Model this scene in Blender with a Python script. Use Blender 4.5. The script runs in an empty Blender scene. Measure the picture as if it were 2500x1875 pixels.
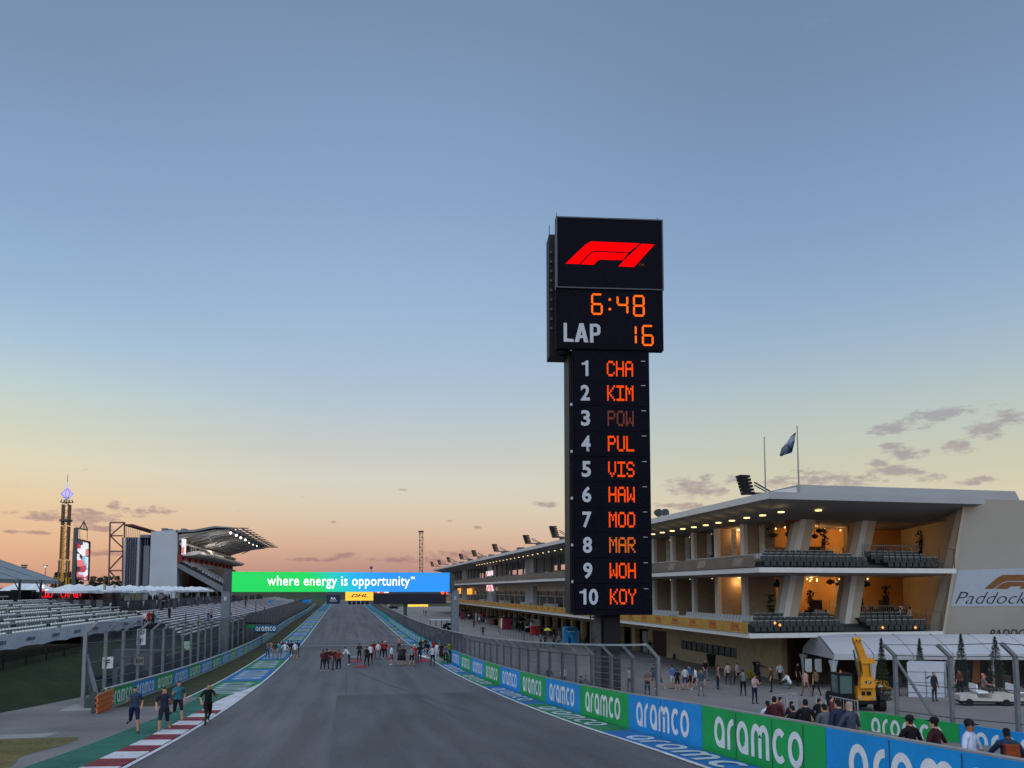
import bpy, bmesh, math, random
from mathutils import Vector, Matrix
random.seed(7)
S = bpy.context.scene
C = S.collection
R = math.radians
# ------------------------------------------------------------------ camera
F = 1925.0; PYC = 1292.0; YAW = R(12.0); PITCH = R(4.4); CAMZ = 10.0
cd = bpy.data.cameras.new('camera'); cam = bpy.data.objects.new('camera', cd); C.objects.link(cam)
cam.location = (0, 0, CAMZ); cam.rotation_euler = (R(90) + PITCH, 0, -YAW)
cd.sensor_width = 36; cd.lens = F / 2500 * 36; cd.shift_y = (PYC - 937.5) / 2500
cd.clip_start = 0.1; cd.clip_end = 9000
S.camera = cam

def lin(c):
    return tuple(((v / 255) / 12.92 if v / 255 <= 0.04045 else ((v / 255 + 0.055) / 1.055) ** 2.4) for v in c) + (1,)

# ------------------------------------------------------------------ sky and light
W = bpy.data.worlds.new('World'); S.world = W; W.use_nodes = True
nt = W.node_tree; N = nt.nodes; L = nt.links
for n in list(N): N.remove(n)
def wn(t, **k):
    n = N.new(t)
    for a, b in k.items(): setattr(n, a, b)
    return n
def wm(op, a, b=None, clamp=False):
    n = N.new('ShaderNodeMath'); n.operation = op; n.use_clamp = clamp
    for i, v in enumerate((a, b)):
        if v is None: continue
        if isinstance(v, (int, float)): n.inputs[i].default_value = v
        else: L.new(v, n.inputs[i])
    return n.outputs[0]
tc = wn('ShaderNodeTexCoord'); sep = wn('ShaderNodeSeparateXYZ'); L.new(tc.outputs['Generated'], sep.inputs[0])
elev = wm('MULTIPLY', wm('ARCSINE', sep.outputs[2]), 180 / math.pi)
azim = wm('MULTIPLY', wm('ARCTAN2', sep.outputs[0], sep.outputs[1]), 180 / math.pi)
wav = wn('ShaderNodeTexNoise'); wav.inputs['Scale'].default_value = 2.2; L.new(tc.outputs['Generated'], wav.inputs['Vector'])
eww = wm('ADD', elev, wm('MULTIPLY', wm('SUBTRACT', wav.outputs[0], 0.5), 2.0))
efac = wm('MULTIPLY', elev, 1 / 90.0, True)
efac = wm('POWER', efac, 0.5)
def ramp(stops):
    r = wn('ShaderNodeValToRGB'); e = r.color_ramp.elements
    while len(e) > 1: e.remove(e[0])
    e[0].position = 0; e[0].color = lin(stops[0][1])
    for a, c in stops[1:]:
        q = e.new(min(1, (a / 90) ** 0.5)); q.color = lin(c)
    L.new(efac, r.inputs[0]); return r.outputs[0]
WEST = [(0, (198, 138, 116)), (0.7, (206, 146, 118)), (1.6, (216, 157, 122)), (3.0, (226, 172, 130)), (4.6, (231, 185, 141)), (6.8, (230, 199, 156)), (9.3, (223, 209, 176)), (12.4, (206, 212, 196)), (15.0, (190, 208, 210)), (18, (170, 195, 216)), (21.6, (152, 182, 212)), (27, (138, 167, 201)), (32, (130, 157, 191)), (37, (122, 145, 177)), (55, (100, 124, 156)), (90, (86, 110, 146))]
MIDS = [(0, (168, 120, 114)), (0.9, (176, 126, 117)), (1.8, (190, 142, 124)), (3.0, (208, 164, 137)), (4.2, (216, 182, 152)), (6.0, (216, 198, 172)), (7.8, (211, 203, 187)), (9.8, (201, 203, 197)), (12, (187, 200, 207)), (15.0, (172, 192, 212)), (18, (162, 186, 213)), (21.6, (150, 179, 211)), (27, (136, 165, 199)), (32, (128, 155, 189)), (37, (120, 144, 176)), (55, (99, 123, 155)), (90, (86, 110, 146))]
EAST = [(0, (174, 130, 122)), (0.9, (182, 135, 123)), (1.8, (196, 149, 132)), (3.0, (210, 170, 145)), (4.6, (216, 189, 159)), (6.8, (214, 200, 169)), (9.3, (205, 203, 180)), (12.4, (190, 200, 192)), (15.0, (177, 193, 198)), (18, (162, 184, 203)), (21.6, (147, 173, 203)), (27, (132, 160, 194)), (32, (124, 150, 185)), (37, (117, 141, 173)), (55, (97, 121, 154)), (90, (86, 110, 146))]
WEST = [(a * .86 if a < 50 else a, c) for a, c in WEST]; EAST = [(a * .89 if a < 50 else a, c) for a, c in EAST]
pale = lambda P: [(a, tuple(min(255, v * .965 + q) for v, q in zip(c, (10, 14, 17)))) if a < 8 else (a, c) for a, c in P]
WEST, MIDS, EAST = pale(WEST), pale(MIDS), pale(EAST)
rw, rm, re_ = ramp(WEST), ramp(MIDS), ramp(EAST)
def smooth_mix(a0, a1, ca, cb):
    azf = wn('ShaderNodeMapRange'); azf.interpolation_type = 'SMOOTHSTEP'
    L.new(azim, azf.inputs[0]); azf.inputs[1].default_value = a0; azf.inputs[2].default_value = a1
    mx = wn('ShaderNodeMix', data_type='RGBA'); L.new(azf.outputs[0], mx.inputs[0]); L.new(ca, mx.inputs[6]); L.new(cb, mx.inputs[7]); return mx.outputs[2]
base_sky = smooth_mix(6, 32, smooth_mix(-24, 2, rw, rm), re_)
def px_dir(px, py):
    v = Vector(((px - 1250) / F, (PYC - py) / F, -1)); v.rotate(cam.rotation_euler); return v.normalized()
def azel(px, py):
    d = px_dir(px, py); return math.degrees(math.atan2(d.x, d.y)), math.degrees(math.asin(d.z))
# small dusk clouds: soft ellipses broken up by noise, at fixed directions of the sky
CL = [(120, 1258, 70, 11), (200, 1262, 75, 17), (262, 1256, 60, 7), (278, 1235, 17, 11), (310, 1243, 12, 8), (342, 1247, 24, 13), (372, 1243, 18, 8), (398, 1246, 28, 7), (245, 1290, 40, 8),
      (240, 1352, 60, 7), (985, 1196, 13, 4), (1333, 1231, 34, 7), (1165, 1287, 13, 5), (1098, 1272, 10, 3), (850, 1358, 34, 8), (1010, 1366, 90, 9), (1120, 1354, 70, 9), (770, 1366, 50, 5), (815, 1275, 12, 3),
      (1690, 1193, 60, 22), (1725, 1172, 26, 12), (1740, 1200, 34, 10), (1925, 1180, 55, 15), (2000, 1172, 70, 26), (2070, 1180, 80, 22), (2185, 1044, 50, 15), (2145, 1060, 18, 9), (2245, 1027, 46, 17), (2290, 1012, 60, 14),
      (2410, 1045, 36, 20), (2450, 1018, 36, 20), (2338, 1092, 34, 14), (2180, 1088, 24, 8), (2215, 1105, 40, 16), (2180, 1150, 60, 14), (2240, 1150, 40, 10), (2275, 1165, 30, 10), (2375, 1174, 46, 9), (1790, 1170, 28, 10), (2150, 1130, 30, 10),
      (60, 1300, 40, 4), (1660, 1235, 60, 8)]
nz = wn('ShaderNodeTexNoise'); nz.inputs['Scale'].default_value = 48; nz.inputs['Detail'].default_value = 6; nz.inputs['Roughness'].default_value = 0.66
mp = wn('ShaderNodeMapping'); mp.inputs['Scale'].default_value = (1, 1, 2.6); L.new(tc.outputs['Generated'], mp.inputs[0]); L.new(mp.outputs[0], nz.inputs['Vector'])
dens = None
for (x, y, rx, ry) in CL:
    a, e = azel(x, y); sx = math.degrees(rx / F) * 1.15; sy = math.degrees(ry / F) * 1.2
    u = wm('DIVIDE', wm('SUBTRACT', azim, a), sx); v = wm('DIVIDE', wm('SUBTRACT', elev, e), sy)
    q = wm('SUBTRACT', 1.0, wm('ADD', wm('MULTIPLY', u, u), wm('MULTIPLY', v, v)))
    dens = q if dens is None else wm('MAXIMUM', dens, q)
dens = wm('MAXIMUM', dens, -1.0)
dd = wm('ADD', dens, wm('MULTIPLY', wm('SUBTRACT', nz.outputs[0], 0.50), 5.6))
cf = wn('ShaderNodeMapRange'); cf.interpolation_type = 'SMOOTHSTEP'; L.new(dd, cf.inputs[0]); cf.inputs[1].default_value = -0.1; cf.inputs[2].default_value = 1.3; cf.inputs[4].default_value = 0.68
cc = wn('ShaderNodeMix', data_type='RGBA'); L.new(wm('MULTIPLY', elev, 1 / 12.0, True), cc.inputs[0]); cc.inputs[6].default_value = lin((158, 116, 112)); cc.inputs[7].default_value = lin((156, 148, 160))
mc = wn('ShaderNodeMix', data_type='RGBA'); L.new(cf.outputs[0], mc.inputs[0]); L.new(base_sky, mc.inputs[6]); L.new(cc.outputs[2], mc.inputs[7])
SUN_EL, SUN_AZ = 38.0, -60.0
ni = wn('ShaderNodeTexSky', sky_type='NISHITA'); ni.sun_disc = False; ni.sun_elevation = R(1.0); ni.sun_rotation = R(SUN_AZ)
bg1 = wn('ShaderNodeBackground'); L.new(mc.outputs[2], bg1.inputs[0]); bg1.inputs[1].default_value = 1.03
bg2 = wn('ShaderNodeBackground'); L.new(ni.outputs[0], bg2.inputs[0]); bg2.inputs[1].default_value = 0.05
ad = wn('ShaderNodeMixShader'); ad.inputs[0].default_value = 0.03; L.new(bg1.outputs[0], ad.inputs[1]); L.new(bg2.outputs[0], ad.inputs[2])
wo = wn('ShaderNodeOutputWorld'); L.new(ad.outputs[0], wo.inputs[0])
sd = bpy.data.lights.new('sun', 'SUN'); sd.energy = 1.9; sd.angle = R(80); sd.color = (0.86, 0.92, 1.0)
so = bpy.data.objects.new('sun', sd); C.objects.link(so)
_sdir = Vector((-0.25, -0.62, 0.75)).normalized()          # the last wide twilight glow behind the camera
so.rotation_euler = (-_sdir).to_track_quat('-Z', 'Y').to_euler()
S.view_settings.view_transform = 'Standard'; S.view_settings.look = 'None'; S.view_settings.gamma = 1; S.view_settings.exposure = 0.0
S.view_settings.use_curve_mapping = False

# ------------------------------------------------------------------ ground height
TP = [(-80, 1.6), (0, 3.3), (20, 4.42), (30, 5.12), (44, 5.87), (65, 6.64), (93, 7.14), (124, 7.3), (175, 7.15), (227, 6.95), (362, 6.4), (460, 5.3), (620, 3.2), (900, 1.6), (1500, 0.8), (4000, 0.5)]
PP = [(-80, 2.0), (0, 4.0), (20, 5.2), (30, 6.2), (38, 6.65), (50, 7.1), (57, 7.4), (75, 7.5), (124, 7.5), (250, 7.45), (362, 6.6), (460, 5.3), (620, 3.2), (900, 1.6), (1500, 0.8), (4000, 0.5)]
def interp(P, y):
    n = len(P)
    if y <= P[0][0]: return P[0][1]
    if y >= P[-1][0]: return P[-1][1]
    for i in range(n - 1):
        if y <= P[i + 1][0]: break
    def sl(j):
        if j <= 0 or j >= n - 1: return 0.0
        return (P[j + 1][1] - P[j - 1][1]) / (P[j + 1][0] - P[j - 1][0])
    h = P[i + 1][0] - P[i][0]; t = (y - P[i][0]) / h
    m0, m1 = sl(i) * h, sl(i + 1) * h
    return (2*t**3-3*t*t+1)*P[i][1] + (t**3-2*t*t+t)*m0 + (-2*t**3+3*t*t)*P[i+1][1] + (t**3-t*t)*m1
def sst(a, b, x):
    t = max(0, min(1, (x - a) / (b - a))); return t * t * (3 - 2 * t)
def G(x, y):
    a = CAMZ - interp(TP, y); b = CAMZ - interp(PP, y)
    k = sst(10.4, 14.5, x)
    return a + (b - a) * k
def ray(px, py): return Vector((0, 0, CAMZ)), px_dir(px, py)
def hitX(px, py, X):
    o, d = ray(px, py); return o + d * (X / d.x)
def hitY(px, py, Y):
    o, d = ray(px, py); return o + d * (Y / d.y)
def hitG(px, py, off=0.0):
    o, d = ray(px, py); t = 5.0; st = 0.25
    while t < 900:
        p = o + d * t
        if p.z < G(p.x, p.y) + off: return p
        t += st * (1 + t / 60)
    return o + d * t
def at(px, py, dep):
    o, d = ray(px, py); f = Vector((math.sin(YAW), math.cos(YAW), 0)); return o + d * (dep / d.dot(f))

# ------------------------------------------------------------------ materials
MATS = {}
def mat(name, col, rough=0.6, metal=0.0, var=0.12, scale=3.0, bump=0.0, spec=None, stretch=None, var2=0.0, emit=0.0):
    if name in MATS: return MATS[name]
    m = bpy.data.materials.new(name); m.use_nodes = True; t = m.node_tree; b = t.nodes['Principled BSDF']
    c = lin(col) if max(col) > 1.001 else tuple(col) + (1,)
    g = t.nodes.new('ShaderNodeTexCoord'); mpn = t.nodes.new('ShaderNodeMapping'); t.links.new(g.outputs['Object'], mpn.inputs[0])
    if stretch: mpn.inputs['Scale'].default_value = stretch
    n = t.nodes.new('ShaderNodeTexNoise'); n.inputs['Scale'].default_value = scale; n.inputs['Detail'].default_value = 6
    t.links.new(mpn.outputs[0], n.inputs['Vector'])
    mr = t.nodes.new('ShaderNodeMapRange'); mr.inputs[1].default_value = 0.3; mr.inputs[2].default_value = 0.7; mr.inputs[3].default_value = 1 - var; mr.inputs[4].default_value = 1 + var
    t.links.new(n.outputs[0], mr.inputs[0]); fac = mr.outputs[0]
    if var2:
        n2 = t.nodes.new('ShaderNodeTexNoise'); n2.inputs['Scale'].default_value = scale * 9; n2.inputs['Detail'].default_value = 4; t.links.new(g.outputs['Object'], n2.inputs['Vector'])
        m2 = t.nodes.new('ShaderNodeMapRange'); m2.inputs[1].default_value = 0.3; m2.inputs[2].default_value = 0.7; m2.inputs[3].default_value = 1 - var2; m2.inputs[4].default_value = 1 + var2
        t.links.new(n2.outputs[0], m2.inputs[0]); mu = t.nodes.new('ShaderNodeMath'); mu.operation = 'MULTIPLY'
        t.links.new(fac, mu.inputs[0]); t.links.new(m2.outputs[0], mu.inputs[1]); fac = mu.outputs[0]
    v = t.nodes.new('ShaderNodeVectorMath'); v.operation = 'SCALE'; v.inputs[0].default_value = c[:3]; t.links.new(fac, v.inputs['Scale'])
    t.links.new(v.outputs[0], b.inputs['Base Color'])
    b.inputs['Roughness'].default_value = rough; b.inputs['Metallic'].default_value = metal
    b.inputs['Specular IOR Level'].default_value = 0.3 if spec is None else spec
    if bump:
        bp = t.nodes.new('ShaderNodeBump'); bp.inputs['Strength'].default_value = bump; bp.inputs['Distance'].default_value = 0.02
        t.links.new(n.outputs[0], bp.inputs['Height']); t.links.new(bp.outputs[0], b.inputs['Normal'])
    MATS[name] = m; return m
def emi(name, col, st=1.0, rgb=True):
    if name in MATS: return MATS[name]
    m = bpy.data.materials.new(name); m.use_nodes = True; t = m.node_tree; b = t.nodes['Principled BSDF']
    c = lin(col)
    b.inputs['Base Color'].default_value = (c[0] * .1, c[1] * .1, c[2] * .1, 1); b.inputs['Emission Color'].default_value = c; b.inputs['Emission Strength'].default_value = st
    b.inputs['Roughness'].default_value = 1.0; b.inputs['Specular IOR Level'].default_value = 0.0
    b.inputs['Base Color'].default_value = (0, 0, 0, 1)
    MATS[name] = m; return m
def wiremat(name, col, a):
    m = bpy.data.materials.new(name); m.use_nodes = True; t = m.node_tree; b = t.nodes['Principled BSDF']
    b.inputs['Base Color'].default_value = lin(col); b.inputs['Roughness'].default_value = 0.5
    n = t.nodes.new('ShaderNodeTexNoise'); n.inputs['Scale'].default_value = 0.6; g = t.nodes.new('ShaderNodeTexCoord'); t.links.new(g.outputs['Object'], n.inputs['Vector'])
    mr = t.nodes.new('ShaderNodeMapRange'); mr.inputs[1].default_value = 0.3; mr.inputs[2].default_value = 0.7; mr.inputs[3].default_value = a * 0.75; mr.inputs[4].default_value = a * 1.25
    t.links.new(n.outputs[0], mr.inputs[0]); t.links.new(mr.outputs[0], b.inputs['Alpha']); MATS[name] = m; return m

# ------------------------------------------------------------------ mesh helpers
def wloc(o):
    v = Vector((0, 0, 0))
    while o is not None: v += o.location; o = o.parent
    return v
class MB:
    def __init__(s): s.v = []; s.f = []; s.m = []; s.mi = 0
    def quad(s, *p):
        n = len(s.v); s.v += [tuple(q) for q in p]; s.f.append(tuple(range(n, n + len(p)))); s.m.append(s.mi); return s
    def box(s, x0, x1, y0, y1, z0, z1):
        return s.hexa([(x0, y0, z0), (x1, y0, z0), (x1, y1, z0), (x0, y1, z0), (x0, y0, z1), (x1, y0, z1), (x1, y1, z1), (x0, y1, z1)])
    def hexa(s, p):
        n = len(s.v); s.v += [tuple(q) for q in p]
        for f in ((0, 3, 2, 1), (4, 5, 6, 7), (0, 1, 5, 4), (1, 2, 6, 5), (2, 3, 7, 6), (3, 0, 4, 7)): s.f.append(tuple(n + i for i in f)); s.m.append(s.mi)
        return s
    def beam(s, p, q, w, h=None, up=(0, 0, 1)):
        p, q = Vector(p), Vector(q); h = h or w; d = (q - p).normalized(); u = Vector(up)
        if abs(d.dot(u)) > .98: u = Vector((0, 1, 0))
        a = d.cross(u).normalized() * w / 2; b = a.cross(d).normalized() * h / 2
        return s.hexa([p - a - b, p + a - b, q + a - b, q - a - b, p - a + b, p + a + b, q + a + b, q - a + b])
    def cyl(s, p, q, r, n=8, r2=None, caps=True):
        p, q = Vector(p), Vector(q); r2 = r if r2 is None else r2; d = (q - p).normalized(); u = Vector((0, 0, 1)) if abs(d.z) < .9 else Vector((1, 0, 0))
        a = d.cross(u).normalized(); b = d.cross(a).normalized(); k = len(s.v)
        for c, rr in ((p, r), (q, r2)):
            for i in range(n):
                t = 2 * math.pi * i / n; s.v.append(tuple(c + a * math.cos(t) * rr + b * math.sin(t) * rr))
        for i in range(n): s.f.append((k + i, k + (i + 1) % n, k + n + (i + 1) % n, k + n + i)); s.m.append(s.mi)
        if caps: s.f.append(tuple(k + i for i in range(n))[::-1]); s.f.append(tuple(k + n + i for i in range(n))); s.m += [s.mi] * 2
        return s
    def lathe(s, c, prof, n=12):
        k = len(s.v)
        for r, z in prof:
            for i in range(n):
                t = 2 * math.pi * i / n; s.v.append((c[0] + r * math.cos(t), c[1] + r * math.sin(t), c[2] + z))
        for j in range(len(prof) - 1):
            for i in range(n): s.f.append((k + j*n + i, k + j*n + (i+1) % n, k + (j+1)*n + (i+1) % n, k + (j+1)*n + i)); s.m.append(s.mi)
        return s
    def prism(s, pts, axis, a, b):
        """polygon pts (2D) extruded along axis from a to b"""
        def P(u, v, w): return {'x': (w, u, v), 'y': (u, w, v), 'z': (u, v, w)}[axis]
        n = len(pts); k = len(s.v)
        s.v += [P(u, v, a) for u, v in pts] + [P(u, v, b) for u, v in pts]
        s.f.append(tuple(range(k, k + n))[::-1]); s.f.append(tuple(range(k + n, k + 2 * n))); s.m += [s.mi] * 2
        for i in range(n): s.f.append((k + i, k + (i + 1) % n, k + n + (i + 1) % n, k + n + i)); s.m.append(s.mi)
        return s
    def build(s, name, m=None, parent=None, label=None, smooth=False, fix=True):
        me = bpy.data.meshes.new(name); off = wloc(parent) if parent else Vector((0, 0, 0))
        me.from_pydata([(a - off.x, b - off.y, c - off.z) for a, b, c in s.v], [], s.f)
        ms = m if isinstance(m, (list, tuple)) else [m]
        for q in ms: me.materials.append(q)
        if len(ms) > 1: me.polygons.foreach_set('material_index', s.m)
        if fix:
            bm = bmesh.new(); bm.from_mesh(me); bmesh.ops.recalc_face_normals(bm, faces=bm.faces); bm.to_mesh(me); bm.free()
        if smooth: me.polygons.foreach_set('use_smooth', [True] * len(me.polygons))
        me.update()
        o = bpy.data.objects.new(name, me); C.objects.link(o)
        if parent: o.parent = parent
        if label: o['label'] = label
        return o
def tmesh(mb, name, m):
    o = mb.build(name, m); me = o.data; bpy.data.objects.remove(o); return me
def inst(name, mesh, parent, loc=(0, 0, 0), rz=0, mats=None):
    o = bpy.data.objects.new(name, mesh); C.objects.link(o); o.parent = parent; o.location = loc; o.rotation_euler = (0, 0, rz); return o
def tag(o, label=None, cat=None, group=None, kind=None):
    for k, v in (('label', label), ('category', cat), ('group', group), ('kind', kind)):
        if v: o[k] = v
    return o
def thing(name, label, cat, loc=(0, 0, 0), rz=0, group=None):
    o = bpy.data.objects.new(name, None); C.objects.link(o); o.location = loc; o.rotation_euler = (0, 0, rz); o.empty_display_size = .2
    return tag(o, label, cat, group)
def copy_tree(o, parent=None):
    c = o.copy(); C.objects.link(c); c.parent = parent
    for ch in list(o.children): copy_tree(ch, c)
    return c
# writing
_tx = {}
def text_mesh(s, size=1.0, off=0.0, sx=1.0, shear=0.0, align='CENTER', ext=0.0, sp=1.0):
    k = (s, size, off, sx, shear, align, ext, sp)
    if k in _tx: return _tx[k]
    c = bpy.data.curves.new('writing', 'FONT'); c.body = s; c.size = size; c.offset = off; c.shear = shear; c.align_x = align; c.align_y = 'CENTER'; c.extrude = ext; c.resolution_u = 3; c.space_character = sp
    o = bpy.data.objects.new('writing', c); C.objects.link(o); bpy.context.view_layer.update()
    me = bpy.data.meshes.new_from_object(o.evaluated_get(bpy.context.evaluated_depsgraph_get()))
    bpy.data.objects.remove(o); me.transform(Matrix.Diagonal((sx, 1, 1, 1))); _tx[k] = me; return me
def write(s, m, parent, origin, xdir, updir, size, name='lettering', fit=None, **k):
    """flat lettering at a world point; fit = (width, height) it is stretched to"""
    me = text_mesh(s, size, **k).copy(); X = Vector(xdir).normalized(); U = Vector(updir).normalized(); Z = X.cross(U)
    if fit:
        xs = [v.co.x for v in me.vertices]; ys = [v.co.y for v in me.vertices]
        w, h = max(xs) - min(xs), max(ys) - min(ys); cx, cy = (max(xs) + min(xs)) / 2, (max(ys) + min(ys)) / 2
        me.transform(Matrix.Diagonal((fit[0] / w, fit[1] / h, 1, 1)) @ Matrix.Translation((-cx, -cy, 0)))
    M = Matrix((X, U, Z)).transposed().to_4x4(); off = wloc(parent) if parent else Vector()
    M.translation = Vector(origin) - off; me.transform(M); me.materials.clear(); me.materials.append(m)
    o = bpy.data.objects.new(name, me); C.objects.link(o); o.parent = parent; return o
# round stroke letters (the rounded lower-case word on the boards), x-height 1
def arc(cx, cy, rx, ry, a0, a1, n=14): return [(cx + rx * math.cos(R(a0 + (a1 - a0) * i / n)), cy + ry * math.sin(R(a0 + (a1 - a0) * i / n))) for i in range(n + 1)]
SW = 0.2
GL = {'a': ([arc(.40, .5, .29, .4, -62, 298, 22)[:], [(.69, .5), (.69, 0)], [(.40, .1), (.69, .1)]], .96),
      'r': ([[(.12, 0), (.12, .52)] + arc(.45, .52, .33, .38, 180, 88, 8)], .66),
      'm': ([[(.12, 0), (.12, .60)] + arc(.345, .60, .225, .30, 180, 0, 10) + [(.57, 0)], [(.57, .6)] + arc(.795, .60, .225, .30, 180, 0, 10) + [(1.02, 0)]], 1.3),
      'c': ([arc(.42, .5, .30, .4, 48, 312, 18)], .86),
      'o': ([arc(.42, .5, .30, .4, 0, 360, 24)], .88)}
def ribbon(pl, w):
    out = []; n = len(pl); closed = (abs(pl[0][0] - pl[-1][0]) + abs(pl[0][1] - pl[-1][1])) < 1e-4
    L_, R_ = [], []
    for i in range(n):
        a = pl[i - 1] if i > 0 else (pl[-2] if closed else pl[0]); b = pl[i + 1] if i < n - 1 else (pl[1] if closed else pl[-1])
        dx, dy = b[0] - a[0], b[1] - a[1]; q = math.hypot(dx, dy) or 1
        nx, ny = -dy / q * w / 2, dx / q * w / 2
        L_.append((pl[i][0] + nx, pl[i][1] + ny)); R_.append((pl[i][0] - nx, pl[i][1] - ny))
    for i in range(n - 1): out.append((R_[i], R_[i + 1], L_[i + 1], L_[i]))
    return out
def word_quads(word='aramco', w=SW):
    x = 0; out = []; k = 0
    for ch in word:
        st, adv = GL[ch]
        for s_ in st:
            for q in ribbon(s_, w): out.append(([(p[0] + x, p[1]) for p in q], k))
            k += 1
        x += adv
    return out, x
AQ, AW = word_quads()
AQ = [([((p[0]) / AW, p[1]) for p in q], k) for q, k in AQ]   # normalised 0..1 both ways
# ------------------------------------------------------------------ shared materials
M = {}
M['white'] = mat('white_paint', (0.84, 0.86, 0.90), .55, var=.06)
M['roadwhite'] = mat('road_white', (0.56, 0.57, 0.60), .75, var=.22, scale=1.4, var2=.16)
M['black'] = mat('black_metal', (0.009, 0.009, 0.013), .55, var=.1, spec=.2)
M['panelblack'] = mat('screen_black', (0.0045, 0.005, 0.011), .7, var=.2, scale=6, spec=.05)
M['steel'] = mat('galvanised_steel', (0.22, 0.25, 0.28), .45, .5, var=.12)
M['steelpale'] = mat('pale_steel', (0.42, 0.46, 0.50), .4, .3, var=.08)
M['dsteel'] = mat('dark_steel', (0.07, 0.08, 0.095), .5, .4, var=.15)
M['green'] = mat('board_green', (0.014, 0.40, 0.095), .5, var=.10, scale=.8, var2=.05)
M['blue'] = mat('board_blue', (0.012, 0.30, 0.76), .5, var=.10, scale=.8, var2=.05)
M['pgreen'] = mat('painted_green', (0.018, 0.17, 0.075), .8, var=.16, scale=.9, var2=.12)
M['pblue'] = mat('painted_blue', (0.014, 0.13, 0.36), .8, var=.14, scale=.9, var2=.12)
M['pwhite'] = mat('painted_lettering', (0.42, 0.50, 0.56), .8, var=.12, scale=1.2, var2=.1)
M['teal'] = mat('runoff_green', (0.020, 0.125, 0.088), .85, var=.3, scale=.9, var2=.22)
M['red'] = mat('kerb_red', (0.20, 0.020, 0.032), .75, var=.38, scale=2.2, var2=.28)
M['conc'] = mat('concrete', (0.27, 0.265, 0.26), .85, var=.14, scale=.6, var2=.1)
M['darkgreenpost'] = mat('green_post', (0.02, 0.06, 0.05), .6)
M['skin'] = mat('skin', (0.36, 0.18, 0.12), .55, var=.05)
M['wire'] = wiremat('woven_wire', (74, 82, 94), .52)
M['wirefar'] = wiremat('woven_wire_dense', (66, 74, 90), .80)
M['wirenear'] = wiremat('woven_wire_open', (84, 90, 100), .32)

def surf_mat(name, cols, scale, stretch=(1, 1, 1), rough=.85, fine=60, finev=.22, spec=.25, third=None):
    m = bpy.data.materials.new(name); m.use_nodes = True; t = m.node_tree; b = t.nodes['Principled BSDF']
    g = t.nodes.new('ShaderNodeTexCoord'); mp_ = t.nodes.new('ShaderNodeMapping'); mp_.inputs['Scale'].default_value = stretch; t.links.new(g.outputs['Object'], mp_.inputs[0])
    n = t.nodes.new('ShaderNodeTexNoise'); n.inputs['Scale'].default_value = scale; n.inputs['Detail'].default_value = 8; n.inputs['Roughness'].default_value = .6; t.links.new(mp_.outputs[0], n.inputs['Vector'])
    cr = t.nodes.new('ShaderNodeValToRGB'); e = cr.color_ramp.elements; e[0].position = .3; e[1].position = .72; e[0].color = tuple(cols[0]) + (1,); e[1].color = tuple(cols[-1]) + (1,)
    for i, c in enumerate(cols[1:-1]): q = e.new(.3 + .42 * (i + 1) / (len(cols) - 1)); q.color = tuple(c) + (1,)
    t.links.new(n.outputs[0], cr.inputs[0])
    n2 = t.nodes.new('ShaderNodeTexNoise'); n2.inputs['Scale'].default_value = fine; n2.inputs['Detail'].default_value = 3; t.links.new(g.outputs['Object'], n2.inputs['Vector'])
    mr = t.nodes.new('ShaderNodeMapRange'); mr.inputs[1].default_value = .3; mr.inputs[2].default_value = .7; mr.inputs[3].default_value = 1 - finev; mr.inputs[4].default_value = 1 + finev; t.links.new(n2.outputs[0], mr.inputs[0])
    fo = mr.outputs[0]
    if third:
        m3 = t.nodes.new('ShaderNodeMapping'); m3.inputs['Scale'].default_value = third; t.links.new(g.outputs['Object'], m3.inputs[0]); n3 = t.nodes.new('ShaderNodeTexNoise'); n3.inputs['Scale'].default_value = 1; n3.inputs['Detail'].default_value = 5; t.links.new(m3.outputs[0], n3.inputs['Vector'])
        r3 = t.nodes.new('ShaderNodeMapRange'); r3.inputs[1].default_value = .35; r3.inputs[2].default_value = .65; r3.inputs[3].default_value = .80; r3.inputs[4].default_value = 1.12; t.links.new(n3.outputs[0], r3.inputs[0])
        mm = t.nodes.new('ShaderNodeMath'); mm.operation = 'MULTIPLY'; t.links.new(fo, mm.inputs[0]); t.links.new(r3.outputs[0], mm.inputs[1]); fo = mm.outputs[0]
    v = t.nodes.new('ShaderNodeVectorMath'); v.operation = 'SCALE'; t.links.new(cr.outputs[0], v.inputs[0]); t.links.new(fo, v.inputs['Scale'])
    t.links.new(v.outputs[0], b.inputs['Base Color']); b.inputs['Roughness'].default_value = rough; b.inputs['Specular IOR Level'].default_value = spec
    bp = t.nodes.new('ShaderNodeBump'); bp.inputs['Strength'].default_value = .35; bp.inputs['Distance'].default_value = .01; t.links.new(n2.outputs[0], bp.inputs['Height']); t.links.new(bp.outputs[0], b.inputs['Normal'])
    MATS[name] = m; return m
M['asphalt'] = surf_mat('track_asphalt', [(.096, .098, .110), (.120, .118, .129), (.148, .138, .145)], .5, (1, .14, 1), .8, 22, .3, third=(1.3, .02, 1))
M['asphalt2'] = surf_mat('newer_asphalt', [(.080, .082, .092), (.097, .098, .108), (.115, .113, .121)], .4, (1, .3, 1), .8, 22, .32, third=(1.1, .05, 1))
M['tyre'] = surf_mat('tyre_mark_rubber', [(.045, .045, .055), (.11, .11, .125)], 1.6, (1, .12, 1), .7, 20, .2)
M['apron'] = surf_mat('pit_concrete', [(.17, .162, .16), (.215, .20, .195), (.24, .225, .215)], .25, (1, .4, 1), .85, 14, .14)
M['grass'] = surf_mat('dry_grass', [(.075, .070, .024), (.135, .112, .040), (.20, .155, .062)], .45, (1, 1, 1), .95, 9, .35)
M['verge'] = surf_mat('green_verge', [(.028, .036, .016), (.045, .046, .02), (.07, .058, .026)], .8, (1, .5, 1), .95, 9, .35)
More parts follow.
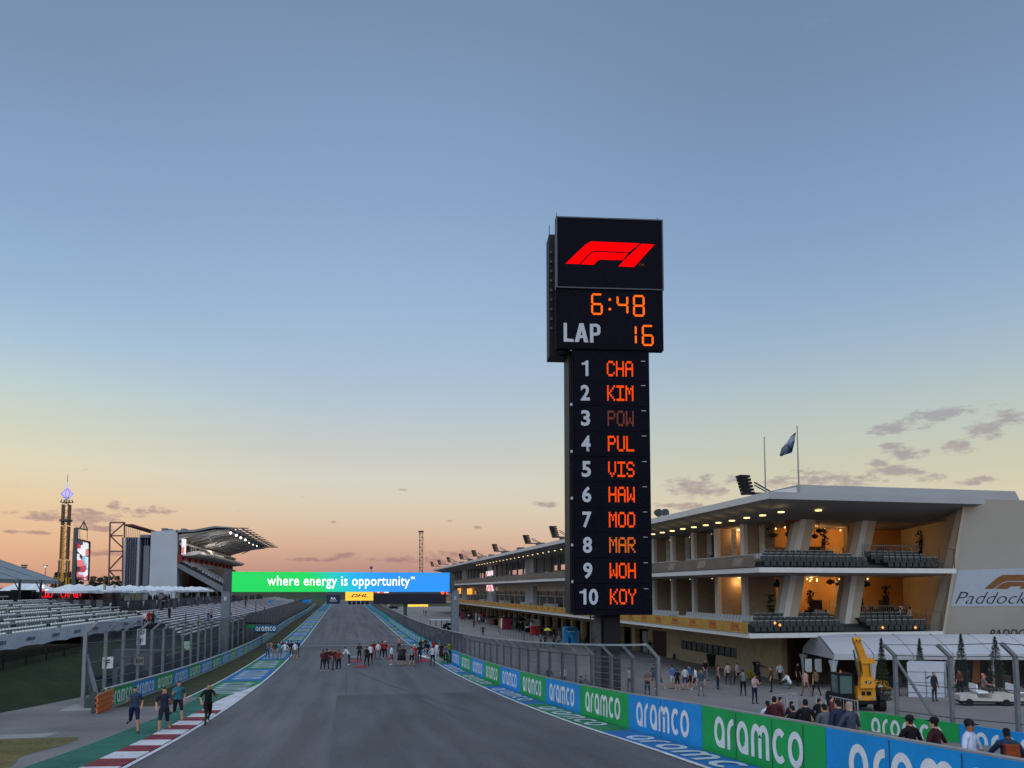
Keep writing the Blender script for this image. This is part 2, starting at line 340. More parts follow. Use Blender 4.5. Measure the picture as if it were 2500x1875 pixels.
M['dgrass'] = surf_mat('dark_bank_grass', [(.012, .022, .008), (.026, .042, .014)], .5, (1, 1, 1), .95, 9, .35)
M['road'] = surf_mat('service_road', [(.12, .12, .12), (.17, .165, .165), (.22, .21, .20)], .22, (1, 1, 1), .9, 12, .16)
M['soil'] = surf_mat('open_ground', [(.030, .036, .016), (.05, .05, .022), (.075, .065, .03)], .05, (1, 1, 1), .95, 2, .3)
M['hill'] = surf_mat('far_hill', [(.10, .085, .09), (.13, .11, .11)], .01, (1, 1, 1), 1, .2, .1)
M['hillgreen'] = surf_mat('hill_grass', [(.035, .05, .025), (.05, .062, .03)], .03, (1, 1, 1), 1, .6, .2)

# ------------------------------------------------------------------ ground sheets
YS = [-30 + 1.5 * i for i in range(108)] + [132 + 4 * i for i in range(68)]
y = YS[-1]
while y < 4200: y += 12 + (y - 400) * .08; YS.append(y)
def sheet(name, xs, ys, m, dz, kind='structure', parent=None, label=None, smooth=True):
    """xs: list of x or of functions of y; follows the ground at +dz"""
    v = []; f = []; n = len(xs)
    for yy in ys:
        for x in xs:
            X = x(yy) if callable(x) else x; v.append((X, yy, G(X, yy) + dz))
    for j in range(len(ys) - 1):
        for i in range(n - 1): f.append((j*n+i, j*n+i+1, (j+1)*n+i+1, (j+1)*n+i))
    b = MB(); b.v = v; b.f = f; b.m = [0] * len(f); o = b.build(name, m, parent, fix=False, smooth=smooth)
    if kind: o['kind'] = kind
    if label: o['label'] = label
    return o
GX = [-2500, -900, -300, -120, -60, -40, -24, -12, 0, 10.4, 11.4, 12.4, 13.4, 14.4, 15.4, 16.4, 17.4, 18.6, 40, 60, 120, 300, 900, 2500]
sheet('ground', GX, YS, M['soil'], -.03)
XL, XR = -5.4, 8.6
ysub = lambda a, b: [a] + [q for q in YS if a + .01 < q < b - .01] + [b]
sheet('race_track', [XL - .1, 0, XR + .1], ysub(-30, 450), M['asphalt'], .0)
# lines, runoff and kerb
KY = 46.0                                              # the left kerb runs towards the camera from here
sheet('pit_lane', [10.4, 11.4, 12.4, 13.4, 14.4, 15.4, 16.4, 17.4, 18.6, 35, 70], ysub(-30, 330), M['apron'], .0)
sheet('edge_line', [XL - .12, XL + .03], ysub(-30, 440), M['roadwhite'], .022)
sheet('edge_line', [XR - .03, XR + .12], ysub(-30, 440), M['roadwhite'], .022)
sheet('verge_line', [-8.55, -8.42], ysub(47, 440), M['roadwhite'], .022)
sheet('grass_verge', [-11.6, -8.55], ysub(43, 440), M['verge'], .012)
def edgeL(yy): return -7.85 - .25 * sst(40, 22, yy)
sheet('green_runoff', [edgeL, -6.55], ysub(-10, KY + 10), M['teal'], .010)
sheet('white_apron', [lambda q: -6.5 + 1.0 * sst(44, 58, q), XL - .12], ysub(39.5, 59), M['roadwhite'], .026)
sheet('service_road', [-19.5, -12, -7.6], ysub(5, 60), M['road'], .006)
sheet('dry_grass_bank', [-30, -14, lambda q: -8.75 + .35 * math.sin(q * .9) - .5 * sst(27, 31, q)], ysub(5, 30.8), M['grass'], .011)
sheet('concrete_slab', [-13.6, -10.2], ysub(31.0, 32.4), M['conc'], .012)
kerb = thing('kerb', 'low kerb of red and white blocks along the track beside the green runoff', 'kerb', (-6, 30, G(-6, 30)))
yy = 39.4; i = 0
while yy > 2:
    ln = 1.55; b = MB(); a0 = yy - ln
    p = []
    for X, h0 in ((-6.52, .016), (-5.54, .016)):
        for Y in (a0, yy): p.append((X, Y, G(X, Y)))
    (x0, y0, z0), (_, y1, z1), (x2, _, z2), (_, _, z3) = p
    hh = .05
    b.hexa([(x0, y0, z0), (x2, y0, z2), (x2, y1, z3), (x0, y1, z1), (x0 + .04, y0 + .01, z0 + hh + .03), (x2, y0 + .01, z2 + hh), (x2, y1 - .01, z3 + hh), (x0 + .04, y1 - .01, z1 + hh + .03)])
    b.build('kerb_block', M['red'] if i % 2 == 0 else M['roadwhite'], kerb); yy -= ln; i += 1
# start line and worn patches, tyre marks
ls = hitG(760, 1578).y
sheet('start_line', [XL + .1, 4.0, XR - .1], [ls, ls + .35], M['roadwhite'], .02)
pa = hitG(900, 1698).y
pl = hitG(822, 1698).x
sheet('asphalt_patch', [pl, XR - .35], ysub(-30, pa), M['asphalt2'], .008)
random.seed(3)
for (x0, y0, w, n) in [(780, 1540, .35, 26), (822, 1545, .3, 30), (872, 1558, .45, 26), (917, 1548, .5, 24), (935, 1552, .5, 26), (900, 1520, .4, 60), (812, 1510, .4, 80), (760, 1500, .3, 60)]:
    q = hitG(x0, y0); X = q.x; Y0 = q.y
    k = [X + .12 * math.sin(j * .9 + x0) for j in range(n + 1)]
    b = MB()
    for j in range(n):
        ww = w * (.25 + .75 * math.sin(math.pi * (j + .5) / n)) / 2; w2 = w * (.25 + .75 * math.sin(math.pi * min(1, (j + 1.5) / n))) / 2
        y1, y2 = Y0 + j * .8, Y0 + (j + 1) * .8
        b.quad((k[j] - ww, y1, G(X, y1) + .018), (k[j] + ww, y1, G(X, y1) + .018), (k[j + 1] + w2, y2, G(X, y2) + .018), (k[j + 1] - w2, y2, G(X, y2) + .018))
    tag(b.build('tyre_mark', M['tyre'], fix=False), kind='structure')
b = MB()
for (a, c) in [((1150, 1740), (870, 1640)), ((845, 1700), (846, 1640)), ((1010, 1700), (1130, 1760))]:
    p, q = hitG(*a), hitG(*c); n = 16
    for j in range(n):
        u, w = p.lerp(q, j / n), p.lerp(q, (j + 1) / n); s_ = (w - u).normalized().cross(Vector((0, 0, 1))) * .025
        b.quad(*[(t.x, t.y, G(t.x, t.y) + .016) for t in (u - s_, u + s_, w + s_, w - s_)])
tag(b.build('asphalt_seam', M['tyre'], fix=False), kind='structure')

# painted panels with lettering beside the track
def painted(name, xa, xb, y0, y1, first, ltr, xdir, up):
    """ground strip of alternating panels; ltr far-to-near (+1) or near-to-far"""
    P = 11.8; k = 0; yy = y0; out = tag(thing(name, *ltr), kind='structure')
    while yy < y1:
        b = MB(); e = yy + P; col = M['pgreen'] if (k + first) % 2 == 0 else M['pblue']
        ys = [yy + P * j / 8 for j in range(9)]
        for j in range(8): b.quad(*[(X, Y, G(X, Y) + .010) for X, Y in ((xa, ys[j]), (xb, ys[j]), (xb, ys[j+1]), (xa, ys[j+1]))])
        pn = b.build('painted_panel', col, out, fix=False)
        if yy < 250:
            b = MB(); H = abs(xb - xa) * .74; c0 = (xa + xb) / 2
            for q, kk in AQ:
                pts = []
                for (u, w) in q:
                    Y = yy + P / 2 + (u - .5) * P * .72 * xdir; X = c0 + (w - .5) * H * up
                    pts.append((X, Y, G(X, Y) + .016 + kk * .0015))
                b.quad(*pts)
            b.build('painted_word', M['pwhite'], pn, fix=False)
        yy += P; k += 1
yl = hitG(598, 1663).y
painted('painted_runoff', -8.42, -5.55, yl - 11.8, 440, 0, ('strip of green and blue painted panels beside the grass verge', 'painted strip'), 1, -1)
yr = hitG(1500, 1785).y
painted('painted_runoff', 8.74, 9.9, yr - 11.8 * 3, 440, 1, ('narrow strip of green and blue painted panels at the foot of the pit barrier', 'painted strip'), -1, 1)

# ------------------------------------------------------------------ barriers with lettered boards
def board(parent, p, q, h, m, word=True, face=-1, lean=0.0, wf=.74, hf=.66, th=.09, gap=.012):
    """one upright board between ground points p and q (bottom), lettering on the track side"""
    p, q = Vector(p), Vector(q); d = (q - p); ln = d.length; u = d.normalized(); nrm = Vector((u.y, -u.x, 0)).normalized() * face
    up = Vector((0, 0, 1)) * h
    a, c = p + u * gap, q - u * gap; b = MB()
    b.hexa([a, c, c - nrm * th, a - nrm * th, a + up, c + up, c - nrm * th + up, a - nrm * th + up])
    pn = b.build('board', m, parent)
    if word:
        b = MB()
        for qd, kk in AQ:
            pts = []
            for (s_, t_) in qd:
                w = p.lerp(q, .5 + (s_ - .5) * wf) + Vector((0, 0, 1)) * (h * (.5 + (t_ - .5) * hf)) + nrm * (.004 + kk * .0012); pts.append(w)
            b.quad(*pts)
        b.build('lettering', M['white'], pn, fix=False)
    return pn
rb = thing('barrier_wall', 'long pit barrier with alternating green and blue lettered boards beside the track', 'barrier', (10, 30, G(10, 30)))
# board joints of the barrier measured along it; blue starts at the bend near the gap
YB = [6.2]
while YB[-1] < 74: YB.append(YB[-1] + 5.93)
bx = hitX(1534, 1700, 10.0).y; sh = (bx - YB[0]) % 5.93
YB = [q + sh - 5.93 for q in YB]
kb = round((bx - YB[0]) / 5.93)
def botz(X, Y): return G(X, Y) - .02
for k in range(len(YB) - 1):
    a, c = YB[k], YB[k + 1]
    col = M['blue'] if (kb - 1 - k) % 2 == 0 else M['green']
    # viewed from the track (looking to +X) the word runs far to near
    board(rb, (10, c, botz(10, c)), (10, a, botz(10, a)), 1.235, col, face=1)
    for f_ in ((.14, .36, .66) if c < 24 else ((.5,) if c < 45 else ())):
        Ys = a + (c - a) * f_; b = MB(); b.box(9.984, 9.992, Ys - .008, Ys + .008, botz(10, Ys) + .02, botz(10, Ys) + 1.2); b.build('seam', M['dsteel'], rb)
    b = MB(); b.beam((10.09, a, botz(10, a) + 1.25), (10.09, c, botz(10, c) + 1.25), .16, .03); b.build('coping', M['conc'], rb)
rb2 = thing('barrier_wall', 'far length of pit barrier with small green and blue boards beyond the gap with people', 'barrier', (9.9, 80, G(10, 80)))
yy = 79.5; k = 0
while yy < 330:
    a, c = yy, yy + 3.6; X0, X1 = 9.95, 9.95
    if k == 0: X0 = 10.8
    if yy < 175 :
        board(rb2, (X1, c, botz(X1, c)), (X0, a, botz(X0, a)), 1.15, M['green'] if k % 2 == 0 else M['blue'], face=1, wf=.8)
    else:
        board(rb2, (X1, c, botz(X1, c)), (X0, a, botz(X0, a)), 1.15, M['green'] if k % 2 == 0 else M['blue'], False, face=1)
    yy = c; k += 1
lb = thing('barrier_wall', 'guard barrier with green and blue lettered boards along the far grass verge', 'barrier', (-11, 60, G(-11, 60)))
yy = hitX(275, 1700, -11).y; k = 0; y0l = yy
while yy < 330:
    a, c = yy, yy + 5.0; wob = lambda t: -11 - .25 * math.sin(t * .045)
    pn = board(lb, (wob(a), a, botz(-11, a)), (wob(c), c, botz(-11, c)), .96, M['green'] if k % 2 == 0 else M['blue'], yy < 190, face=1, wf=.8)
    b = MB(); b.beam((wob(a) - .05, a, botz(-11, a) + 1.0), (wob(c) - .05, c, botz(-11, c) + 1.0), .2, .07); b.build('rail', M['steelpale'], lb)
    b = MB(); b.beam((wob(a) + .1, a, botz(-11, a) + .04), (wob(c) + .1, c, botz(-11, c) + .04), .14, .1); b.build('footing', M['conc'], lb)
    yy = c; k += 1
# orange end section of stacked guard rails
og = thing('guard_rail_end', 'orange painted end of the guard rail with four stacked beams', 'guard rail', (-11, y0l - 1.5, G(-11, y0l)))
mo = mat('orange_paint', (0.62, 0.17, 0.05), .5)
for r_ in range(4):
    z = G(-11, y0l) + .12 + r_ * .25; b = MB()
    for dz, dx in ((-.08, 0), (0, -.05), (.08, 0)): b.beam((-10.97 + dx, y0l - 2.6, z + dz), (-10.97 + dx, y0l - .02, z + dz), .05, .085)
    b.build('guard_beam', mo, og)
for yy in (y0l - 2.5, y0l - 1.2, y0l - .1):
    b = MB(); b.box(-11.22, -11.06, yy - .06, yy + .06, G(-11, yy) - .1, G(-11, yy) + 1.02); b.build('post', M['dsteel'], og)

# ------------------------------------------------------------------ debris fences
def fence_bay(parent, x, y0, y1, zt0, zt1, zb0, zb1, cant, m, frame=True):
    """mesh panel between two posts with a canted top"""
    b = MB(); b.quad((x, y0, zb0), (x, y1, zb1), (x, y1, zt1 - .35), (x, y0, zt0 - .35)); b.quad((x, y0, zt0 - .35), (x, y1, zt1 - .35), (x + cant, y1, zt1), (x + cant, y0, zt0))
    b.build('wire_mesh', m, parent, fix=False)
    if frame:
        b = MB(); g = .12; zz = [(y0 + g, zb0 + .05), (y1 - g, zb1 + .05), (y1 - g, zt1 - .5), (y0 + g, zt0 - .5)]
        for i in range(4):
            (a, c), (d, e) = zz[i], zz[(i + 1) % 4]; b.beam((x + .03, a, c), (x + .03, d, e), .055)
        b.build('panel_frame', M['steel'], parent)
rf = thing('debris_fence', 'tall wire debris fence with silver top rail behind the pit barrier', 'fence', (10.5, 40, G(10.5, 40)))
yp = [25.6 + 2.42 * i for i in range(26)]
while yp[-1] < 330: yp.append(yp[-1] + 4.84)
def ftop(Y): return G(10.2, Y) + 2.95
pb = MB(); pb.box(-.05, .05, -.06, .06, 0, 2.55); pb.beam((0, 0, 2.5), (-.42, 0, 2.95), .09, .09)
pm = None
for i, Y in enumerate(yp):
    if pm is None: pm = tmesh(pb, 'post', M['steel'])
    o = inst('post', pm, rf, Vector((10.55, Y, G(10.2, Y))) - rf.location)
    if i < len(yp) - 1:
        Y2 = yp[i + 1]; near = i < 24
        fence_bay(rf, 10.5, Y, Y2, ftop(Y), ftop(Y2), G(10.2, Y) + .1, G(10.2, Y2) + .1, -.42, M['wirenear'] if i < 4 else (M['wire'] if i < 18 else M['wirefar']), near)
        b = MB(); b.beam((10.1, Y + .03, ftop(Y)), (10.1, Y2 - .25, ftop(Y2) - (ftop(Y2) - ftop(Y)) * .08), .07, .07); b.build('top_rail', M['steelpale'], rf)
# horizontal slats of the fence bays in front of the pylon
for i in (0, 1, 2, 3, 4, 5, 6, 7, 8, 9):
    b = MB(); n = 9
    for j in range(n):
        t = (j + .5) / n; z0 = G(10.2, yp[i]) + .2 + t * 2.2; z1 = G(10.2, yp[i + 1]) + .2 + t * 2.2
        b.beam((10.53, yp[i] + .15, z0), (10.53, yp[i + 1] - .15, z1), .014, .014)
    b.build('tension_wire', M['steelpale'], rf)
gp_ = MB(); gp_.cyl((0, 0, 0), (0, 0, 0.6), .16, 8); 
lf = thing('debris_fence', 'tall wire debris fence with canted posts in front of the grandstand bank', 'fence', (-12.5, 60, G(-12.5, 60)))
yq = [hitX(203, 1700, -12.5).y + 3.5 * i for i in range(12)]
while yq[-1] < 330: yq.append(yq[-1] + 5)
b0 = MB(); b0.box(-.08, .08, -.09, .09, 0, 3.75); b0.beam((0, 0, 3.7), (.55, 0, 4.25), .13, .13); pm = None
for i, Y in enumerate(yq):
    loc = Vector((-12.5, Y, G(-12.5, Y))) - lf.location
    if pm is None: pm = tmesh(b0, 'post', M['steel'])
    inst('post', pm, lf, loc)
    if i < len(yq) - 1:
        Y2 = yq[i + 1]; z0, z1 = G(-12.5, Y), G(-12.5, Y2)
        b = MB(); X = -12.48; b.quad((X, Y, z0 + .1), (X, Y2, z1 + .1), (X, Y2, z1 + 3.75), (X, Y, z0 + 3.75)); b.quad((X, Y, z0 + 3.75), (X, Y2, z1 + 3.75), (X + .5, Y2, z1 + 4.2), (X + .5, Y, z0 + 4.2))
        b.build('wire_mesh', M['wirenear'] if i < 9 else (M['wire'] if i < 16 else M['wirefar']), lf, fix=False)
        b = MB()
        for h in ((.2, 1.2, 2.2, 3.2, 3.75) if i < 10 else (3.75,)): b.beam((X, Y, z0 + h), (X, Y2, z1 + h), .03, .03)
        if i < 10:
            b.beam((X + .5, Y, z0 + 4.22), (X + .5, Y2, z1 + 4.22), .03, .03)
        b.build('tension_wire', M['steel'], lf)
Y = yq[0]; z = G(-12.5, Y); b = MB(); b.beam((-12.5, Y + .2, z + 2.6), (-11.6, Y - .4, z + .05), .14, .14); b.beam((-12.5, Y + .1, z + 2.5), (-12.5, Y + 1.4, z + .1), .1, .1); b.build('brace', M['steel'], lf)
b = MB(); b.box(-13.2, -11.3, Y - 1.2, Y + 1.0, z - .1, z + .07); b.build('footing', M['conc'], lf)
b = MB(); b.box(-12.3, -11.8, Y - .5, Y + .1, z + .07, z + .55); tag(b.build('junction_box', M['dsteel']), 'small grey box on the concrete footing of the first fence post', 'box')
# F signs hung on the fence
for (px, py, txt) in [(263, 1618, ['F']), (345, 1555, ['ALP', 'F']), (340, 1614, ['RH'])]:
    p = hitX(px, py, -12.38); two = len(txt) > 1; h = .62 if not two else 1.02; w = .56
    s_ = thing('fence_sign', {'F': 'square white sign with letter F on the fence near its first posts', 'ALP': 'tall white sign with ALP above letter F on the fence', 'RH': 'small grey sign low on the fence under the tall white sign'}[txt[0]], 'sign', tuple(p))
    X_ = Vector((math.cos(R(38)), -math.sin(R(38)) * -1, 0)); X_ = Vector((.75, .66, 0)).normalized() * 1; ndir = Vector((X_.y, -X_.x, 0))
    hw = X_ * w / 2; b = MB(); t_ = ndir * .015
    if txt[0] == 'RH': h = .5
    b.hexa([p - hw - t_ - Vector((0, 0, h/2)), p + hw - t_ - Vector((0, 0, h/2)), p + hw + t_ - Vector((0, 0, h/2)), p - hw + t_ - Vector((0, 0, h/2)), p - hw - t_ + Vector((0, 0, h/2)), p + hw - t_ + Vector((0, 0, h/2)), p + hw + t_ + Vector((0, 0, h/2)), p - hw + t_ + Vector((0, 0, h/2))])
    b.build('plate', M['white'] if txt[0] != 'RH' else M['conc'], s_)
    for i, q in enumerate(txt):
        zz = 0 if not two else (.27 - .54 * i)
        write(q, M['black'], s_, p + ndir * .02 + Vector((0, 0, zz)), X_, (0, 0, 1), .4, fit=(.22 if len(q) == 1 else .4, .34 if len(q) == 1 else .24), off=.01)
# ------------------------------------------------------------------ timing pylon
LEDO = emi('led_orange', (255, 80, 16), 1.3); LEDD = emi('led_dim', (120, 62, 58), .9); LEDM = emi('led_amber', (226, 110, 40), 1.0); LEDR = emi('led_red', (255, 0, 6), 1.25)
LEDY = emi('led_digit', (255, 104, 26), 1.3)
NUM = mat('pylon_number', (0.44, 0.49, 0.56), .6, var=.05)
PD = 37.0; s0 = PD / F
PO = at(1497, 1440, PD); PO.z = 0
py_ang = R(-8.0)
PX = Vector((math.cos(py_ang), math.sin(py_ang), 0)); PN = Vector((-PX.y, PX.x, 0))       # PN points away from the camera
if PN.y < 0: PN = -PN
gz = G(PO.x, PO.y)
pyl = thing('timing_pylon', 'tall black timing pylon with glowing red emblem and orange lap and driver rows', 'scoreboard', (PO.x, PO.y, gz))
def pp(x, z, d=0.0):
    """pylon face coordinates: x across, z height, d depth behind the face"""
    return PO + PX * x + PN * d + Vector((0, 0, z))
KYR = [640]
def fz(py): return CAMZ + (at(1490, py, PD).z - CAMZ) * .993
def fx(px): return (at(px, KYR[0], PD) - PO).dot(Vector((PX.x, PX.y, 0))) / PX.dot(Vector((math.cos(YAW), -math.sin(YAW), 0)))
def pbox(b, x0, x1, z0, z1, d0, d1):
    return b.hexa([pp(x0, z0, d0), pp(x1, z0, d0), pp(x1, z0, d1), pp(x0, z0, d1), pp(x0, z1, d0), pp(x1, z1, d0), pp(x1, z1, d1), pp(x0, z1, d1)])
k = fx
b = MB(); pbox(b, k(1359), k(1617), fz(700), fz(532), -.12, .35); b.build('emblem_screen', M['panelblack'], pyl)
b = MB()
for (x0, x1, z0, z1) in ((k(1356), k(1359), fz(702), fz(529)), (k(1617), k(1620), fz(702), fz(529)), (k(1359), k(1617), fz(532), fz(529)), (k(1359), k(1617), fz(703), fz(700.5))): pbox(b, x0, x1, z0, z1, -.15, .33)
b.build('screen_frame', M['dsteel'], pyl)
b = MB(); pbox(b, k(1356), k(1618), fz(850), fz(705), -.08, .35); b.build('lap_panel', M['panelblack'], pyl)
b = MB(); pbox(b, k(1347), k(1597), fz(848), fz(541), 1.3, 2.4); b.build('rear_cabinet', M['black'], pyl)
b = MB(); pbox(b, k(1372), k(1590), fz(846), fz(545), .36, 1.29); b.build('mounting_frame', M['black'], pyl)
for z in range(9):
    b = MB(); pbox(b, k(1349), k(1355), fz(590 + z * 24), fz(584 + z * 24), 1.24, 1.29); b.build('vent', M['dsteel'], pyl)
KYR[0] = 1180
b = MB(); pbox(b, k(1399), k(1590), fz(1502), fz(850), 0, .5); b.build('driver_panel', M['panelblack'], pyl)
b = MB(); pbox(b, k(1393), k(1584), fz(1500), fz(849), .51, 2.2); b.build('rear_column', M['black'], pyl)
KYR[0] = 1550
b = MB(); pbox(b, k(1480), k(1521), gz - .3, fz(1502), .6, 1.4); b.build('post', M['black'], pyl)
b = MB(); pbox(b, k(1462), k(1476), gz - .3, fz(1502), .9, 1.5); b.build('conduit', M['dsteel'], pyl)
b = MB()
for z in range(14): b.beam(pp(k(1450), 2.2 + gz + z * .3, 1.0), pp(k(1461), 2.2 + gz + z * .3, 1.0), .04)
b.beam(pp(k(1450), gz, 1.0), pp(k(1450), fz(1504), 1.0), .05); b.build('ladder', M['dsteel'], pyl); KYR[0] = 530
for x, t, bo in ((1358, 515, 532), (1608, 519, 535), (1341, 545, 572)):
    b = MB(); b.cyl(pp(k(x), fz(bo), .1), pp(k(x), fz(t), .1), .018, 5); b.build('lightning_rod', M['dsteel'], pyl)
KYR[0] = 1180
for z in (700, 850, 1100, 1215, 1330, 1420, 985):
    b = MB(); pbox(b, k(1399) - .1, k(1399) - .02, fz(z) - .06, fz(z) + .06, .05, .2); b.build('bracket', M['steelpale'], pyl)
def flat(parent, polys, m, name='lettering', d=-.135):
    b = MB()
    for i, pl in enumerate(polys): b.quad(*[pp(x, z, d - .002 * i) for x, z in pl])
    return b.build(name, m, parent, fix=False)
KYR[0] = 616
# emblem, in photo proportions of the face
def EP(l): return [(k(1300 + x / 3.317), fz(500 + y / 3.317)) for x, y in l]
em = [EP([(262, 478), (420, 322), (470, 292), (868, 296), (783, 368), (492, 368), (452, 390), (374, 478)]),
      EP([(384, 480), (462, 396), (500, 377), (775, 379), (722, 437), (540, 437), (522, 446), (490, 481)]),
      EP([(882, 298), (988, 302), (818, 490), (690, 488), (736, 440)])]
for e_ in em: flat(pyl, [e_], LEDR, 'emblem')
def pwrite(s_, m, x0, x1, y0, y1, d=-.09, name='lettering', **kw):
    o = write(s_, m, pyl, pp((k(x0) + k(x1)) / 2, (fz(y0) + fz(y1)) / 2, d), PX, (0, 0, 1), 1.0, name=name, fit=(k(x1) - k(x0), fz(y0) - fz(y1)), **kw); return o
Z3 = lambda x, y: (1300 + x / 3.317, 500 + y / 3.317)
pwrite('TM', LEDD, *[Z3(x, 0)[0] for x in (855, 900)], *[Z3(0, y)[1] for y in (460, 482)], d=-.14)
KYR[0] = 780
LT = lambda l: [(k(1300 + x / 3.317), fz(500 + y / 3.317)) for x, y in l]
for pl in ([(247, 955), (274, 955), (274, 1082), (327, 1084), (327, 1108), (247, 1107)],): flat(pyl, [LT(pl)], NUM, 'letter', -.09)
flat(pyl, [LT([(375, 955), (408, 955), (370, 1108), (336, 1108)]), LT([(389, 955), (408, 955), (447, 1109), (412, 1109), (392, 1010)]), LT([(368, 1052), (414, 1052), (420, 1076), (362, 1076)])], NUM, 'letter', -.09)
flat(pyl, [LT([(460, 957), (488, 957), (488, 1110), (460, 1110)]), LT([(488, 957), (515, 957), (536, 965), (546, 985), (546, 1025), (536, 1046), (515, 1053), (488, 1053), (488, 1029), (510, 1029), (519, 1020), (519, 990), (510, 981), (488, 981)])], NUM, 'letter', -.09)
# seven-segment digits
SEG = {'0': 'abcdef', '1': 'bc', '4': 'bcfg', '6': 'acdefg', '8': 'abcdefg'}
def seven(ch, x0, x1, y0, y1):
    w, h = x1 - x0, y1 - y0; t = w * .17; g = t * .22; pl = []
    def hb(ym): return [(x0 + g + t*.3, ym), (x0 + t, ym - t / 2), (x1 - t, ym - t / 2), (x1 - g - t*.3, ym), (x1 - t, ym + t / 2), (x0 + t, ym + t / 2)]
    def vb(xm, ya, yb): return [(xm, ya + g), (xm - t / 2, ya + t * .7), (xm - t / 2, yb - t * .7), (xm, yb - g), (xm + t / 2, yb - t * .7), (xm + t / 2, ya + t * .7)]
    ya, ym, yb = y0 + t / 2, (y0 + y1) / 2, y1 - t / 2; xa, xb = x0 + t / 2, x1 - t / 2
    D = {'a': hb(ya), 'g': hb(ym), 'd': hb(yb), 'f': vb(xa, ya, ym), 'e': vb(xa, ym, yb), 'b': vb(xb, ya, ym), 'c': vb(xb, ym, yb)}
    return [[(k(a), fz(c)) for a, c in D[q]] for q in SEG[ch]]
for ch, x0, x1, y0, y1 in (('6', 472, 566, 710, 884), ('4', 680, 776, 716, 880), ('8', 814, 910, 714, 890), ('1', 750, 842, 956, 1122), ('6', 884, 980, 956, 1128)):
    a, c = Z3(x0, y0), Z3(x1, y1); flat(pyl, seven(ch, a[0], c[0], a[1], c[1]), LEDY, 'digit', -.09)
dots = []
for yy in (757, 835):
    c = Z3(624, yy); dots.append([(k(c[0] + 3.4 * math.cos(t * math.pi / 5)), fz(c[1] + 3.4 * math.sin(t * math.pi / 5))) for t in range(10)])
flat(pyl, dots, LEDY, 'colon', -.09)
# dot-matrix names
F57 = {'C': '01110 10001 10000 10000 10000 10001 01110', 'H': '10001 10001 10001 11111 10001 10001 10001', 'A': '01110 10001 10001 11111 10001 10001 10001', 'K': '10001 10010 10100 11000 10100 10010 10001',
 'I': '11111 00100 00100 00100 00100 00100 11111', 'M': '10001 11011 10101 10101 10001 10001 10001', 'P': '11110 10001 10001 11110 10000 10000 10000', 'O': '01110 10001 10001 10001 10001 10001 01110',
 'W': '10001 10001 10001 10101 10101 11011 10001', 'U': '10001 10001 10001 10001 10001 10001 01110', 'L': '10000 10000 10000 10000 10000 10000 11111', 'V': '10001 10001 10001 10001 10001 01010 00100',
 'S': '01110 10001 10000 01110 00001 10001 01110', 'R': '11110 10001 10001 11110 10100 10010 10001', 'Y': '10001 10001 01010 00100 00100 00100 00100'}
names = ['CHA', 'KIM', 'POW', 'PUL', 'VIS', 'HAW', 'MOO', 'MAR', 'WOH', 'KOY']
cyr = [897, 957, 1019, 1081, 1144, 1206, 1268, 1330, 1393, 1457]
for i, nm in enumerate(names):
    yc = cyr[i]; KYR[0] = yc; xc = 1515 + i * .85; 
    b = MB(); KYR[0] = 1180; pbox(b, k(1402), k(1587), fz(yc + 30.6), fz(yc - 30.6), -.035, -.003); row = b.build('driver_row', M['panelblack'], pyl); KYR[0] = yc
    w, h = 68, 38; cw = w / 3.0
    for ci, ch in enumerate(nm):
        dots = []
        rows = F57[ch].split()
        for r_ in range(7):
            for c_ in range(5):
                if rows[r_][c_] == '1':
                    for a_ in (0, 1):
                        for e_ in (0, 1):
                            dx = cw * .86 / 10; dy = h / 14
                            X = xc - w / 2 + ci * cw + (c_ * 2 + a_) * dx; Y = yc - h / 2 + (r_ * 2 + e_) * dy
                            dots.append([(k(X), fz(Y)), (k(X + dx * .86), fz(Y)), (k(X + dx * .86), fz(Y + dy * .84)), (k(X), fz(Y + dy * .84))])
        b = MB()
        for pl in dots: b.quad(*[pp(x, z, -.045) for x, z in pl])
        b.build('led_letter', {2: LEDD, 7: LEDM}.get(i, LEDO), row, fix=False)
    # number, condensed bold
    n_ = str(i + 1); ww = 20 if i < 9 else 50
    xn = 1427 + i * .9
    if n_[0] == '1':
        x1 = xn - (13 if i == 9 else 0)
        b = MB(); b.quad(*[pp(k(x1 + u), fz(yc + v), -.042) for u, v in ((2.5, -19), (8.5, -19), (8.5, 19), (1.5, 19), (1.5, -8.5), (-8, -8.5), (-8, -13), (-2, -14), (1, -16))]); b.build('number', NUM, row, fix=False)
    if n_ != '1': write(n_[-1], NUM, row, pp(k(xn + (13 if i == 9 else 0)), fz(yc), -.042), PX, (0, 0, 1), 1.0, name='number', fit=(22.5 * s0 * 1.012, 39 * s0 * 1.012), off=.03)
    b = MB(); pbox(b, k(xc + 50), k(xc + 61), fz(yc - 19), fz(yc - 20.3), -.06, -.036); b.build('vent', M['steelpale'], row)

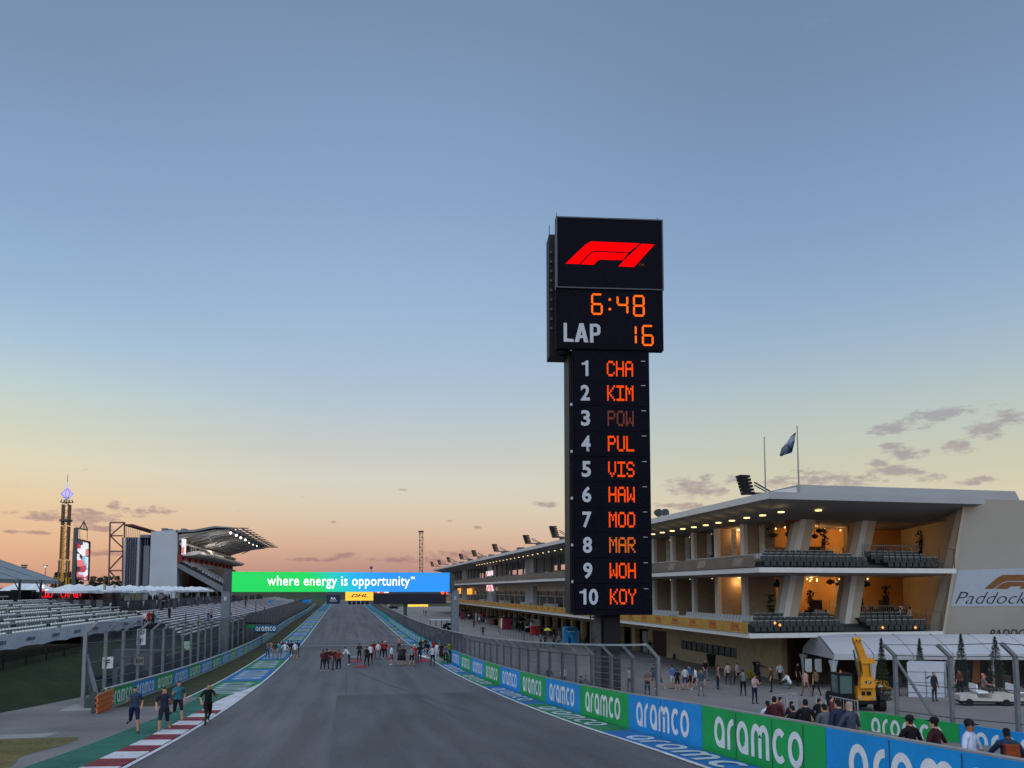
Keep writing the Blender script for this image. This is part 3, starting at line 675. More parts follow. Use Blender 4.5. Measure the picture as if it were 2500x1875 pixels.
# ------------------------------------------------------------------ LED bridge over the track
GD = 97.0; sg = GD / F
def gpnt(px, py): return at(px, py, GD)
gY = 97.0
def gx(px): return hitY(px, 1420, gY).x
xl_, xr_ = gx(567), gx(1097); zt = hitY(830, 1397, gY).z; zb = hitY(830, 1445, gY).z
gan = thing('led_bridge', 'bridge over the track with a glowing green and blue message board', 'gantry', (0, gY, G(0, gY)))
def gradmat():
    m = bpy.data.materials.new('led_gradient'); m.use_nodes = True; t = m.node_tree; b = t.nodes['Principled BSDF']
    g = t.nodes.new('ShaderNodeTexCoord'); s_ = t.nodes.new('ShaderNodeSeparateXYZ'); t.links.new(g.outputs['Generated'], s_.inputs[0])
    n = t.nodes.new('ShaderNodeTexNoise'); n.inputs['Scale'].default_value = 1.0; mp_ = t.nodes.new('ShaderNodeMapping'); mp_.inputs['Scale'].default_value = (2, 1, 22); t.links.new(g.outputs['Generated'], mp_.inputs[0]); t.links.new(mp_.outputs[0], n.inputs['Vector'])
    a = t.nodes.new('ShaderNodeMath'); a.operation = 'MULTIPLY_ADD'; t.links.new(n.outputs[0], a.inputs[0]); a.inputs[1].default_value = .14; t.links.new(s_.outputs[0], a.inputs[2])
    a2 = t.nodes.new('ShaderNodeMath'); a2.operation = 'MULTIPLY_ADD'; t.links.new(s_.outputs[2], a2.inputs[0]); a2.inputs[1].default_value = .06; t.links.new(a.outputs[0], a2.inputs[2])
    r = t.nodes.new('ShaderNodeValToRGB'); e = r.color_ramp.elements; e[0].position = .47; e[0].color = lin((0, 218, 92)); e[1].position = .80; e[1].color = lin((30, 150, 255))
    q = e.new(.56); q.color = lin((0, 208, 190)); q = e.new(.66); q.color = lin((10, 180, 245)); t.links.new(a2.outputs[0], r.inputs[0])
    t.links.new(r.outputs[0], b.inputs['Emission Color']); b.inputs['Emission Strength'].default_value = 1.0; b.inputs['Base Color'].default_value = (.01, .01, .01, 1); return m
b = MB(); b.box(xl_, xr_, gY - .25, gY - .05, zb, zt); b.build('message_screen', gradmat(), gan)
LW = emi('led_white', (255, 255, 255), 1.6)
cx = (gx(655) + gx(1002)) / 2
p0 = gx(653); p1 = gx(1000)
z0_ = hitY(830, 1412, gY).z; z1_ = hitY(830, 1427.5, gY).z
write('where energy is opportunity', LW, gan, ((p0 + p1) / 2, gY - .27, hitY(830, 1421.5, gY).z), (1, 0, 0), (0, 0, 1), 1.0, fit=(p1 - p0, (1436 - 1405) * sg), off=.006, sp=1.05)
write('tm', LW, gan, (gx(1007), gY - .27, hitY(830, 1410, gY).z), (1, 0, 0), (0, 0, 1), 1.0, fit=(gx(1012) - gx(1002), 7 * sg), off=.006)
b = MB(); b.box(xl_ - 1.0, xr_ + .6, gY - .0, gY + 1.1, zb + .15, zt - .2)
b.build('truss_box', M['dsteel'], gan)
b = MB()
for i in range(17): x = xl_ + (xr_ - xl_) * i / 16; b.box(x - .03, x + .03, gY - .04, gY + 1.12, zb - .06, zt + .05)
b.build('truss_rib', M['dsteel'], gan)
for xa, xb_, yb in ((541, 562, 1600), (1104, 1121, 1600)):
    a, c = gx(xa), gx(xb_); b = MB(); b.box(a, c, gY + .1, gY + 1.1, G(a, gY) - .3, zb + .2); o = b.build('leg', mat('grey_leg', (.14, .165, .20), .6, var=.1), gan)
    b = MB(); b.box(a + .3, c - .35, gY + .03, gY + .1, zb - 1.0, zb - .55); b.build('plate', M['steelpale'], gan)
b = MB(); b.beam((gx(1112), gY + .5, zb - .9), (gx(1092), gY + .5, zb + .3), .3, .3); b.beam((gx(552), gY + .5, zb - .9), (gx(575), gY + .5, zb + .3), .3, .3); b.build('brace', M['steel'], gan)

# start light gantry further on, held by one green post behind the pit fence
SY = 152.0
def sx_(px): return hitY(px, 1460, SY).x
def sz_(py): return hitY(900, py, SY).z
sg2 = thing('start_light_gantry', 'dark start gantry with yellow parcel board and red start lights beyond the bridge', 'gantry', (sx_(990), SY, G(sx_(990), SY)))
b = MB(); b.box(sx_(912), sx_(1089), SY - .2, SY + .4, sz_(1475), sz_(1450)); b.build('lower_board', mat('navy_board', (.012, .012, .028), .6), sg2)
b = MB(); b.box(sx_(904), sx_(1096), SY - .05, SY + .5, sz_(1450), sz_(1443)); b.build('beam', M['dsteel'], sg2)
b = MB(); b.box(sx_(843), sx_(911), SY - .5, SY - .1, sz_(1466), sz_(1443)); yb_ = b.build('yellow_board', emi('lit_yellow', (255, 205, 70), 1.15), sg2)
RD = mat('sign_red', (.42, .02, .02), .5)
write('DHL', RD, yb_, (sx_(877), SY - .52, sz_(1454)), (1, 0, 0), (0, 0, 1), 1.0, fit=((sx_(897) - sx_(857)), sz_(1450) - sz_(1458)), off=.03, shear=.35)
b = MB(); b.box(sx_(849), sx_(857), SY - .53, SY - .51, sz_(1457.5), sz_(1457)); b.box(sx_(897), sx_(905), SY - .53, SY - .51, sz_(1457.5), sz_(1457)); b.build('stripe', RD, yb_)
b = MB(); b.box(sx_(797), sx_(831), SY - .3, SY - .1, sz_(1474), sz_(1452)); fb = b.build('navy_sign', mat('fia_navy', (.010, .022, .06), .5), sg2)
write('FIA', M['white'], fb, (sx_(814), SY - .32, sz_(1461)), (1, 0, 0), (0, 0, 1), 1.0, fit=(sx_(820) - sx_(808), sz_(1458) - sz_(1464)), off=.02)
b = MB(); b.box(sx_(805), sx_(823), SY - .33, SY - .31, sz_(1467.5), sz_(1466.5)); b.build('stripe', M['white'], fb)
b = MB(); b.beam((sx_(797), SY, sz_(1448)), (sx_(845), SY, sz_(1448)), .25, .25); b.build('beam', M['dsteel'], sg2)
for i in range(5):
    xx = sx_(854 + i * 10.6); b = MB(); b.box(xx - .3, xx + .3, SY - .4, SY - .1, sz_(1475.5), sz_(1467)); b.build('start_light', M['black'], sg2)
b = MB(); b.box(sx_(986), sx_(994), SY + .0, SY + .7, G(sx_(990), SY) - .3, sz_(1472)); b.build('post', M['darkgreenpost'], sg2)
b = MB(); b.box(sx_(915), sx_(949), SY - .26, SY - .22, sz_(1447.6), sz_(1443.6)); b.build('lit_strip', emi('strip_white', (255, 225, 190), 1.3), sg2)
b = MB(); b.box(sx_(915), sx_(921), SY - .29, SY - .265, sz_(1448), sz_(1443.6)); b.box(sx_(926), sx_(936), SY - .29, SY - .265, sz_(1448), sz_(1443.6)); b.build('lit_badge', emi('strip_red', (240, 60, 60), 1.2), sg2)
for px in (1080, 1093):
    b = MB(); b.cyl((sx_(px), SY - .3, sz_(1447)), (sx_(px), SY - .2, sz_(1447)), .35, 10); b.build('signal_lamp', emi('lamp_red', (255, 90, 60), 1.5), sg2)

# aramco board hanging over the verge fence
AY = hitX(620, 1530, -12.2).y; wl = at(567, 1530, 104); wr = at(676, 1530, 104)
sa = thing('signal_board', 'small green and blue lettered board under a dark bar above the fence on the verge', 'sign', (wl.x, wl.y, G(wl.x, wl.y)))
def sp_(px, py, dd=0): q = at(px, py, 104 + dd); return q
def sbox(b, x0, x1, y0, y1, t=.12): return b.hexa([sp_(x0, y1), sp_(x1, y1), sp_(x1, y1, t), sp_(x0, y1, t), sp_(x0, y0), sp_(x1, y0), sp_(x1, y0, t), sp_(x0, y0, t)])
b = MB(); sbox(b, 565, 664, 1519.5, 1523, .3); b.build('bar', M['black'], sa)
b = MB(); sbox(b, 600, 622, 1526, 1533); b.build('panel', M['green'], sa)
b = MB(); sbox(b, 621, 676, 1527, 1542); bb = b.build('panel', mat('board_teal', (.012, .17, .33), .5), sa)
b = MB(); a_, c_ = sp_(624, 1540.5, -.05), sp_(673, 1540.5, -.05); h_ = sp_(624, 1529.5, -.05).z - a_.z
for qd, kk in AQ: b.quad(*[a_.lerp(c_, u) + Vector((0, -.002 * kk, h_ * w)) for u, w in qd])
b.build('lettering', M['white'], bb, fix=False)
b = MB(); sbox(b, 620, 677, 1542, 1544, .25); b.build('shelf', M['black'], sa)
for px in (581, 640):
    q = sp_(px, 1523, .15); b = MB(); b.box(q.x - .06, q.x + .06, q.y - .06, q.y + .06, G(q.x, q.y), q.z); b.build('post', M['dsteel'], sa)
# ------------------------------------------------------------------ near bleachers on the bank
M['seat'] = mat('seat_shell', (.13, .16, .16), .5, var=.1); M['seattop'] = mat('seat_top', (.80, .85, .84), .5, var=.1)
M['alu'] = mat('bench_aluminium', (.70, .70, .74), .45, .1, var=.08)
M['rail'] = mat('bleacher_rail', (.48, .53, .54), .4, .4, var=.1)
M['deck'] = mat('bleacher_deck', (.014, .015, .018), .8, var=.2)
M['canvas'] = mat('white_canvas', (.66, .70, .76), .7, var=.05, scale=1.2)
M['canvasgrey'] = mat('grey_canvas', (.20, .245, .27), .6, var=.1, scale=.7)
random.seed(11)
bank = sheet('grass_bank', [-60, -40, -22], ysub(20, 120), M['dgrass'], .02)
Yend = hitX(388, 1512, -20).y
bl = thing('bleacher', 'near bleacher of folding seats in wide tiers behind a white banner', 'bleacher', (-20, 40, G(-20, 40)))
sb = MB(); sb.box(-.20, .20, -.17, .17, .38, .44); sb.hexa([(-.28, -.17, .44), (-.22, -.17, .44), (-.22, .17, .44), (-.28, .17, .44), (-.34, -.17, .74), (-.28, -.17, .74), (-.28, .17, .74), (-.34, .17, .74)]); sb.box(-.08, .08, -.05, .05, 0, .38); sb.mi = 1; sb.hexa([(-.36, -.18, .745), (-.24, -.18, .745), (-.24, .18, .745), (-.36, .18, .745), (-.37, -.18, .84), (-.27, -.15, .84), (-.27, .15, .84), (-.37, .18, .84)])
sm_ = tmesh(sb, 'seat', [M['seat'], M['seattop']])
TZ = [6.55, 7.0, 7.42, 7.8, 8.15]
seats = []; Y0b = 16
for i in range(5):
    X = -20.3 - 2.3 * i; z = TZ[i]; ye = Yend + 3.0 * i * .6
    b = MB(); b.box(X - 2.3, X, Y0b, ye, z - .12, z); b.build('tier', M['deck'], bl)
    b = MB(); b.beam((X - .05, Y0b, z + .66), (X - .05, ye, z + .66), .075, .085)
    for q in range(int(ye - Y0b) // 3 + 1): b.beam((X - .05, Y0b + 3 * q, z), (X - .05, Y0b + 3 * q, z + .64), .05)
    b.build('rail', M['rail'], bl)
    for r_ in range(2):
        XX = X - .75 - .8 * r_; zz = z - .14 + .16 * r_
        Y = Y0b + .3
        while Y < ye - .4:
            aisle = ((Y + 1.9 * i * 1.3) % 9.5) < 1.1
            if not aisle: seats.append((abs(hitX(0, 1400, XX).y - Y) if False else Y, XX, Y, zz))
            Y += .52
vis = [s_ for s_ in seats if hitX(-10, 1500, s_[1]).y < s_[2]]
vis.sort(key=lambda s_: s_[2] - s_[1] * -.0)
near = vis[:290]; far = vis[290:]
for _, X, Y, z in near: inst('seat', sm_, bl, Vector((X, Y, z)) - bl.location)
b = MB()
for _, X, Y, z in far:
    b.mi = 0; b.box(X - .20, X + .20, Y - .17, Y + .17, z + .38, z + .44); b.box(X - .30, X - .25, Y - .17, Y + .17, z + .44, z + .74); b.mi = 1; b.box(X - .36, X - .25, Y - .17, Y + .17, z + .745, z + .84)
o = b.build('seat_rows', [M['seat'], M['seattop']], bl); o['kind'] = 'stuff'
b = MB(); X = -32.2
b.beam((X, Y0b, 9.35), (X, Yend - 8, 9.35), .12, .12)
for q in range(24): b.beam((X, Y0b + 3 * q, 7.8), (X, Y0b + 3 * q, 9.3), .08)
b.build('back_rail', M['steelpale'], bl)
b = MB(); b.box(-33.5, -32.3, Y0b, Yend + 2, 7.9, 8.4); b.box(-38, -32.5, Y0b, Yend + 60, 7.0, 7.3); b.build('walkway', M['deck'], bl)
b = MB(); b.box(-31.5, -20.2, Yend - .1, Yend, 4.2, 6.5); b.build('side_skirt', M['deck'], bl)
for q in range(9):
    Y = 22 + q * 7.8
    b = MB(); b.beam((-20.3, Y, 3.2), (-20.3, Y, 6.5), .08); b.beam((-20.3, Y, 6.4), (-20.3, Y + 3.5, 3.4), .05); b.build('prop', M['dsteel'], bl)
# banner along the front: wavy cloth panels with dark marks
ban = thing('banner', 'white cloth banner with small grey marks hung along the front of the near bleacher', 'banner', (-20, 50, 6.4))
Y = 18; kk = 0
while Y < Yend - .5:
    Y2 = min(Y + 4.6, Yend); b = MB(); n = 10
    for j in range(n):
        t0, t1 = Y + (Y2 - Y) * j / n, Y + (Y2 - Y) * (j + 1) / n; w = lambda t: -19.98 + .05 * math.sin(t * 2.1)
        lo = lambda t: 6.32 + .10 * abs(math.sin(math.pi * (t - Y) / (Y2 - Y)))
        b.hexa([(w(t0), t0, lo(t0)), (w(t0) + .03, t0, lo(t0)), (w(t1) + .03, t1, lo(t1)), (w(t1), t1, lo(t1)), (w(t0), t0, 7.2), (w(t0) + .03, t0, 7.2), (w(t1) + .03, t1, 7.2), (w(t1), t1, 7.2)])
    pn = b.build('banner_panel', mat('banner_cloth', (.58, .62, .72), .8, var=.08), ban)
    b = MB(); c = (Y + Y2) / 2 - .6
    for j in range(6): b.quad((-19.9, c + j * .24, 6.72), (-19.9, c + j * .24 + .16, 6.72), (-19.9, c + j * .24 + .24, 6.95), (-19.9, c + j * .24 + .08, 6.95))
    b.build('mark', mat('banner_mark', (.08, .09, .14), .8), pn, fix=False); Y = Y2; kk += 1
# low black mesh fence on the bank
bf = thing('chain_fence', 'low black chain fence on the dark grass bank', 'fence', (-19.2, 45, G(-19.2, 45)))
for i in range(12):
    Y = 24 + 3.4 * i; z = G(-19.4, Y); b = MB(); b.cyl((-19.2, Y, z), (-19.2, Y, z + 2.3), .04, 6); b.build('post', M['black'], bf)
    b = MB(); b.beam((-19.2, Y, z + 2.25), (-19.2, Y + 3.4, G(-19.4, Y + 3.4) + 2.25), .04); b.build('rail', M['black'], bf)
    b = MB(); b.quad((-19.2, Y, z), (-19.2, Y + 3.4, z), (-19.2, Y + 3.4, z + 2.25), (-19.2, Y, z + 2.25)); b.build('wire_mesh', MATS.get('black_wire') or wiremat('black_wire', (14, 16, 18), .45), bf, fix=False)

# ------------------------------------------------------------------ white bench bleachers further along
bw = thing('bench_bleacher', 'long bleacher of pale aluminium benches behind the verge fence', 'bleacher', (-17, 150, G(-17, 150)))
slope = MB(); slope.quad((-15.5, 74, 4.4), (-15.5, 330, 4.0), (-25.5, 330, 6.9), (-25.5, 74, 6.9)); slope.build('deck', M['deck'], bw, fix=False)
n = 0
for r_ in range(12):
    X = -15.6 - .80 * r_; z = 5.55 + .165 * r_ + .0; Y = 78 + r_ * 2.1 + 6
    if r_ > 5: Y -= (r_ - 5) * .6
    while Y < 300 and n < 298:
        ln = random.choice((7.5, 9, 11)) * (1 if Y < 170 else 2.0)
        b = MB(); b.box(X - .17, X + .17, Y, Y + ln - .8, z - .08, z + .03); n += 1
        b.build('bench', M['alu'], bw); Y += ln
b = MB()
for r_ in range(12):
    X = -15.6 - .80 * r_; z = 5.55 + .165 * r_
    for q in range(60):
        Y = 80 + q * 3.4; b.box(X - .03, X + .03, Y, Y + .06, z - .5, z - .05)
o = b.build('bench_leg', M['dsteel'], bw); o['kind'] = 'stuff'
# stepped concrete strip under the fence
rt = thing('retaining_wall', 'low concrete retaining wall below the benches behind the fence', 'wall', (-15, 60, G(-15, 60)))
b = MB()
for i in range(60):
    Y = 56 + i * 4; b.box(-14.6, -14.3, Y, Y + 4, G(-14.5, Y) - .2, G(-14.5, Y) + 1.25)
b.build('wall', mat('grey_wall', (.10, .11, .13), .9, var=.2), rt)
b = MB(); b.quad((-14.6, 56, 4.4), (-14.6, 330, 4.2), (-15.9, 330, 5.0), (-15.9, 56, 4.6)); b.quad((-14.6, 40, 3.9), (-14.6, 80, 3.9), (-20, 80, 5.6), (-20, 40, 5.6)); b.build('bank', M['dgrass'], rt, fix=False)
# person-height stores behind the first fence bays
def simple(name, label, cat, loc, parts, group=None, rz=0):
    t = thing(name, label, cat, loc, rz, group)
    for nm, m_, fn in parts:
        b = MB(); fn(b); o = b.build(nm, m_); o.parent = t
    return t
p = hitG(340, 1672); z = p.z
simple('utility_cabinet', 'large dark grey cabinet behind the fence under the F signs', 'cabinet', (p.x - 1, p.y + 4, z), [
    ('body', mat('cabinet_grey', (.07, .075, .09), .6), lambda b: b.box(-1.9, 1.9, -.6, .6, .1, 2.1)), ('plinth', M['conc'], lambda b: b.box(-2.1, 2.1, -.8, .8, -.3, .1)),
    ('door', mat('cabinet_door', (.09, .095, .11), .6), lambda b: b.box(-1.7, -.1, -.66, -.6, .3, 1.9)), ('door', MATS['cabinet_door'], lambda b: b.box(.1, 1.7, -.66, -.6, .3, 1.9))], rz=R(-30))
def car_mesh(t, paint, glass):
    b = MB(); b.prism([(-2.2, .35), (2.2, .35), (2.25, .8), (1.3, .95), (.75, 1.42), (-1.2, 1.45), (-2.1, 1.0), (-2.25, .75)], 'y', -.85, .85); o = b.build('body', paint); o.parent = t
    b = MB(); b.prism([(1.2, .97), (.72, 1.38), (-1.1, 1.40), (-1.7, 1.0)], 'y', -.87, .87); o = b.build('window', glass); o.parent = t
    for x in (-1.4, 1.4):
        for y in (-.86, .72): b = MB(); b.cyl((x, y, .34), (x, y + .16, .34), .34, 14); o = b.build('wheel', M['black']); o.parent = t
p = hitG(345, 1632)
t = thing('parked_car', 'white car parked behind the wire fence above the grey cabinet', 'car', tuple(p), R(20)); car_mesh(t, M['white'], M['black'])
p = hitG(430, 1612)
t = thing('parked_car', 'pale covered car behind the fence further along the verge', 'car', tuple(p), R(80)); car_mesh(t, M['canvas'], M['black'])
p = hitG(455, 1620)
simple('marshal_board', 'small white and green board on a post behind the verge fence', 'sign', tuple(p), [('board', mat('pale_green', (.35, .55, .38), .6), lambda b: b.box(-.4, .4, -.03, .03, 1.1, 2.1)), ('post', M['dsteel'], lambda b: b.box(-.04, .04, -.03, .03, 0, 1.1))])

# ------------------------------------------------------------------ row of white umbrellas over the terrace
b = MB(); b.prism([(1.0, .0), (0, .0)], 'x', 0, 0) if False else None
def umb_mesh():
    b = MB(); n = 8; k = 0
    for i in range(n):
        t0, t1 = 2 * math.pi * (i + .5) / n, 2 * math.pi * (i + 1.5) / n
        a, c = (2.3 * math.cos(t0), 2.3 * math.sin(t0)), (2.3 * math.cos(t1), 2.3 * math.sin(t1))
        b.quad((a[0], a[1], 2.35), (c[0], c[1], 2.35), (0, 0, 3.1)); b.quad((a[0], a[1], 2.1), (c[0], c[1], 2.1), (c[0], c[1], 2.35), (a[0], a[1], 2.35))
    return tmesh(b, 'canopy', M['canvas'])
um = umb_mesh(); b = MB(); b.cyl((0, 0, 0), (0, 0, 3.05), .05, 6); up_ = tmesh(b, 'pole', M['steelpale'])
terr = thing('terrace', 'raised terrace deck with dark panels under the row of white umbrellas', 'terrace', (-31, 140, G(-31, 140)))
b = MB(); b.box(-38, -27.5, 92, 215, 7.4, 7.6); b.build('deck', M['deck'], terr)
b = MB(); b.box(-27.6, -27.45, 92, 215, 6.2, 8.6); b.build('front_panel', mat('terrace_front', (.05, .055, .07), .7, var=.3, scale=.6), terr)
for i in range(30):
    b = MB(); Y = 94 + i * 4; b.beam((-27.4, Y, 6.2), (-27.4, Y, 8.7), .08); b.build('post', M['dsteel'], terr)
    if i % 2 == 0: b = MB(); b.quad((-27.38, Y + .4, 8.45), (-27.38, Y + 1.6, 8.45), (-27.38, Y + 1.2, 8.0), (-27.38, Y + 1.0, 7.6)); b.build('pennant', M['canvas'], terr, fix=False)
for i in range(27):
    Y = 96 + i * 4.15; X = -29.8 - .3 * math.sin(i)
    t = thing('umbrella', 'white square umbrella in the long terrace row beside the grandstand', 'umbrella', (X, Y, 7.55 + .08 * math.sin(i * 2.3)), R(i * 7), 'white umbrellas along the terrace')
    inst('canopy', um, t); inst('pole', up_, t)
for i in range(9):
    Y = 104 + i * 11 + random.uniform(-2, 2); b = MB(); n = 6
    for j in range(n):
        a, c = Y + .5 * j, Y + .5 * (j + 1); b.hexa([(-29 + .1 * (j % 2), a, 7.6), (-28.95 + .1 * (j % 2), a, 7.6), (-28.95 + .1 * ((j + 1) % 2), c, 7.6), (-29 + .1 * ((j + 1) % 2), c, 7.6), (-29, a, 9.7), (-28.95, a, 9.7), (-28.95, c, 9.7), (-29, c, 9.7)])
    tag(b.build('curtain', M['canvas']), 'white curtain panel hanging below the terrace umbrellas', 'curtain', 'white curtains under the umbrellas')
for px in (255, 279):
    p = hitX(px, 1440, -29); b = MB(); b.cyl((p.x, p.y, 6), (p.x, p.y, 10.75), .16, 8); tag(b.build('wooden_pole', mat('pale_wood', (.35, .28, .2), .8)), {255: 'first pale wooden pole at the near end of the umbrella row', 279: 'second pale wooden pole just inside the umbrella row'}[px], 'pole')

# ------------------------------------------------------------------ large event tent
te = thing('event_tent', 'large event tent with grey sloping roof and open sides behind the bleacher', 'tent', (-34, 80, 7.5))
ye = hitX(146, 1420, -33.5).y; ez = hitX(146, 1419, -33.5).z; rz_ = ez + 3.9; ya = 28
nb = int((ye - ya) // 6)
for i in range(nb):
    a = ye - 6 * (i + 1); c = ye - 6 * i
    b = MB(); b.hexa([(-33.5, a + .05, ez), (-33.5, c - .05, ez), (-44, c - .05, rz_), (-44, a + .05, rz_), (-33.5, a + .05, ez + .06), (-33.5, c - .05, ez + .06), (-44, c - .05, rz_ + .06), (-44, a + .05, rz_ + .06)]); b.build('roof_panel', M['canvasgrey'], te)
    b = MB(); b.hexa([(-54, a + .05, ez), (-54, c - .05, ez), (-44, c - .05, rz_ - .01), (-44, a + .05, rz_ - .01), (-54, a + .05, ez + .06), (-54, c - .05, ez + .06), (-44, c - .05, rz_ + .05), (-44, a + .05, rz_ + .05)]); b.build('roof_panel', M['canvasgrey'], te)
    b = MB(); b.beam((-33.5, c, ez + .04), (-44, c, rz_ + .06), .12, .1); b.beam((-33.46, c, ez - .3), (-33.46, c, ez + .1), .12); b.build('rafter', M['dsteel'], te)
    b = MB(); b.box(-33.6, -33.4, c - .1, c + .1, 5.5, ez); b.beam((-33.5, c, ez - 1.2), (-33.5, c - 1.6, ez - .1), .07); b.build('leg', M['dsteel'], te)
b = MB(); b.box(-33.62, -33.5, ya, ye, ez - .35, ez + .02); b.build('gutter', M['canvasgrey'], te)
b = MB(); b.prism([(-33.6, ez), (-44, rz_), (-54, ez)], 'y', ye + .01, ye + .06); b.build('gable', M['canvasgrey'], te)
b = MB(); b.box(-52, -51.8, ya, ye, 7, ez); b.build('back_wall', M['dsteel'], te)
# little white marquees behind, round red signs, lamps
for (px, w, hh, lab) in [(55, 6, 1.6, 'small white marquee with peaked roof seen under the big tent'), (92, 5, 1.4, 'pale blue marquee with white peak beside the tower base'), (185, 8, .9, 'low white marquee roof behind the screen mast'), (215, 7, .9, 'low white marquee roof before the umbrellas')]:
    p = at(px, 1450, 112); b = MB(); z = p.z - .4
    t = thing('marquee', lab, 'tent', (p.x, p.y, z)); b = MB(); b.box(p.x - w / 2, p.x + w / 2, p.y - 2, p.y + 2, 6.5, z + .7); b.build('wall', mat('marquee_wall', (.22, .27, .33), .8), t)
    b = MB(); b.lathe((p.x, p.y, z + .7), [(w * .6, 0), (w * .25, hh * .6), (.05, hh)], 4); b.build('roof', M['canvas'], t)
RN = emi('red_neon', (255, 30, 40), 1.1)
for i, (px, rx) in enumerate(((106, .55), (114, .3), (123, .45), (155, .6), (168, .2), (185, .5), (191, .6))):
    p = at(px, 1450, 94); b = MB(); n = 14
    for j in range(n):
        t0, t1 = 2 * math.pi * j / n, 2 * math.pi * (j + 1) / n
        b.beam((p.x + rx * .45 * math.cos(t0), p.y, p.z + .42 * math.sin(t0)), (p.x + rx * .45 * math.cos(t1), p.y, p.z + .42 * math.sin(t1)), .09, .09)
    tag(b.build('neon_ring', RN), 'glowing red oval ring sign among the stalls behind the bleacher', 'neon sign', 'red ring signs of the stalls')
for i, (px, py, lab) in enumerate(((103, 1432, 'white lamp under the tent eave'), (115, 1442, 'white lamp above the first red ring signs'), (172, 1442, 'white lamp left of the screen mast foot'), (187, 1441, 'white lamp above the last red ring signs'))):
    p = at(px, py, 100); b = MB(); b.lathe((p.x, p.y, p.z), [(.01, -.2), (.15, -.12), (.2, 0), (.15, .12), (.01, .2)], 8); tag(b.build('lamp', emi('lamp_white', (255, 244, 232), 2.5)), lab, 'lamp')
st = thing('stall_row', 'dark row of stalls and banners at the back of the near bleacher', 'stalls', (-36, 100, 7.3))
random.seed(5)
for i in range(16):
    p = at(8 + i * 17.5, 1460, 98 + random.uniform(-3, 3)); b = MB(); h = random.uniform(.3, 1.1); b.box(p.x - .85, p.x + .75, p.y, p.y + 1.5, 7.2, p.z + h); b.build('stall', random.choice([mat('stall_dark', (.02, .02, .028), .7), mat('stall_brown', (.06, .03, .03), .7), mat('stall_grey', (.10, .105, .12), .7), M['black']]), st)
for i in range(14):
    p = at(60 + i * 14, 1485, 86); b = MB(); b.box(p.x - .3, p.x + .3, p.y, p.y + .3, 7.2, 8.9); b.build('upright', MATS['stall_grey'] if i % 2 else MATS['stall_dark'], st)

# ------------------------------------------------------------------ ride tower
D_ = 185.0; base = at(152, 1476, D_); rs = D_ / F
rt_ = thing('ride_tower', 'slim amusement drop tower with glowing blue diamond and golden ladder lights', 'ride', (base.x, base.y, 8))
gold = mat('tower_gold', (.16, .09, .035), .5, .3, var=.25); goldl = emi('tower_light', (190, 140, 80), .8); yel = mat('tower_yellow', (.55, .30, .03), .5)
TZf = lambda py: at(153, py, D_).z
cxx = base.x
for (z0, z1, hw) in ((TZf(1490), TZf(1410), .92), (TZf(1410), TZf(1368), .8), (TZf(1366), TZf(1285), .66), (TZf(1283), TZf(1232), .66)):
    for sx in (-1, 1):
        for sy in (-1, 1):
            b = MB(); b.beam((cxx + sx * hw, base.y + sy * hw, z0), (cxx + sx * hw, base.y + sy * hw, z1), .32, .32); b.build('column', yel if z0 < TZf(1440) else gold, rt_)
b = MB()
for i in range(34):
    z = TZf(1420) + i * (TZf(1285) - TZf(1420)) / 34; b.beam((cxx - .3, base.y - .9, z), (cxx + .35, base.y - .9, z + .22), .14, .22)
o = b.build('ladder_light', goldl, rt_); o['kind'] = 'stuff'
for i in range(16):
    z = TZf(1470) + i * 1.55; b = MB(); b.beam((cxx - .75, base.y - .8, z), (cxx + .75, base.y - .8, z + 1.3), .1, .1); b.beam((cxx - .75, base.y - .8, z + 1.3), (cxx + .75, base.y - .8, z + 1.3), .1, .1); b.build('bracing', gold, rt_)
b = MB(); b.lathe((cxx, base.y, TZf(1271)), [(.8, -.3), (1.35, -.2), (1.35, .2), (.8, .3)], 16); b.build('ring', M['dsteel'], rt_)
for s_ in range(8):
    t = s_ * math.pi / 4; b = MB(); b.beam((cxx, base.y, TZf(1228)), (cxx + 1.45 * math.cos(t), base.y + 1.45 * math.sin(t), TZf(1226)), .14, .14); b.beam((cxx + 1.4 * math.cos(t), base.y + 1.4 * math.sin(t), TZf(1226)), (cxx + 1.1 * math.cos(t), base.y + 1.1 * math.sin(t), TZf(1220)), .12, .12); b.build('arm', M['dsteel'], rt_)
dz, dr = TZf(1206), 1.32; bl_ = emi('diamond_blue', (120, 120, 255), 1.1); bl2 = emi('diamond_pale', (205, 196, 255), 1.0)
b = MB(); b.lathe((cxx, base.y, dz), [(.12, 1.3), (dr * .9, 0.05), (dr * .9, -.05), (.12, -1.3)], 8); b.build('diamond', bl2, rt_)
for s_ in range(8):
    t = s_ * math.pi / 4; x, y_ = cxx + dr * math.cos(t), base.y + dr * math.sin(t)
    b = MB(); b.beam((cxx, base.y, dz + 1.4), (x, y_, dz), .1, .1); b.beam((x, y_, dz), (cxx, base.y, dz - 1.4), .1, .1); b.build('light_strip', bl_, rt_)
b = MB(); b.cyl((cxx, base.y, TZf(1230)), (cxx, base.y, TZf(1158)), .12, 6, .05); b.build('spire', M['dsteel'], rt_)
b = MB(); b.cyl((cxx, base.y, TZf(1192)), (cxx, base.y, TZf(1176)), .16, 6); b.build('spire_light', bl2, rt_)
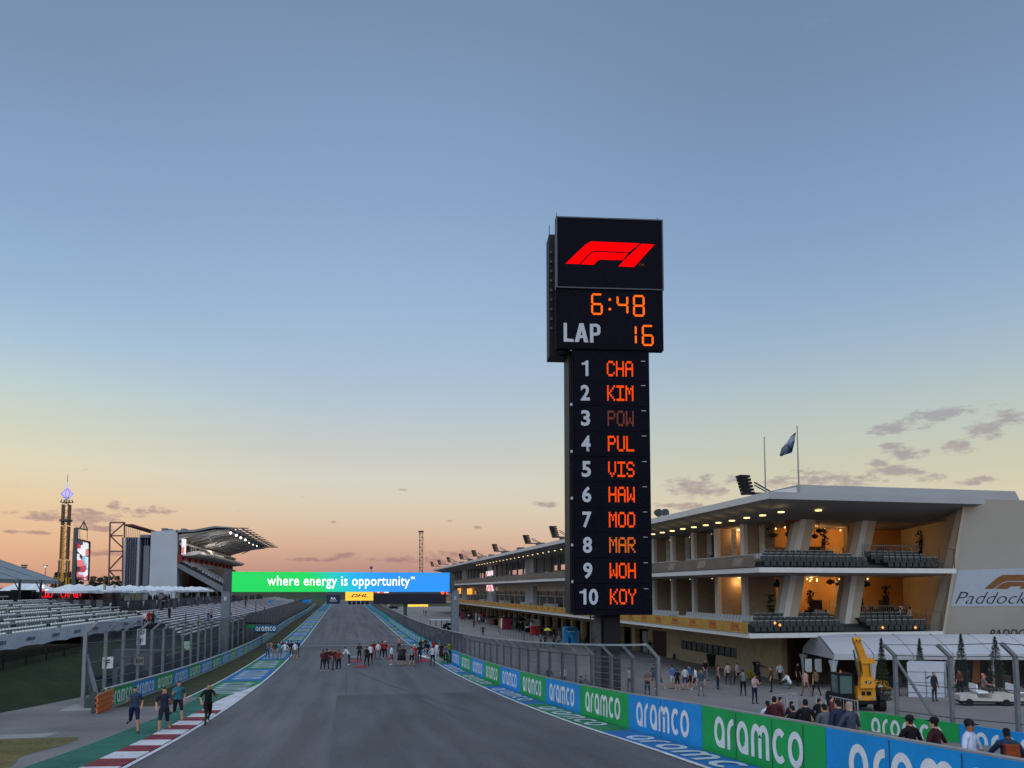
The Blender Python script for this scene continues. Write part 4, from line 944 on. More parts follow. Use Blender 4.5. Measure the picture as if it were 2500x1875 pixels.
# ------------------------------------------------------------------ hanging video screen
D_ = 140.0; rs = D_ / F; vf = lambda px, py, d=0: at(px, py, D_ + d)
vm = thing('video_mast', 'grey steel mast carrying a tall hanging video screen', 'screen', tuple(vf(178, 1480)))
b = MB(); a, c = vf(177, 1480), vf(186, 1289); b.beam(a, c, .62, .62); b.build('mast', mat('mast_grey', (.075, .085, .10), .5), vm)
b = MB(); b.beam(vf(186, 1289), vf(214, 1294), .25); b.beam(vf(195, 1290), vf(205, 1273), .14); b.beam(vf(214, 1294), vf(205, 1273), .14); b.beam(vf(205, 1292), vf(205, 1271), .14)
b.build('hanger', M['dsteel'], vm)
for px in (195, 213): b = MB(); b.beam(vf(px, 1292), vf(px, 1318), .07); b.build('cable', M['dsteel'], vm)
for py in (1318, 1380): b = MB(); b.beam(vf(175, py), vf(188, py), .1); b.build('bracket', M['dsteel'], vm)
def screenmat(name, cols, sc):
    m = bpy.data.materials.new(name); m.use_nodes = True; t = m.node_tree; b = t.nodes['Principled BSDF']; g = t.nodes.new('ShaderNodeTexCoord')
    v = t.nodes.new('ShaderNodeTexVoronoi'); v.distance = 'CHEBYCHEV'; v.inputs['Scale'].default_value = sc; mp_ = t.nodes.new('ShaderNodeMapping'); mp_.inputs['Scale'].default_value = (1, 1, 1.0); t.links.new(g.outputs['Object'], mp_.inputs[0]); t.links.new(mp_.outputs[0], v.inputs['Vector'])
    s_ = t.nodes.new('ShaderNodeSeparateColor'); t.links.new(v.outputs['Color'], s_.inputs[0]); r = t.nodes.new('ShaderNodeValToRGB'); r.color_ramp.interpolation = 'CONSTANT'; e = r.color_ramp.elements
    e[0].position = 0; e[0].color = lin(cols[0]); e[1].position = .999; e[1].color = lin(cols[-1])
    for i, c in enumerate(cols[1:]): q = e.new((i + 1) / len(cols)); q.color = lin(c)
    t.links.new(s_.outputs[0], r.inputs[0]); t.links.new(r.outputs[0], b.inputs['Emission Color']); b.inputs['Emission Strength'].default_value = 1.0; b.inputs['Base Color'].default_value = (.01, .01, .01, 1); return m
pic = screenmat('video_picture', [(245, 240, 250), (200, 225, 245), (190, 60, 80), (235, 235, 240), (90, 40, 60), (60, 60, 80), (130, 200, 225), (225, 120, 120)], .9)
P_ = [vf(187, 1414), vf(214, 1416), vf(217, 1326), vf(189, 1316)]
b = MB(); b.hexa([P_[0] + Vector((-.15, .5, -.15)), P_[1] + Vector((.15, .5, -.15)), P_[1] + Vector((.15, .05, -.15)), P_[0] + Vector((-.15, .05, -.15)), P_[3] + Vector((-.15, .5, .15)), P_[2] + Vector((.15, .5, .3)), P_[2] + Vector((.15, .05, .3)), P_[3] + Vector((-.15, .05, .15))]); cs = b.build('screen_case', M['black'], vm)
b = MB(); b.quad(*P_); b.build('screen_picture', pic, cs, fix=False)

# ------------------------------------------------------------------ main grandstand
D_ = 172.0; gs = D_ / F
YG = at(400, 1400, D_).y
def gv(px, py): return hitY(px, py, YG)
gd = thing('grandstand', 'main grandstand with blue grey end wall, raked seats and finned cantilever roof', 'grandstand', tuple(Vector((gv(400, 1400).x, YG, 7))))
bluew = mat('pale_blue_wall', (.40, .45, .51), .7, var=.06, scale=.3); blued = mat('dark_blue_wall', (.15, .17, .21), .7, var=.1); rust = mat('rust_roof', (.10, .035, .035), .7, var=.15); fin = mat('fin_dark', (.035, .035, .055), .7)
def gbox(nm, x0, x1, y0, y1, d0, d1, m):
    a, c = gv(x0, y1), gv(x1, y0); b = MB(); b.box(a.x, c.x, YG + d0, YG + d1, a.z, c.z); return b.build(nm, m, gd)
w0, w1 = gv(364, 1432), gv(433, 1432); t0, t1 = gv(364, 1298), gv(433, 1293)
b = MB(); b.hexa([(w0.x, YG, 6), (w1.x, YG, 6), (w1.x, YG + 75, 6), (w0.x, YG + 75, 6), (w0.x, YG, t0.z), (t1.x, YG, t1.z), (t1.x, YG + 75, t1.z), (w0.x, YG + 75, t0.z)]); b.build('end_wall', bluew, gd)
gbox('stair_wall', 345, 363, 1332, 1440, .8, 30, blued); gbox('stair_post', 351, 353, 1312, 1332, .8, 1.2, blued); gbox('stair_post', 357, 359, 1312, 1332, .8, 1.2, blued)
gbox('stair_roof', 341, 364, 1305, 1312, .3, 30, blued)
gbox('ribbed_wall', 299, 341, 1312, 1440, 0, 25, bluew)
for i in range(5):
    x = 308 + i * 5.6; gbox('fin', x, x + 1.6, 1312, 1440, -.35, .0, fin)
for i in range(9): gbox('post', 302 + i * 4.6, 303 + i * 4.6, 1285, 1312, .4, .7, blued)
b = MB(); a, c, d, e = gv(305, 1284), gv(322, 1284), gv(376, 1297), gv(345, 1300)
b.hexa([(a.x, YG, a.z), (c.x, YG, c.z), (c.x, YG + 30, c.z), (a.x, YG + 30, a.z), (a.x, YG, a.z + .4), (c.x, YG, c.z + .4), (c.x, YG + 30, c.z + .4), (a.x, YG + 30, a.z + .4)]); b.hexa([(c.x, YG, c.z), (d.x, YG, d.z), (d.x, YG + 30, d.z), (c.x, YG + 30, c.z), (c.x, YG, c.z + .45), (d.x, YG, d.z + .2), (d.x, YG + 30, d.z + .2), (c.x, YG + 30, c.z + .45)]); b.build('red_roof', rust, gd)
gbox('roof_box', 384, 397, 1286, 1297, 4, 9, blued); gbox('roof_box', 402, 410, 1288, 1296, 4, 9, blued); gbox('roof_box', 432, 444, 1287, 1294, 4, 9, blued)
# open steel frame beside it
fr = thing('steel_frame', 'open braced steel frame tower against the sky beside the grandstand', 'frame tower', (gv(270, 1430).x, YG, 7))
fm = mat('frame_steel', (.14, .075, .06), .6)
def gl(x0, y0, x1, y1, w=.27):
    b = MB(); b.beam(gv(x0, y0), gv(x1, y1), w, w); b.build('strut', fm, fr)
for q in ((269, 1276, 265, 1440), (304, 1276, 304, 1312), (300, 1312, 299, 1440), (269, 1276, 305, 1276), (304, 1277, 270, 1307), (269, 1308, 300, 1308), (270, 1309, 300, 1338), (269, 1346, 300, 1346), (299, 1356, 267, 1390), (267, 1393, 299, 1393), (268, 1394, 296, 1428)): gl(*q)
# rake, seats, suites and roof run back along Y
LEN = 84.0
def run(nm, pts, m, y0=0.0, y1=LEN, par=None):
    """profile given in end-plane pixels, extruded back"""
    pl = [(gv(x, y).x, gv(x, y).z) for x, y in pts]; b = MB(); b.prism(pl, 'y', YG + y0, YG + y1); return b.build(nm, m, par or gd)
run('rake_beam', [(432, 1376), (438, 1376), (548, 1434), (560, 1450), (548, 1450), (432, 1385)], mat('rake_grey', (.13, .15, .17), .7), 0, 1.2)
run('seat_deck', [(432, 1372), (440, 1372), (560, 1434), (560, 1437), (432, 1379)], M['deck'], 1.2)
run('red_wall', [(432, 1352), (440, 1352), (440, 1373), (432, 1373)], mat('red_wall', (.22, .03, .035), .6), .3)
run('back_wall', [(430, 1296), (434, 1296), (434, 1352), (430, 1352)], M['dsteel'], .6)
wm_ = mat('concourse_warm', (.10, .085, .07), .7)
b = MB(); a = gv(432, 1385); c = gv(520, 1432); b.box(a.x, c.x, YG + 14, YG + 15, 7, a.z); b.build('concourse_wall', wm_, gd)
for (x, y, w, h) in ((505, 1403, 3, 20), (478, 1403, 12, 2.5), (447, 1412, 2, 8), (452, 1403, 2, 5)):
    q = hitY(x, y, YG + 13.8); b = MB(); b.box(q.x - w * gs / 2, q.x + w * gs / 2, q.y - .1, q.y, q.z - h * gs / 2, q.z + h * gs / 2); b.build('warm_light', emi('orange_lamp', (255, 140, 50), 1.3), gd)
seatm = mat('grandstand_seat', (.26, .28, .32), .6, var=.3); random.seed(2)
for r_ in range(17):
    t = (r_ + .5) / 17; x = 441 + (558 - 441) * t; y = 1371 + (1432 - 1371) * t; q = gv(x, y)
    b = MB(); Y = YG + 1.6
    while Y < YG + LEN:
        if random.random() > .22: b.box(q.x - .22, q.x + .22, Y, Y + 1.5, q.z, q.z + .42)
        Y += 1.9
    b.build('seat_row', seatm, gd)
    b = MB(); b.box(q.x - .45, q.x - .3, YG + 1.4, YG + LEN, q.z - .35, q.z + .05); b.build('step', M['deck'], gd)
cream = mat('suite_cream', (.72, .68, .62), .6, var=.05)
run('suite_floor', [(441, 1351), (470, 1344), (481, 1344), (482, 1350), (472, 1354), (441, 1357)], cream, 2)
run('suite_glass', [(446, 1331), (449, 1331), (449, 1349), (446, 1349)], M['black'], 3)
for i in range(26):
    q = gv(449, 1349); Y = YG + 4 + i * 3; b = MB(); b.box(q.x, q.x + .25, Y, Y + .3, q.z, gv(449, 1330).z); b.build('mullion', cream if i % 4 else M['black'], gd)
wl_ = emi('suite_light', (235, 225, 205), .8)
for i in range(8):
    q = gv(450, 1342); Y = YG + 38 + i * 2.6; b = MB(); b.box(q.x, q.x + .1, Y, Y + 1.1, q.z - .8, q.z + .9); b.build('lit_window', wl_, gd)
run('fascia', [(430, 1322), (452, 1326), (452, 1331), (430, 1329)], cream, 2)
q0 = gv(443, 1372)
for i in range(11):
    Y = YG + 3 + i * 7.5; b = MB(); q = gv(441, 1372); b.box(q.x - .1, q.x + .35, Y, Y + 1.1, q.z - .2, gv(441, 1354).z); b.build('red_column', mat('red_pier', (.35, .03, .03), .6), gd)
# roof: upper skin, underside, and fins sticking out
run('roof_skin', [(430, 1295), (472, 1293), (524, 1284), (566, 1287), (566, 1290), (524, 1288), (474, 1298), (430, 1300)], mat('roof_blue_grey', (.17, .20, .235), .6), 0, LEN)
us = mat('roof_underside', (.30, .29, .28), .7, var=.15)
for i in range(13):
    Y = YG + 1 + i * 6.8
    pl = [(gv(x, y).x, gv(x, y).z) for x, y in ((434, 1318), (452, 1312), (500, 1300), (560, 1292.5), (560, 1291), (500, 1296), (434, 1304))]; b = MB(); b.prism(pl, 'y', Y, Y + .5); b.build('roof_rib', cream, gd)
    a, c = gv(552, 1288), gv(606, 1289); b = MB(); b.beam((a.x, Y, a.z), (c.x, Y, c.z), .25, .22); b.build('fin_beam', M['dsteel'], gd)
    a, c = gv(474, 1312), gv(524, 1290); b = MB(); b.cyl((a.x, Y + .2, a.z), (c.x, Y + .2, c.z), .16, 6); b.build('tie', M['steelpale'], gd)
run('roof_underside', [(434, 1309), (470, 1303), (524, 1293.5), (556, 1292), (556, 1293), (524, 1295), (470, 1305), (434, 1311)], us, .5)
for j in range(2):
    a = gv(572 + j * 16, 1290.3); b = MB(); b.box(a.x - .15, a.x + .15, YG + 1, YG + LEN, a.z + .1, a.z + .25); b.build('louvre', M['dsteel'], gd)
fl = emi('floodlight', (255, 246, 232), 3.2)
for i, (px, py) in enumerate(((563, 1301), (577, 1307), (588, 1313), (599, 1318), (608, 1325), (618, 1330), (627, 1333), (576, 1292), (587, 1298), (599, 1304))):
    q = hitY(px, py, YG + 6 + (i % 7) * 9); b = MB(); b.lathe((q.x, q.y, q.z), [(.01, -.3), (.25, -.18), (.3, 0), (.25, .18), (.01, .3)], 10) if i < 4 else b.lathe((q.x, q.y, q.z), [(.01, -.18), (.14, -.1), (.17, 0), (.14, .1), (.01, .18)], 8)
    b.build('floodlight', fl, gd)
for i in range(3):
    q = hitY(500, 1330, YG + 8 + i * 26); ld = bpy.data.lights.new('stand_light', 'POINT'); ld.energy = 400; ld.color = (1, .95, .88); ld.shadow_soft_size = .5
    lo = bpy.data.objects.new('stand_light', ld); C.objects.link(lo); lo.location = (q.x + 3, YG + 8 + i * 26, 10 + 105 * gs)
q = hitY(449, 1335, YG + .8); b = MB(); a, c = hitY(443, 1354, YG + .8), hitY(455, 1316, YG + .8); b.box(a.x, c.x, YG + .6, YG + .8, a.z, c.z); b.build('video_panel', screenmat('pink_picture', [(240, 235, 245), (250, 240, 240), (230, 120, 120), (200, 190, 240), (245, 245, 250)], .7), gd)
# ------------------------------------------------------------------ far land, masts and lamp posts
for (Y, pts, m, z0, nm) in [(1500, [(-700, 8), (-300, 14), (0, 9), (100, 6)], 'hill', -5, 'far_hill')]:
    pass
def ridge(name, D_, pts, m):
    b = MB(); prev = None
    for px, py in pts:
        p = at(px, py, D_); e = at(px, py, D_ + 260); cur = ((p.x, p.y - 120, -6), (p.x, p.y, p.z), (e.x, e.y, -6))
        if prev:
            b.quad(prev[0], cur[0], cur[1], prev[1]); b.quad(prev[1], cur[1], cur[2], prev[2])
        prev = cur
    tag(b.build(name, m, fix=False, smooth=False), kind='structure')
random.seed(9)
def wav_(pts, st=14, amp=1.2):
    out = []
    for (a, b_), (c, d) in zip(pts, pts[1:]):
        n = max(1, int(abs(c - a) / st))
        for i in range(n): t = i / n; out.append((a + (c - a) * t, b_ + (d - b_) * t + random.uniform(-amp, amp) * .5))
    return out + [pts[-1]]
ridge('hills', 1500, wav_([(-700, 1436), (-200, 1432), (100, 1437), (190, 1434), (225, 1423), (260, 1424), (290, 1432), (420, 1438), (700, 1437), (900, 1438), (1100, 1436), (2600, 1437)]), M['hill'])
ridge('green_hill', 520, wav_([(560, 1447), (640, 1440), (720, 1437), (800, 1438), (870, 1443), (930, 1447), (1060, 1450)], 20), M['hillgreen'])
# treeline tufts
def treeclump(name, label, p, w, h, n, m, kind=None, cat='tree', group=None):
    t = thing(name, label, cat, tuple(p), 0, group); b = MB(); b.cyl((p.x, p.y, p.z), (p.x, p.y, p.z + h * .6), w * .05, 6, w * .02); b.build('trunk', mat('bark', (.05, .035, .025), .9), t); b = MB()
    for i in range(n):
        a = random.uniform(0, 2 * math.pi); u = random.random() ** .5; zz = random.uniform(.25, 1); r = w / 2 * u * math.sqrt(max(.05, 1 - (zz * 1.5 - .8) ** 2))
        c = Vector((p.x + r * math.cos(a), p.y + r * math.sin(a), p.z + h * zz)); s_ = w * .09
        q = [Vector((random.gauss(0, 1), random.gauss(0, 1), random.gauss(0, .7))).normalized() * s_ for _ in range(2)]; b.quad(c - q[0], c + q[1], c + q[0], c - q[1])
    o = b.build('crown', m, t, fix=False); return t
leafd = mat('leaf_dusk', (.028, .034, .018), .9, var=.4, scale=1)
for i, (px, py, w, h) in enumerate(((160, 1445, 9, 7), (255, 1440, 10, 5), (168, 1443, 7, 5.5), (285, 1442, 8, 4), (128, 1446, 6, 3.2), (240, 1442, 6, 3.6))):
    p = at(px, py, 250); p.z -= 1.0; treeclump('distant_tree', 'small dark tree on the skyline between the screen mast and the grandstand', p, w, h, 130, leafd, group='dark trees on the skyline')
def mast_light(px, pt, pb, D_, label, lit):
    a, c = at(px, pb, D_), at(px, pt, D_); t = thing('lamp_post', label, 'lamp post', (a.x, a.y, a.z)); b = MB(); b.cyl(a, (a.x, a.y, c.z), .12, 6, .07); b.build('pole', M['dsteel'], t)
    b = MB(); b.box(a.x - .5, a.x + .5, a.y - .3, a.y + .1, c.z - .1, c.z + .25); b.build('head', M['dsteel'], t)
    if lit: b = MB(); b.lathe((a.x, a.y - .35, c.z - .15), [(.01, -.2), (.22, -.08), (.22, .1), (.01, .2)], 8); b.build('lamp', MATS['lamp_white'], t)
mast_light(109, 1382, 1440, 220, 'thin lit street lamp post on the skyline beside the ride tower', True)
a = at(57, 1430, 220); t = thing('siren_mast', 'short mast with a dark boxy head above the tent roof', 'mast', tuple(a)); c = at(57, 1385, 220); b = MB(); b.cyl(a, (a.x, a.y, c.z), .14, 6); b.build('pole', M['dsteel'], t)
b = MB()
for i in range(3): b.box(a.x - .75 + .1 * i, a.x + .75 - .1 * i, a.y - .2, a.y + .2, c.z + .3 - .55 * i, c.z + .75 - .55 * i)
b.build('horn_stack', M['dsteel'], t)
# lattice camera mast behind the track
D_ = 330; t = thing('lattice_mast', 'tall square lattice mast on the skyline above the blue end of the bridge', 'mast', tuple(at(1028, 1440, D_)))
for i in range(14):
    y0, y1 = 1410 - i * 8.2, 1410 - (i + 1) * 8.2; b = MB()
    for x in (1024, 1032): b.beam(at(x, y0, D_), at(x, y1, D_), .22); b.beam(at(x, y0, D_ + 1.5), at(x, y1, D_ + 1.5), .22)
    b.beam(at(1024, y0, D_), at(1032, y0, D_), .2); b.beam(at(1024 if i % 2 else 1032, y0, D_), at(1032 if i % 2 else 1024, y1, D_), .16); b.build('lattice_section', mat('mast_dark', (.045, .04, .045), .6), t)
b = MB(); b.beam(at(1028, 1296, D_), at(1028, 1300, D_), 2.2, .3); b.beam(at(1033, 1310, D_), at(1042, 1375, D_), .05); b.build('head', MATS['mast_dark'], t)
a = at(906, 1398, 330); t = thing('distant_mast', 'tiny mast with lamp head just above the bridge screen', 'mast', (a.x, a.y, a.z)); b = MB(); b.cyl((a.x, a.y, 6), (a.x, a.y, a.z + 2), .15, 6); b.build('pole', M['dsteel'], t); b = MB(); b.box(a.x - .6, a.x + .6, a.y - .3, a.y + .3, a.z + 1.6, a.z + 2.6); b.build('head', M['dsteel'], t)
# circuit boards at the far end of the straight
for (x0, x1, y0, y1, D_, m_, lab) in ((735, 760, 1464, 1471, 235, 'blue', 'small blue board beside the far verge'), (655, 668, 1466, 1471, 215, 'blue', 'tiny blue board past the bench bleacher')):
    a, c = at(x0, y1, D_), at(x1, y0, D_); b = MB(); b.box(a.x, c.x, a.y, a.y + .2, a.z, c.z); tag(b.build('far_board', M[m_]), lab, 'sign')
a, c = at(760, 1463, 380), at(800, 1458, 380); b = MB(); b.box(a.x, c.x + 4, a.y, a.y + .3, a.z, c.z); tag(b.build('far_barrier', M['teal']), 'long pale green board low on the hill at the end of the straight', 'barrier')
# ------------------------------------------------------------------ pit building
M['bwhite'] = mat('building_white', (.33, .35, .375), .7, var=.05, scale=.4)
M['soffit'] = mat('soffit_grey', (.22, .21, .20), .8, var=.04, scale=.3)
M['beige'] = mat('facade_beige', (.46, .41, .335), .8, var=.06, scale=.5)
M['limestone'] = mat('limestone', (.42, .33, .215), .85, var=.12, scale=1.5, var2=.08)
M['brown'] = mat('brown_wall', (.10, .065, .045), .85, var=.12)
M['fasciaw'] = mat('fascia_white', (.60, .60, .60), .6, var=.04)
M['yel'] = mat('banner_yellow', (.42, .24, .045), .6, var=.1, scale=1)
M['glassd'] = mat('dark_glass', (.012, .014, .018), .12, var=.1, spec=.6)
M['tseat'] = mat('terrace_seat', (.034, .046, .050), .45, var=.12); M['tseatw'] = mat('terrace_seat_light', (.36, .39, .41), .45, var=.1)
M['inner'] = mat('interior_wall', (.46, .25, .085), .85, var=.1, scale=.7)
M['innerbeige'] = mat('recess_beige', (.34, .27, .20), .85, var=.08)
LM = emi('downlight', (255, 222, 150), 2.2)
pit = thing('pit_building', 'long white pit building with two open terraces, deep flat roof and garages', 'building', (36, 100, 2.5))
XF, XC, XW, XE = 29.3, 33.0, 35.5, 45.8        # terrace front, column line, ground wall, end wall side
YF1, YF2, YC0, YW = 53.6, 52.0, 56.6, 60.0     # terrace fronts, column line of the end front, back wall
YE = 262.0                                      # far end
Z1, Z2 = 6.78, 11.62                            # slab edges
def pb(nm, x0, x1, y0, y1, z0, z1, m, par=None, label=None):
    b = MB(); b.box(x0, x1, y0, y1, z0, z1); return b.build(nm, m, par or pit, label)
# slabs
pb('floor_slab', XF, XE, YF1, YE, Z1 - .34, Z1, M['fasciaw']); pb('floor_slab', XF, XE, YF2, YE, Z2 - .36, Z2, M['fasciaw'])
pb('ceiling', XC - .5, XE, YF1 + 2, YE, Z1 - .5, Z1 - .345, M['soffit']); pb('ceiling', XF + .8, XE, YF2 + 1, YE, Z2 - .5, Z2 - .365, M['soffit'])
# roof: white edge, sloping soffit, parapet
rx = XF - .1; ry = 50.3; zr = 16.45
b = MB(); b.hexa([(rx, ry, zr), (47, ry, zr), (47, YE + 3, zr), (rx, YE + 3, zr), (rx, ry, zr + .42), (47, ry, zr + .42), (47, YE + 3, zr + .42), (rx, YE + 3, zr + .42)]); roof = b.build('roof', M['bwhite'], pit)
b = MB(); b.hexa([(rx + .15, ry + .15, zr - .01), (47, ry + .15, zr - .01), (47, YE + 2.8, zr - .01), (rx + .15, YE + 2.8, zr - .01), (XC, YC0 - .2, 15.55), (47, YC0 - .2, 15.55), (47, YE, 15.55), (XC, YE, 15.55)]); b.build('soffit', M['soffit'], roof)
pb('roof_edge', rx - .06, rx - .003, ry, YE + 3, zr - .04, zr + .46, M['fasciaw'], roof); pb('roof_edge', rx, 47, ry - .06, ry - .003, zr - .04, zr + .46, M['bwhite'], roof)  # brighter light on the track side painted in: lighter white there, darker on the front
q0 = hitY(1950, 1183, ry + .8); q1 = hitY(2478, 1186, ry + .8)
b = MB(); b.hexa([(q0.x, ry + .8, zr + .42), (q1.x + .4, ry + .8, zr + .42), (q1.x + .4, 90, zr + .42), (q0.x, 90, zr + .42), (q0.x, ry + .8, q0.z), (q1.x, ry + .8, q0.z), (q1.x, 90, q0.z), (q0.x, 90, q0.z)]); b.build('parapet', M['bwhite'], roof)
b = MB(); b.hexa([(rx + .3, ry + .3, zr + .42), (q0.x - .02, ry + .85, zr + .42), (q0.x - .02, YE, zr + .42), (rx + .3, YE, zr + .42), (rx + .9, ry + .6, zr + .6), (q0.x - .02, ry + .9, q0.z - .15), (q0.x - .02, YE, zr + 1.0), (rx + .9, YE, zr + .5)]); b.build('roof_slope', M['fasciaw'], roof)
# end tower wall, front face leaning outward at the top
yb_, yt_ = 55.0, 51.0; zb_, ztop = 6.3, 16.9
ZG = 2.3
def yl_(z): return yb_ + (yt_ - yb_) * (z - zb_) / (ztop - zb_)
b = MB(); b.hexa([(46.2, yl_(ZG), ZG), (75, yl_(ZG), ZG), (75, yl_(ZG) + .8, ZG), (46.2, yl_(ZG) + .8, ZG), (46.2, yl_(ztop), ztop), (75, yl_(ztop), ztop), (75, yl_(ztop) + .8, ztop), (46.2, yl_(ztop) + .8, ztop)]); tw = b.build('end_wall', mat('endwall_grey', (.42, .405, .365), .75, var=.04, scale=.3), pit)
pb('core_wall', 51.3, 75, 57, 75, ZG, 16.9, M['beige']); pb('tower_roof', 52.2, 75, 52, 75, 16.91, 17.0, M['bwhite'])
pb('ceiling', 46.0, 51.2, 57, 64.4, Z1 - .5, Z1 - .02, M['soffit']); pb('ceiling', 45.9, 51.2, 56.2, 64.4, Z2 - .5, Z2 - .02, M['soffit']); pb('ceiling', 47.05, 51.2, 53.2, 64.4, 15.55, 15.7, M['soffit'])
b = MB(); b.hexa([(45.95, yl_(Z1) + .25, ZG), (46.19, yl_(Z1) + .25, ZG), (51.1, 64.3, ZG), (50.8, 64.3, ZG), (45.95, yl_(ztop) + .2, 16.4), (46.19, yl_(ztop) + .2, 16.4), (51.1, 64.3, 16.4), (50.8, 64.3, 16.4)]); b.build('side_wall', M['beige'], pit)
def onwall(px, py, d=.02):
    """point on the leaning front face"""
    o, dv = ray(px, py); n = Vector((0, ztop - zb_, -(yt_ - yb_))).normalized(); n = Vector((0, -(ztop - zb_), (yt_ - yb_))).normalized()
    P0 = Vector((46.2, yb_, zb_)); t = (P0 - o).dot(n) / dv.dot(n); return o + dv * t + n * d
b = MB(); b.quad(*[onwall(x, y, .03) for x, y in ((2319, 1481), (2560, 1479), (2560, 1385), (2338, 1391))]); bp_ = b.build('banner', mat('banner_white', (.46, .53, .63), .6, var=.04), pit, fix=False)
gold2 = mat('emblem_gold', (.25, .12, .045), .6)
for pl in ([(2402, 1437), (2434, 1410), (2447, 1403), (2560, 1402), (2552, 1418), (2455, 1418), (2442, 1424), (2424, 1437)], [(2428, 1437), (2444, 1425), (2456, 1420), (2560, 1421), (2550, 1431), (2468, 1431), (2459, 1437)], [(2487, 1437), (2494, 1430), (2560, 1430), (2560, 1437)]):
    b = MB(); b.quad(*[onwall(x, y, .045) for x, y in pl]); b.build('emblem', gold2, bp_, fix=False)
XW_ = (onwall(2500, 1470) - onwall(2340, 1470)).normalized(); UW_ = Vector((0, yt_ - yb_, ztop - zb_)).normalized()
def wtext(s_, m, x0, x1, y0, y1, par, **kw):
    a, c = onwall(x0, (y0 + y1) / 2, .05), onwall(x1, (y0 + y1) / 2, .05); h = (onwall(x0, y0) - onwall(x0, y1)).length
    return write(s_, m, par, (a + c) / 2, XW_, UW_, 1.0, fit=((c - a).length, h), **kw)
ink = mat('ink_navy', (.015, .025, .045), .6)
wtext('Paddock Club', ink, 2334, 2612, 1445, 1473, bp_, shear=.22, off=-.014)
wtext('PADDOCK', ink, 2417, 2540, 1536, 1555, tw)
pb('canopy_edge', 44, 75, 54.4, 55.2, 6.15, 6.3, M['black'])
# ---- ground floor: limestone wall with a long window, end wall, garages
ZW = ZG
wy0 = hitX(1798, 1600, XW).y; wy1 = hitX(1663, 1580, XW).y; wz0 = hitX(1798, 1607, XW).z; wz1 = hitX(1798, 1583, XW).z
gy0 = hitX(1630, 1570, XW).y + .3
pb('stone_wall', XW, XW + .5, YW + 3.2, wy0, ZW, Z1 - .5, M['limestone']); pb('stone_wall', XW, XW + .5, wy1, gy0, ZW, Z1 - .5, M['limestone'])
pb('stone_wall', XW, XW + .5, wy0, wy1, ZW, wz0, M['limestone']); pb('stone_wall', XW, XW + .5, wy0, wy1, wz1, Z1 - .5, M['limestone'])
pb('stone_wall', XW, XW + .5, YW - .25, YW + 3.2, ZW, Z1 - .5, M['limestone'])
for i in range(9):   # stone courses
    z = ZW + .45 + i * .45
    if not (wz0 - .1 < z < wz1 + .1): pb('stone_course', XW - .012, XW, YW - .2, gy0, z, z + .02, M['innerbeige'])
win = pb('window', XW + .12, XW + .3, wy0, wy1, wz0, wz1, M['black'])
for i in range(10):
    a = wy0 + (wy1 - wy0) * i / 10; c = wy0 + (wy1 - wy0) * (i + 1) / 10
    pb('pane', XW + .06, XW + .1, a + .07, c - .07, wz0 + .06, wz1 - .06, M['glassd'], win); 
    pb('mullion', XW + .0, XW + .11, a - .04, a + .04, wz0, wz1, M['dsteel'], win)
pb('end_stone_wall', XW + .5, 45.9, YW - .25, YW + .2, ZW, Z1 - .5, M['brown'])
rd = pb('roller_door', XW + .7, XW + 4.1, YW - .33, YW - .26, ZW, ZW + 3.1, mat('door_brown', (.06, .03, .025), .6))
for i in range(12): pb('slat', XW + .72, XW + 4.08, YW - .35, YW - .335, ZW + .12 + i * .25, ZW + .3 + i * .25, MATS['door_brown'], rd)
# garages
random.seed(21)
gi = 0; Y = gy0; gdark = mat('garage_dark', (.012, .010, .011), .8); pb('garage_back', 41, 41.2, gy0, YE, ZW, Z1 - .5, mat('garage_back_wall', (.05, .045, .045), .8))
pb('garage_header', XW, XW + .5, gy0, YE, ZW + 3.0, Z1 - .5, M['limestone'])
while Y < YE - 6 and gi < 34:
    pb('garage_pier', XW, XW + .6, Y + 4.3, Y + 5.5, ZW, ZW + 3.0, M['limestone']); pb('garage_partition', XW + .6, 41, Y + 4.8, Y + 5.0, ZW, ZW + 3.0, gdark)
    if gi % 2 == 0: pb('garage_screen', XW + .5, XW + .56, Y, Y + 1.8, ZW, ZW + 3.0, mat('maroon_panel', (.06, .02, .03), .6))
    if gi == 1: pb('garage_door', XW + .3, XW + .4, Y + 1.0, Y + 2.6, ZW, ZW + 2.7, M['bwhite'])
    if gi == 0: pb('garage_door', XW + .2, XW + .3, Y, Y + 4.3, ZW, ZW + 3.0, MATS['maroon_panel'])
    if gi % 3 == 2: pb('garage_fill', XW + 1.5, XW + 1.7, Y + .5, Y + 3.8, ZW + 2.85, ZW + 2.95, emi('garage_fill_glow', (255, 225, 190), 1.2))  # glowing ceiling strip added to warm some of the dark garage interiors
    if gi < 14: pb('team_sign', XW - .05, XW - .01, Y + 1.2, Y + 3.0, ZW + 3.25, ZW + 3.6, random.choice([M['brown'], MATS['maroon_panel'], M['dsteel']]))
    Y += 5.5; gi += 1
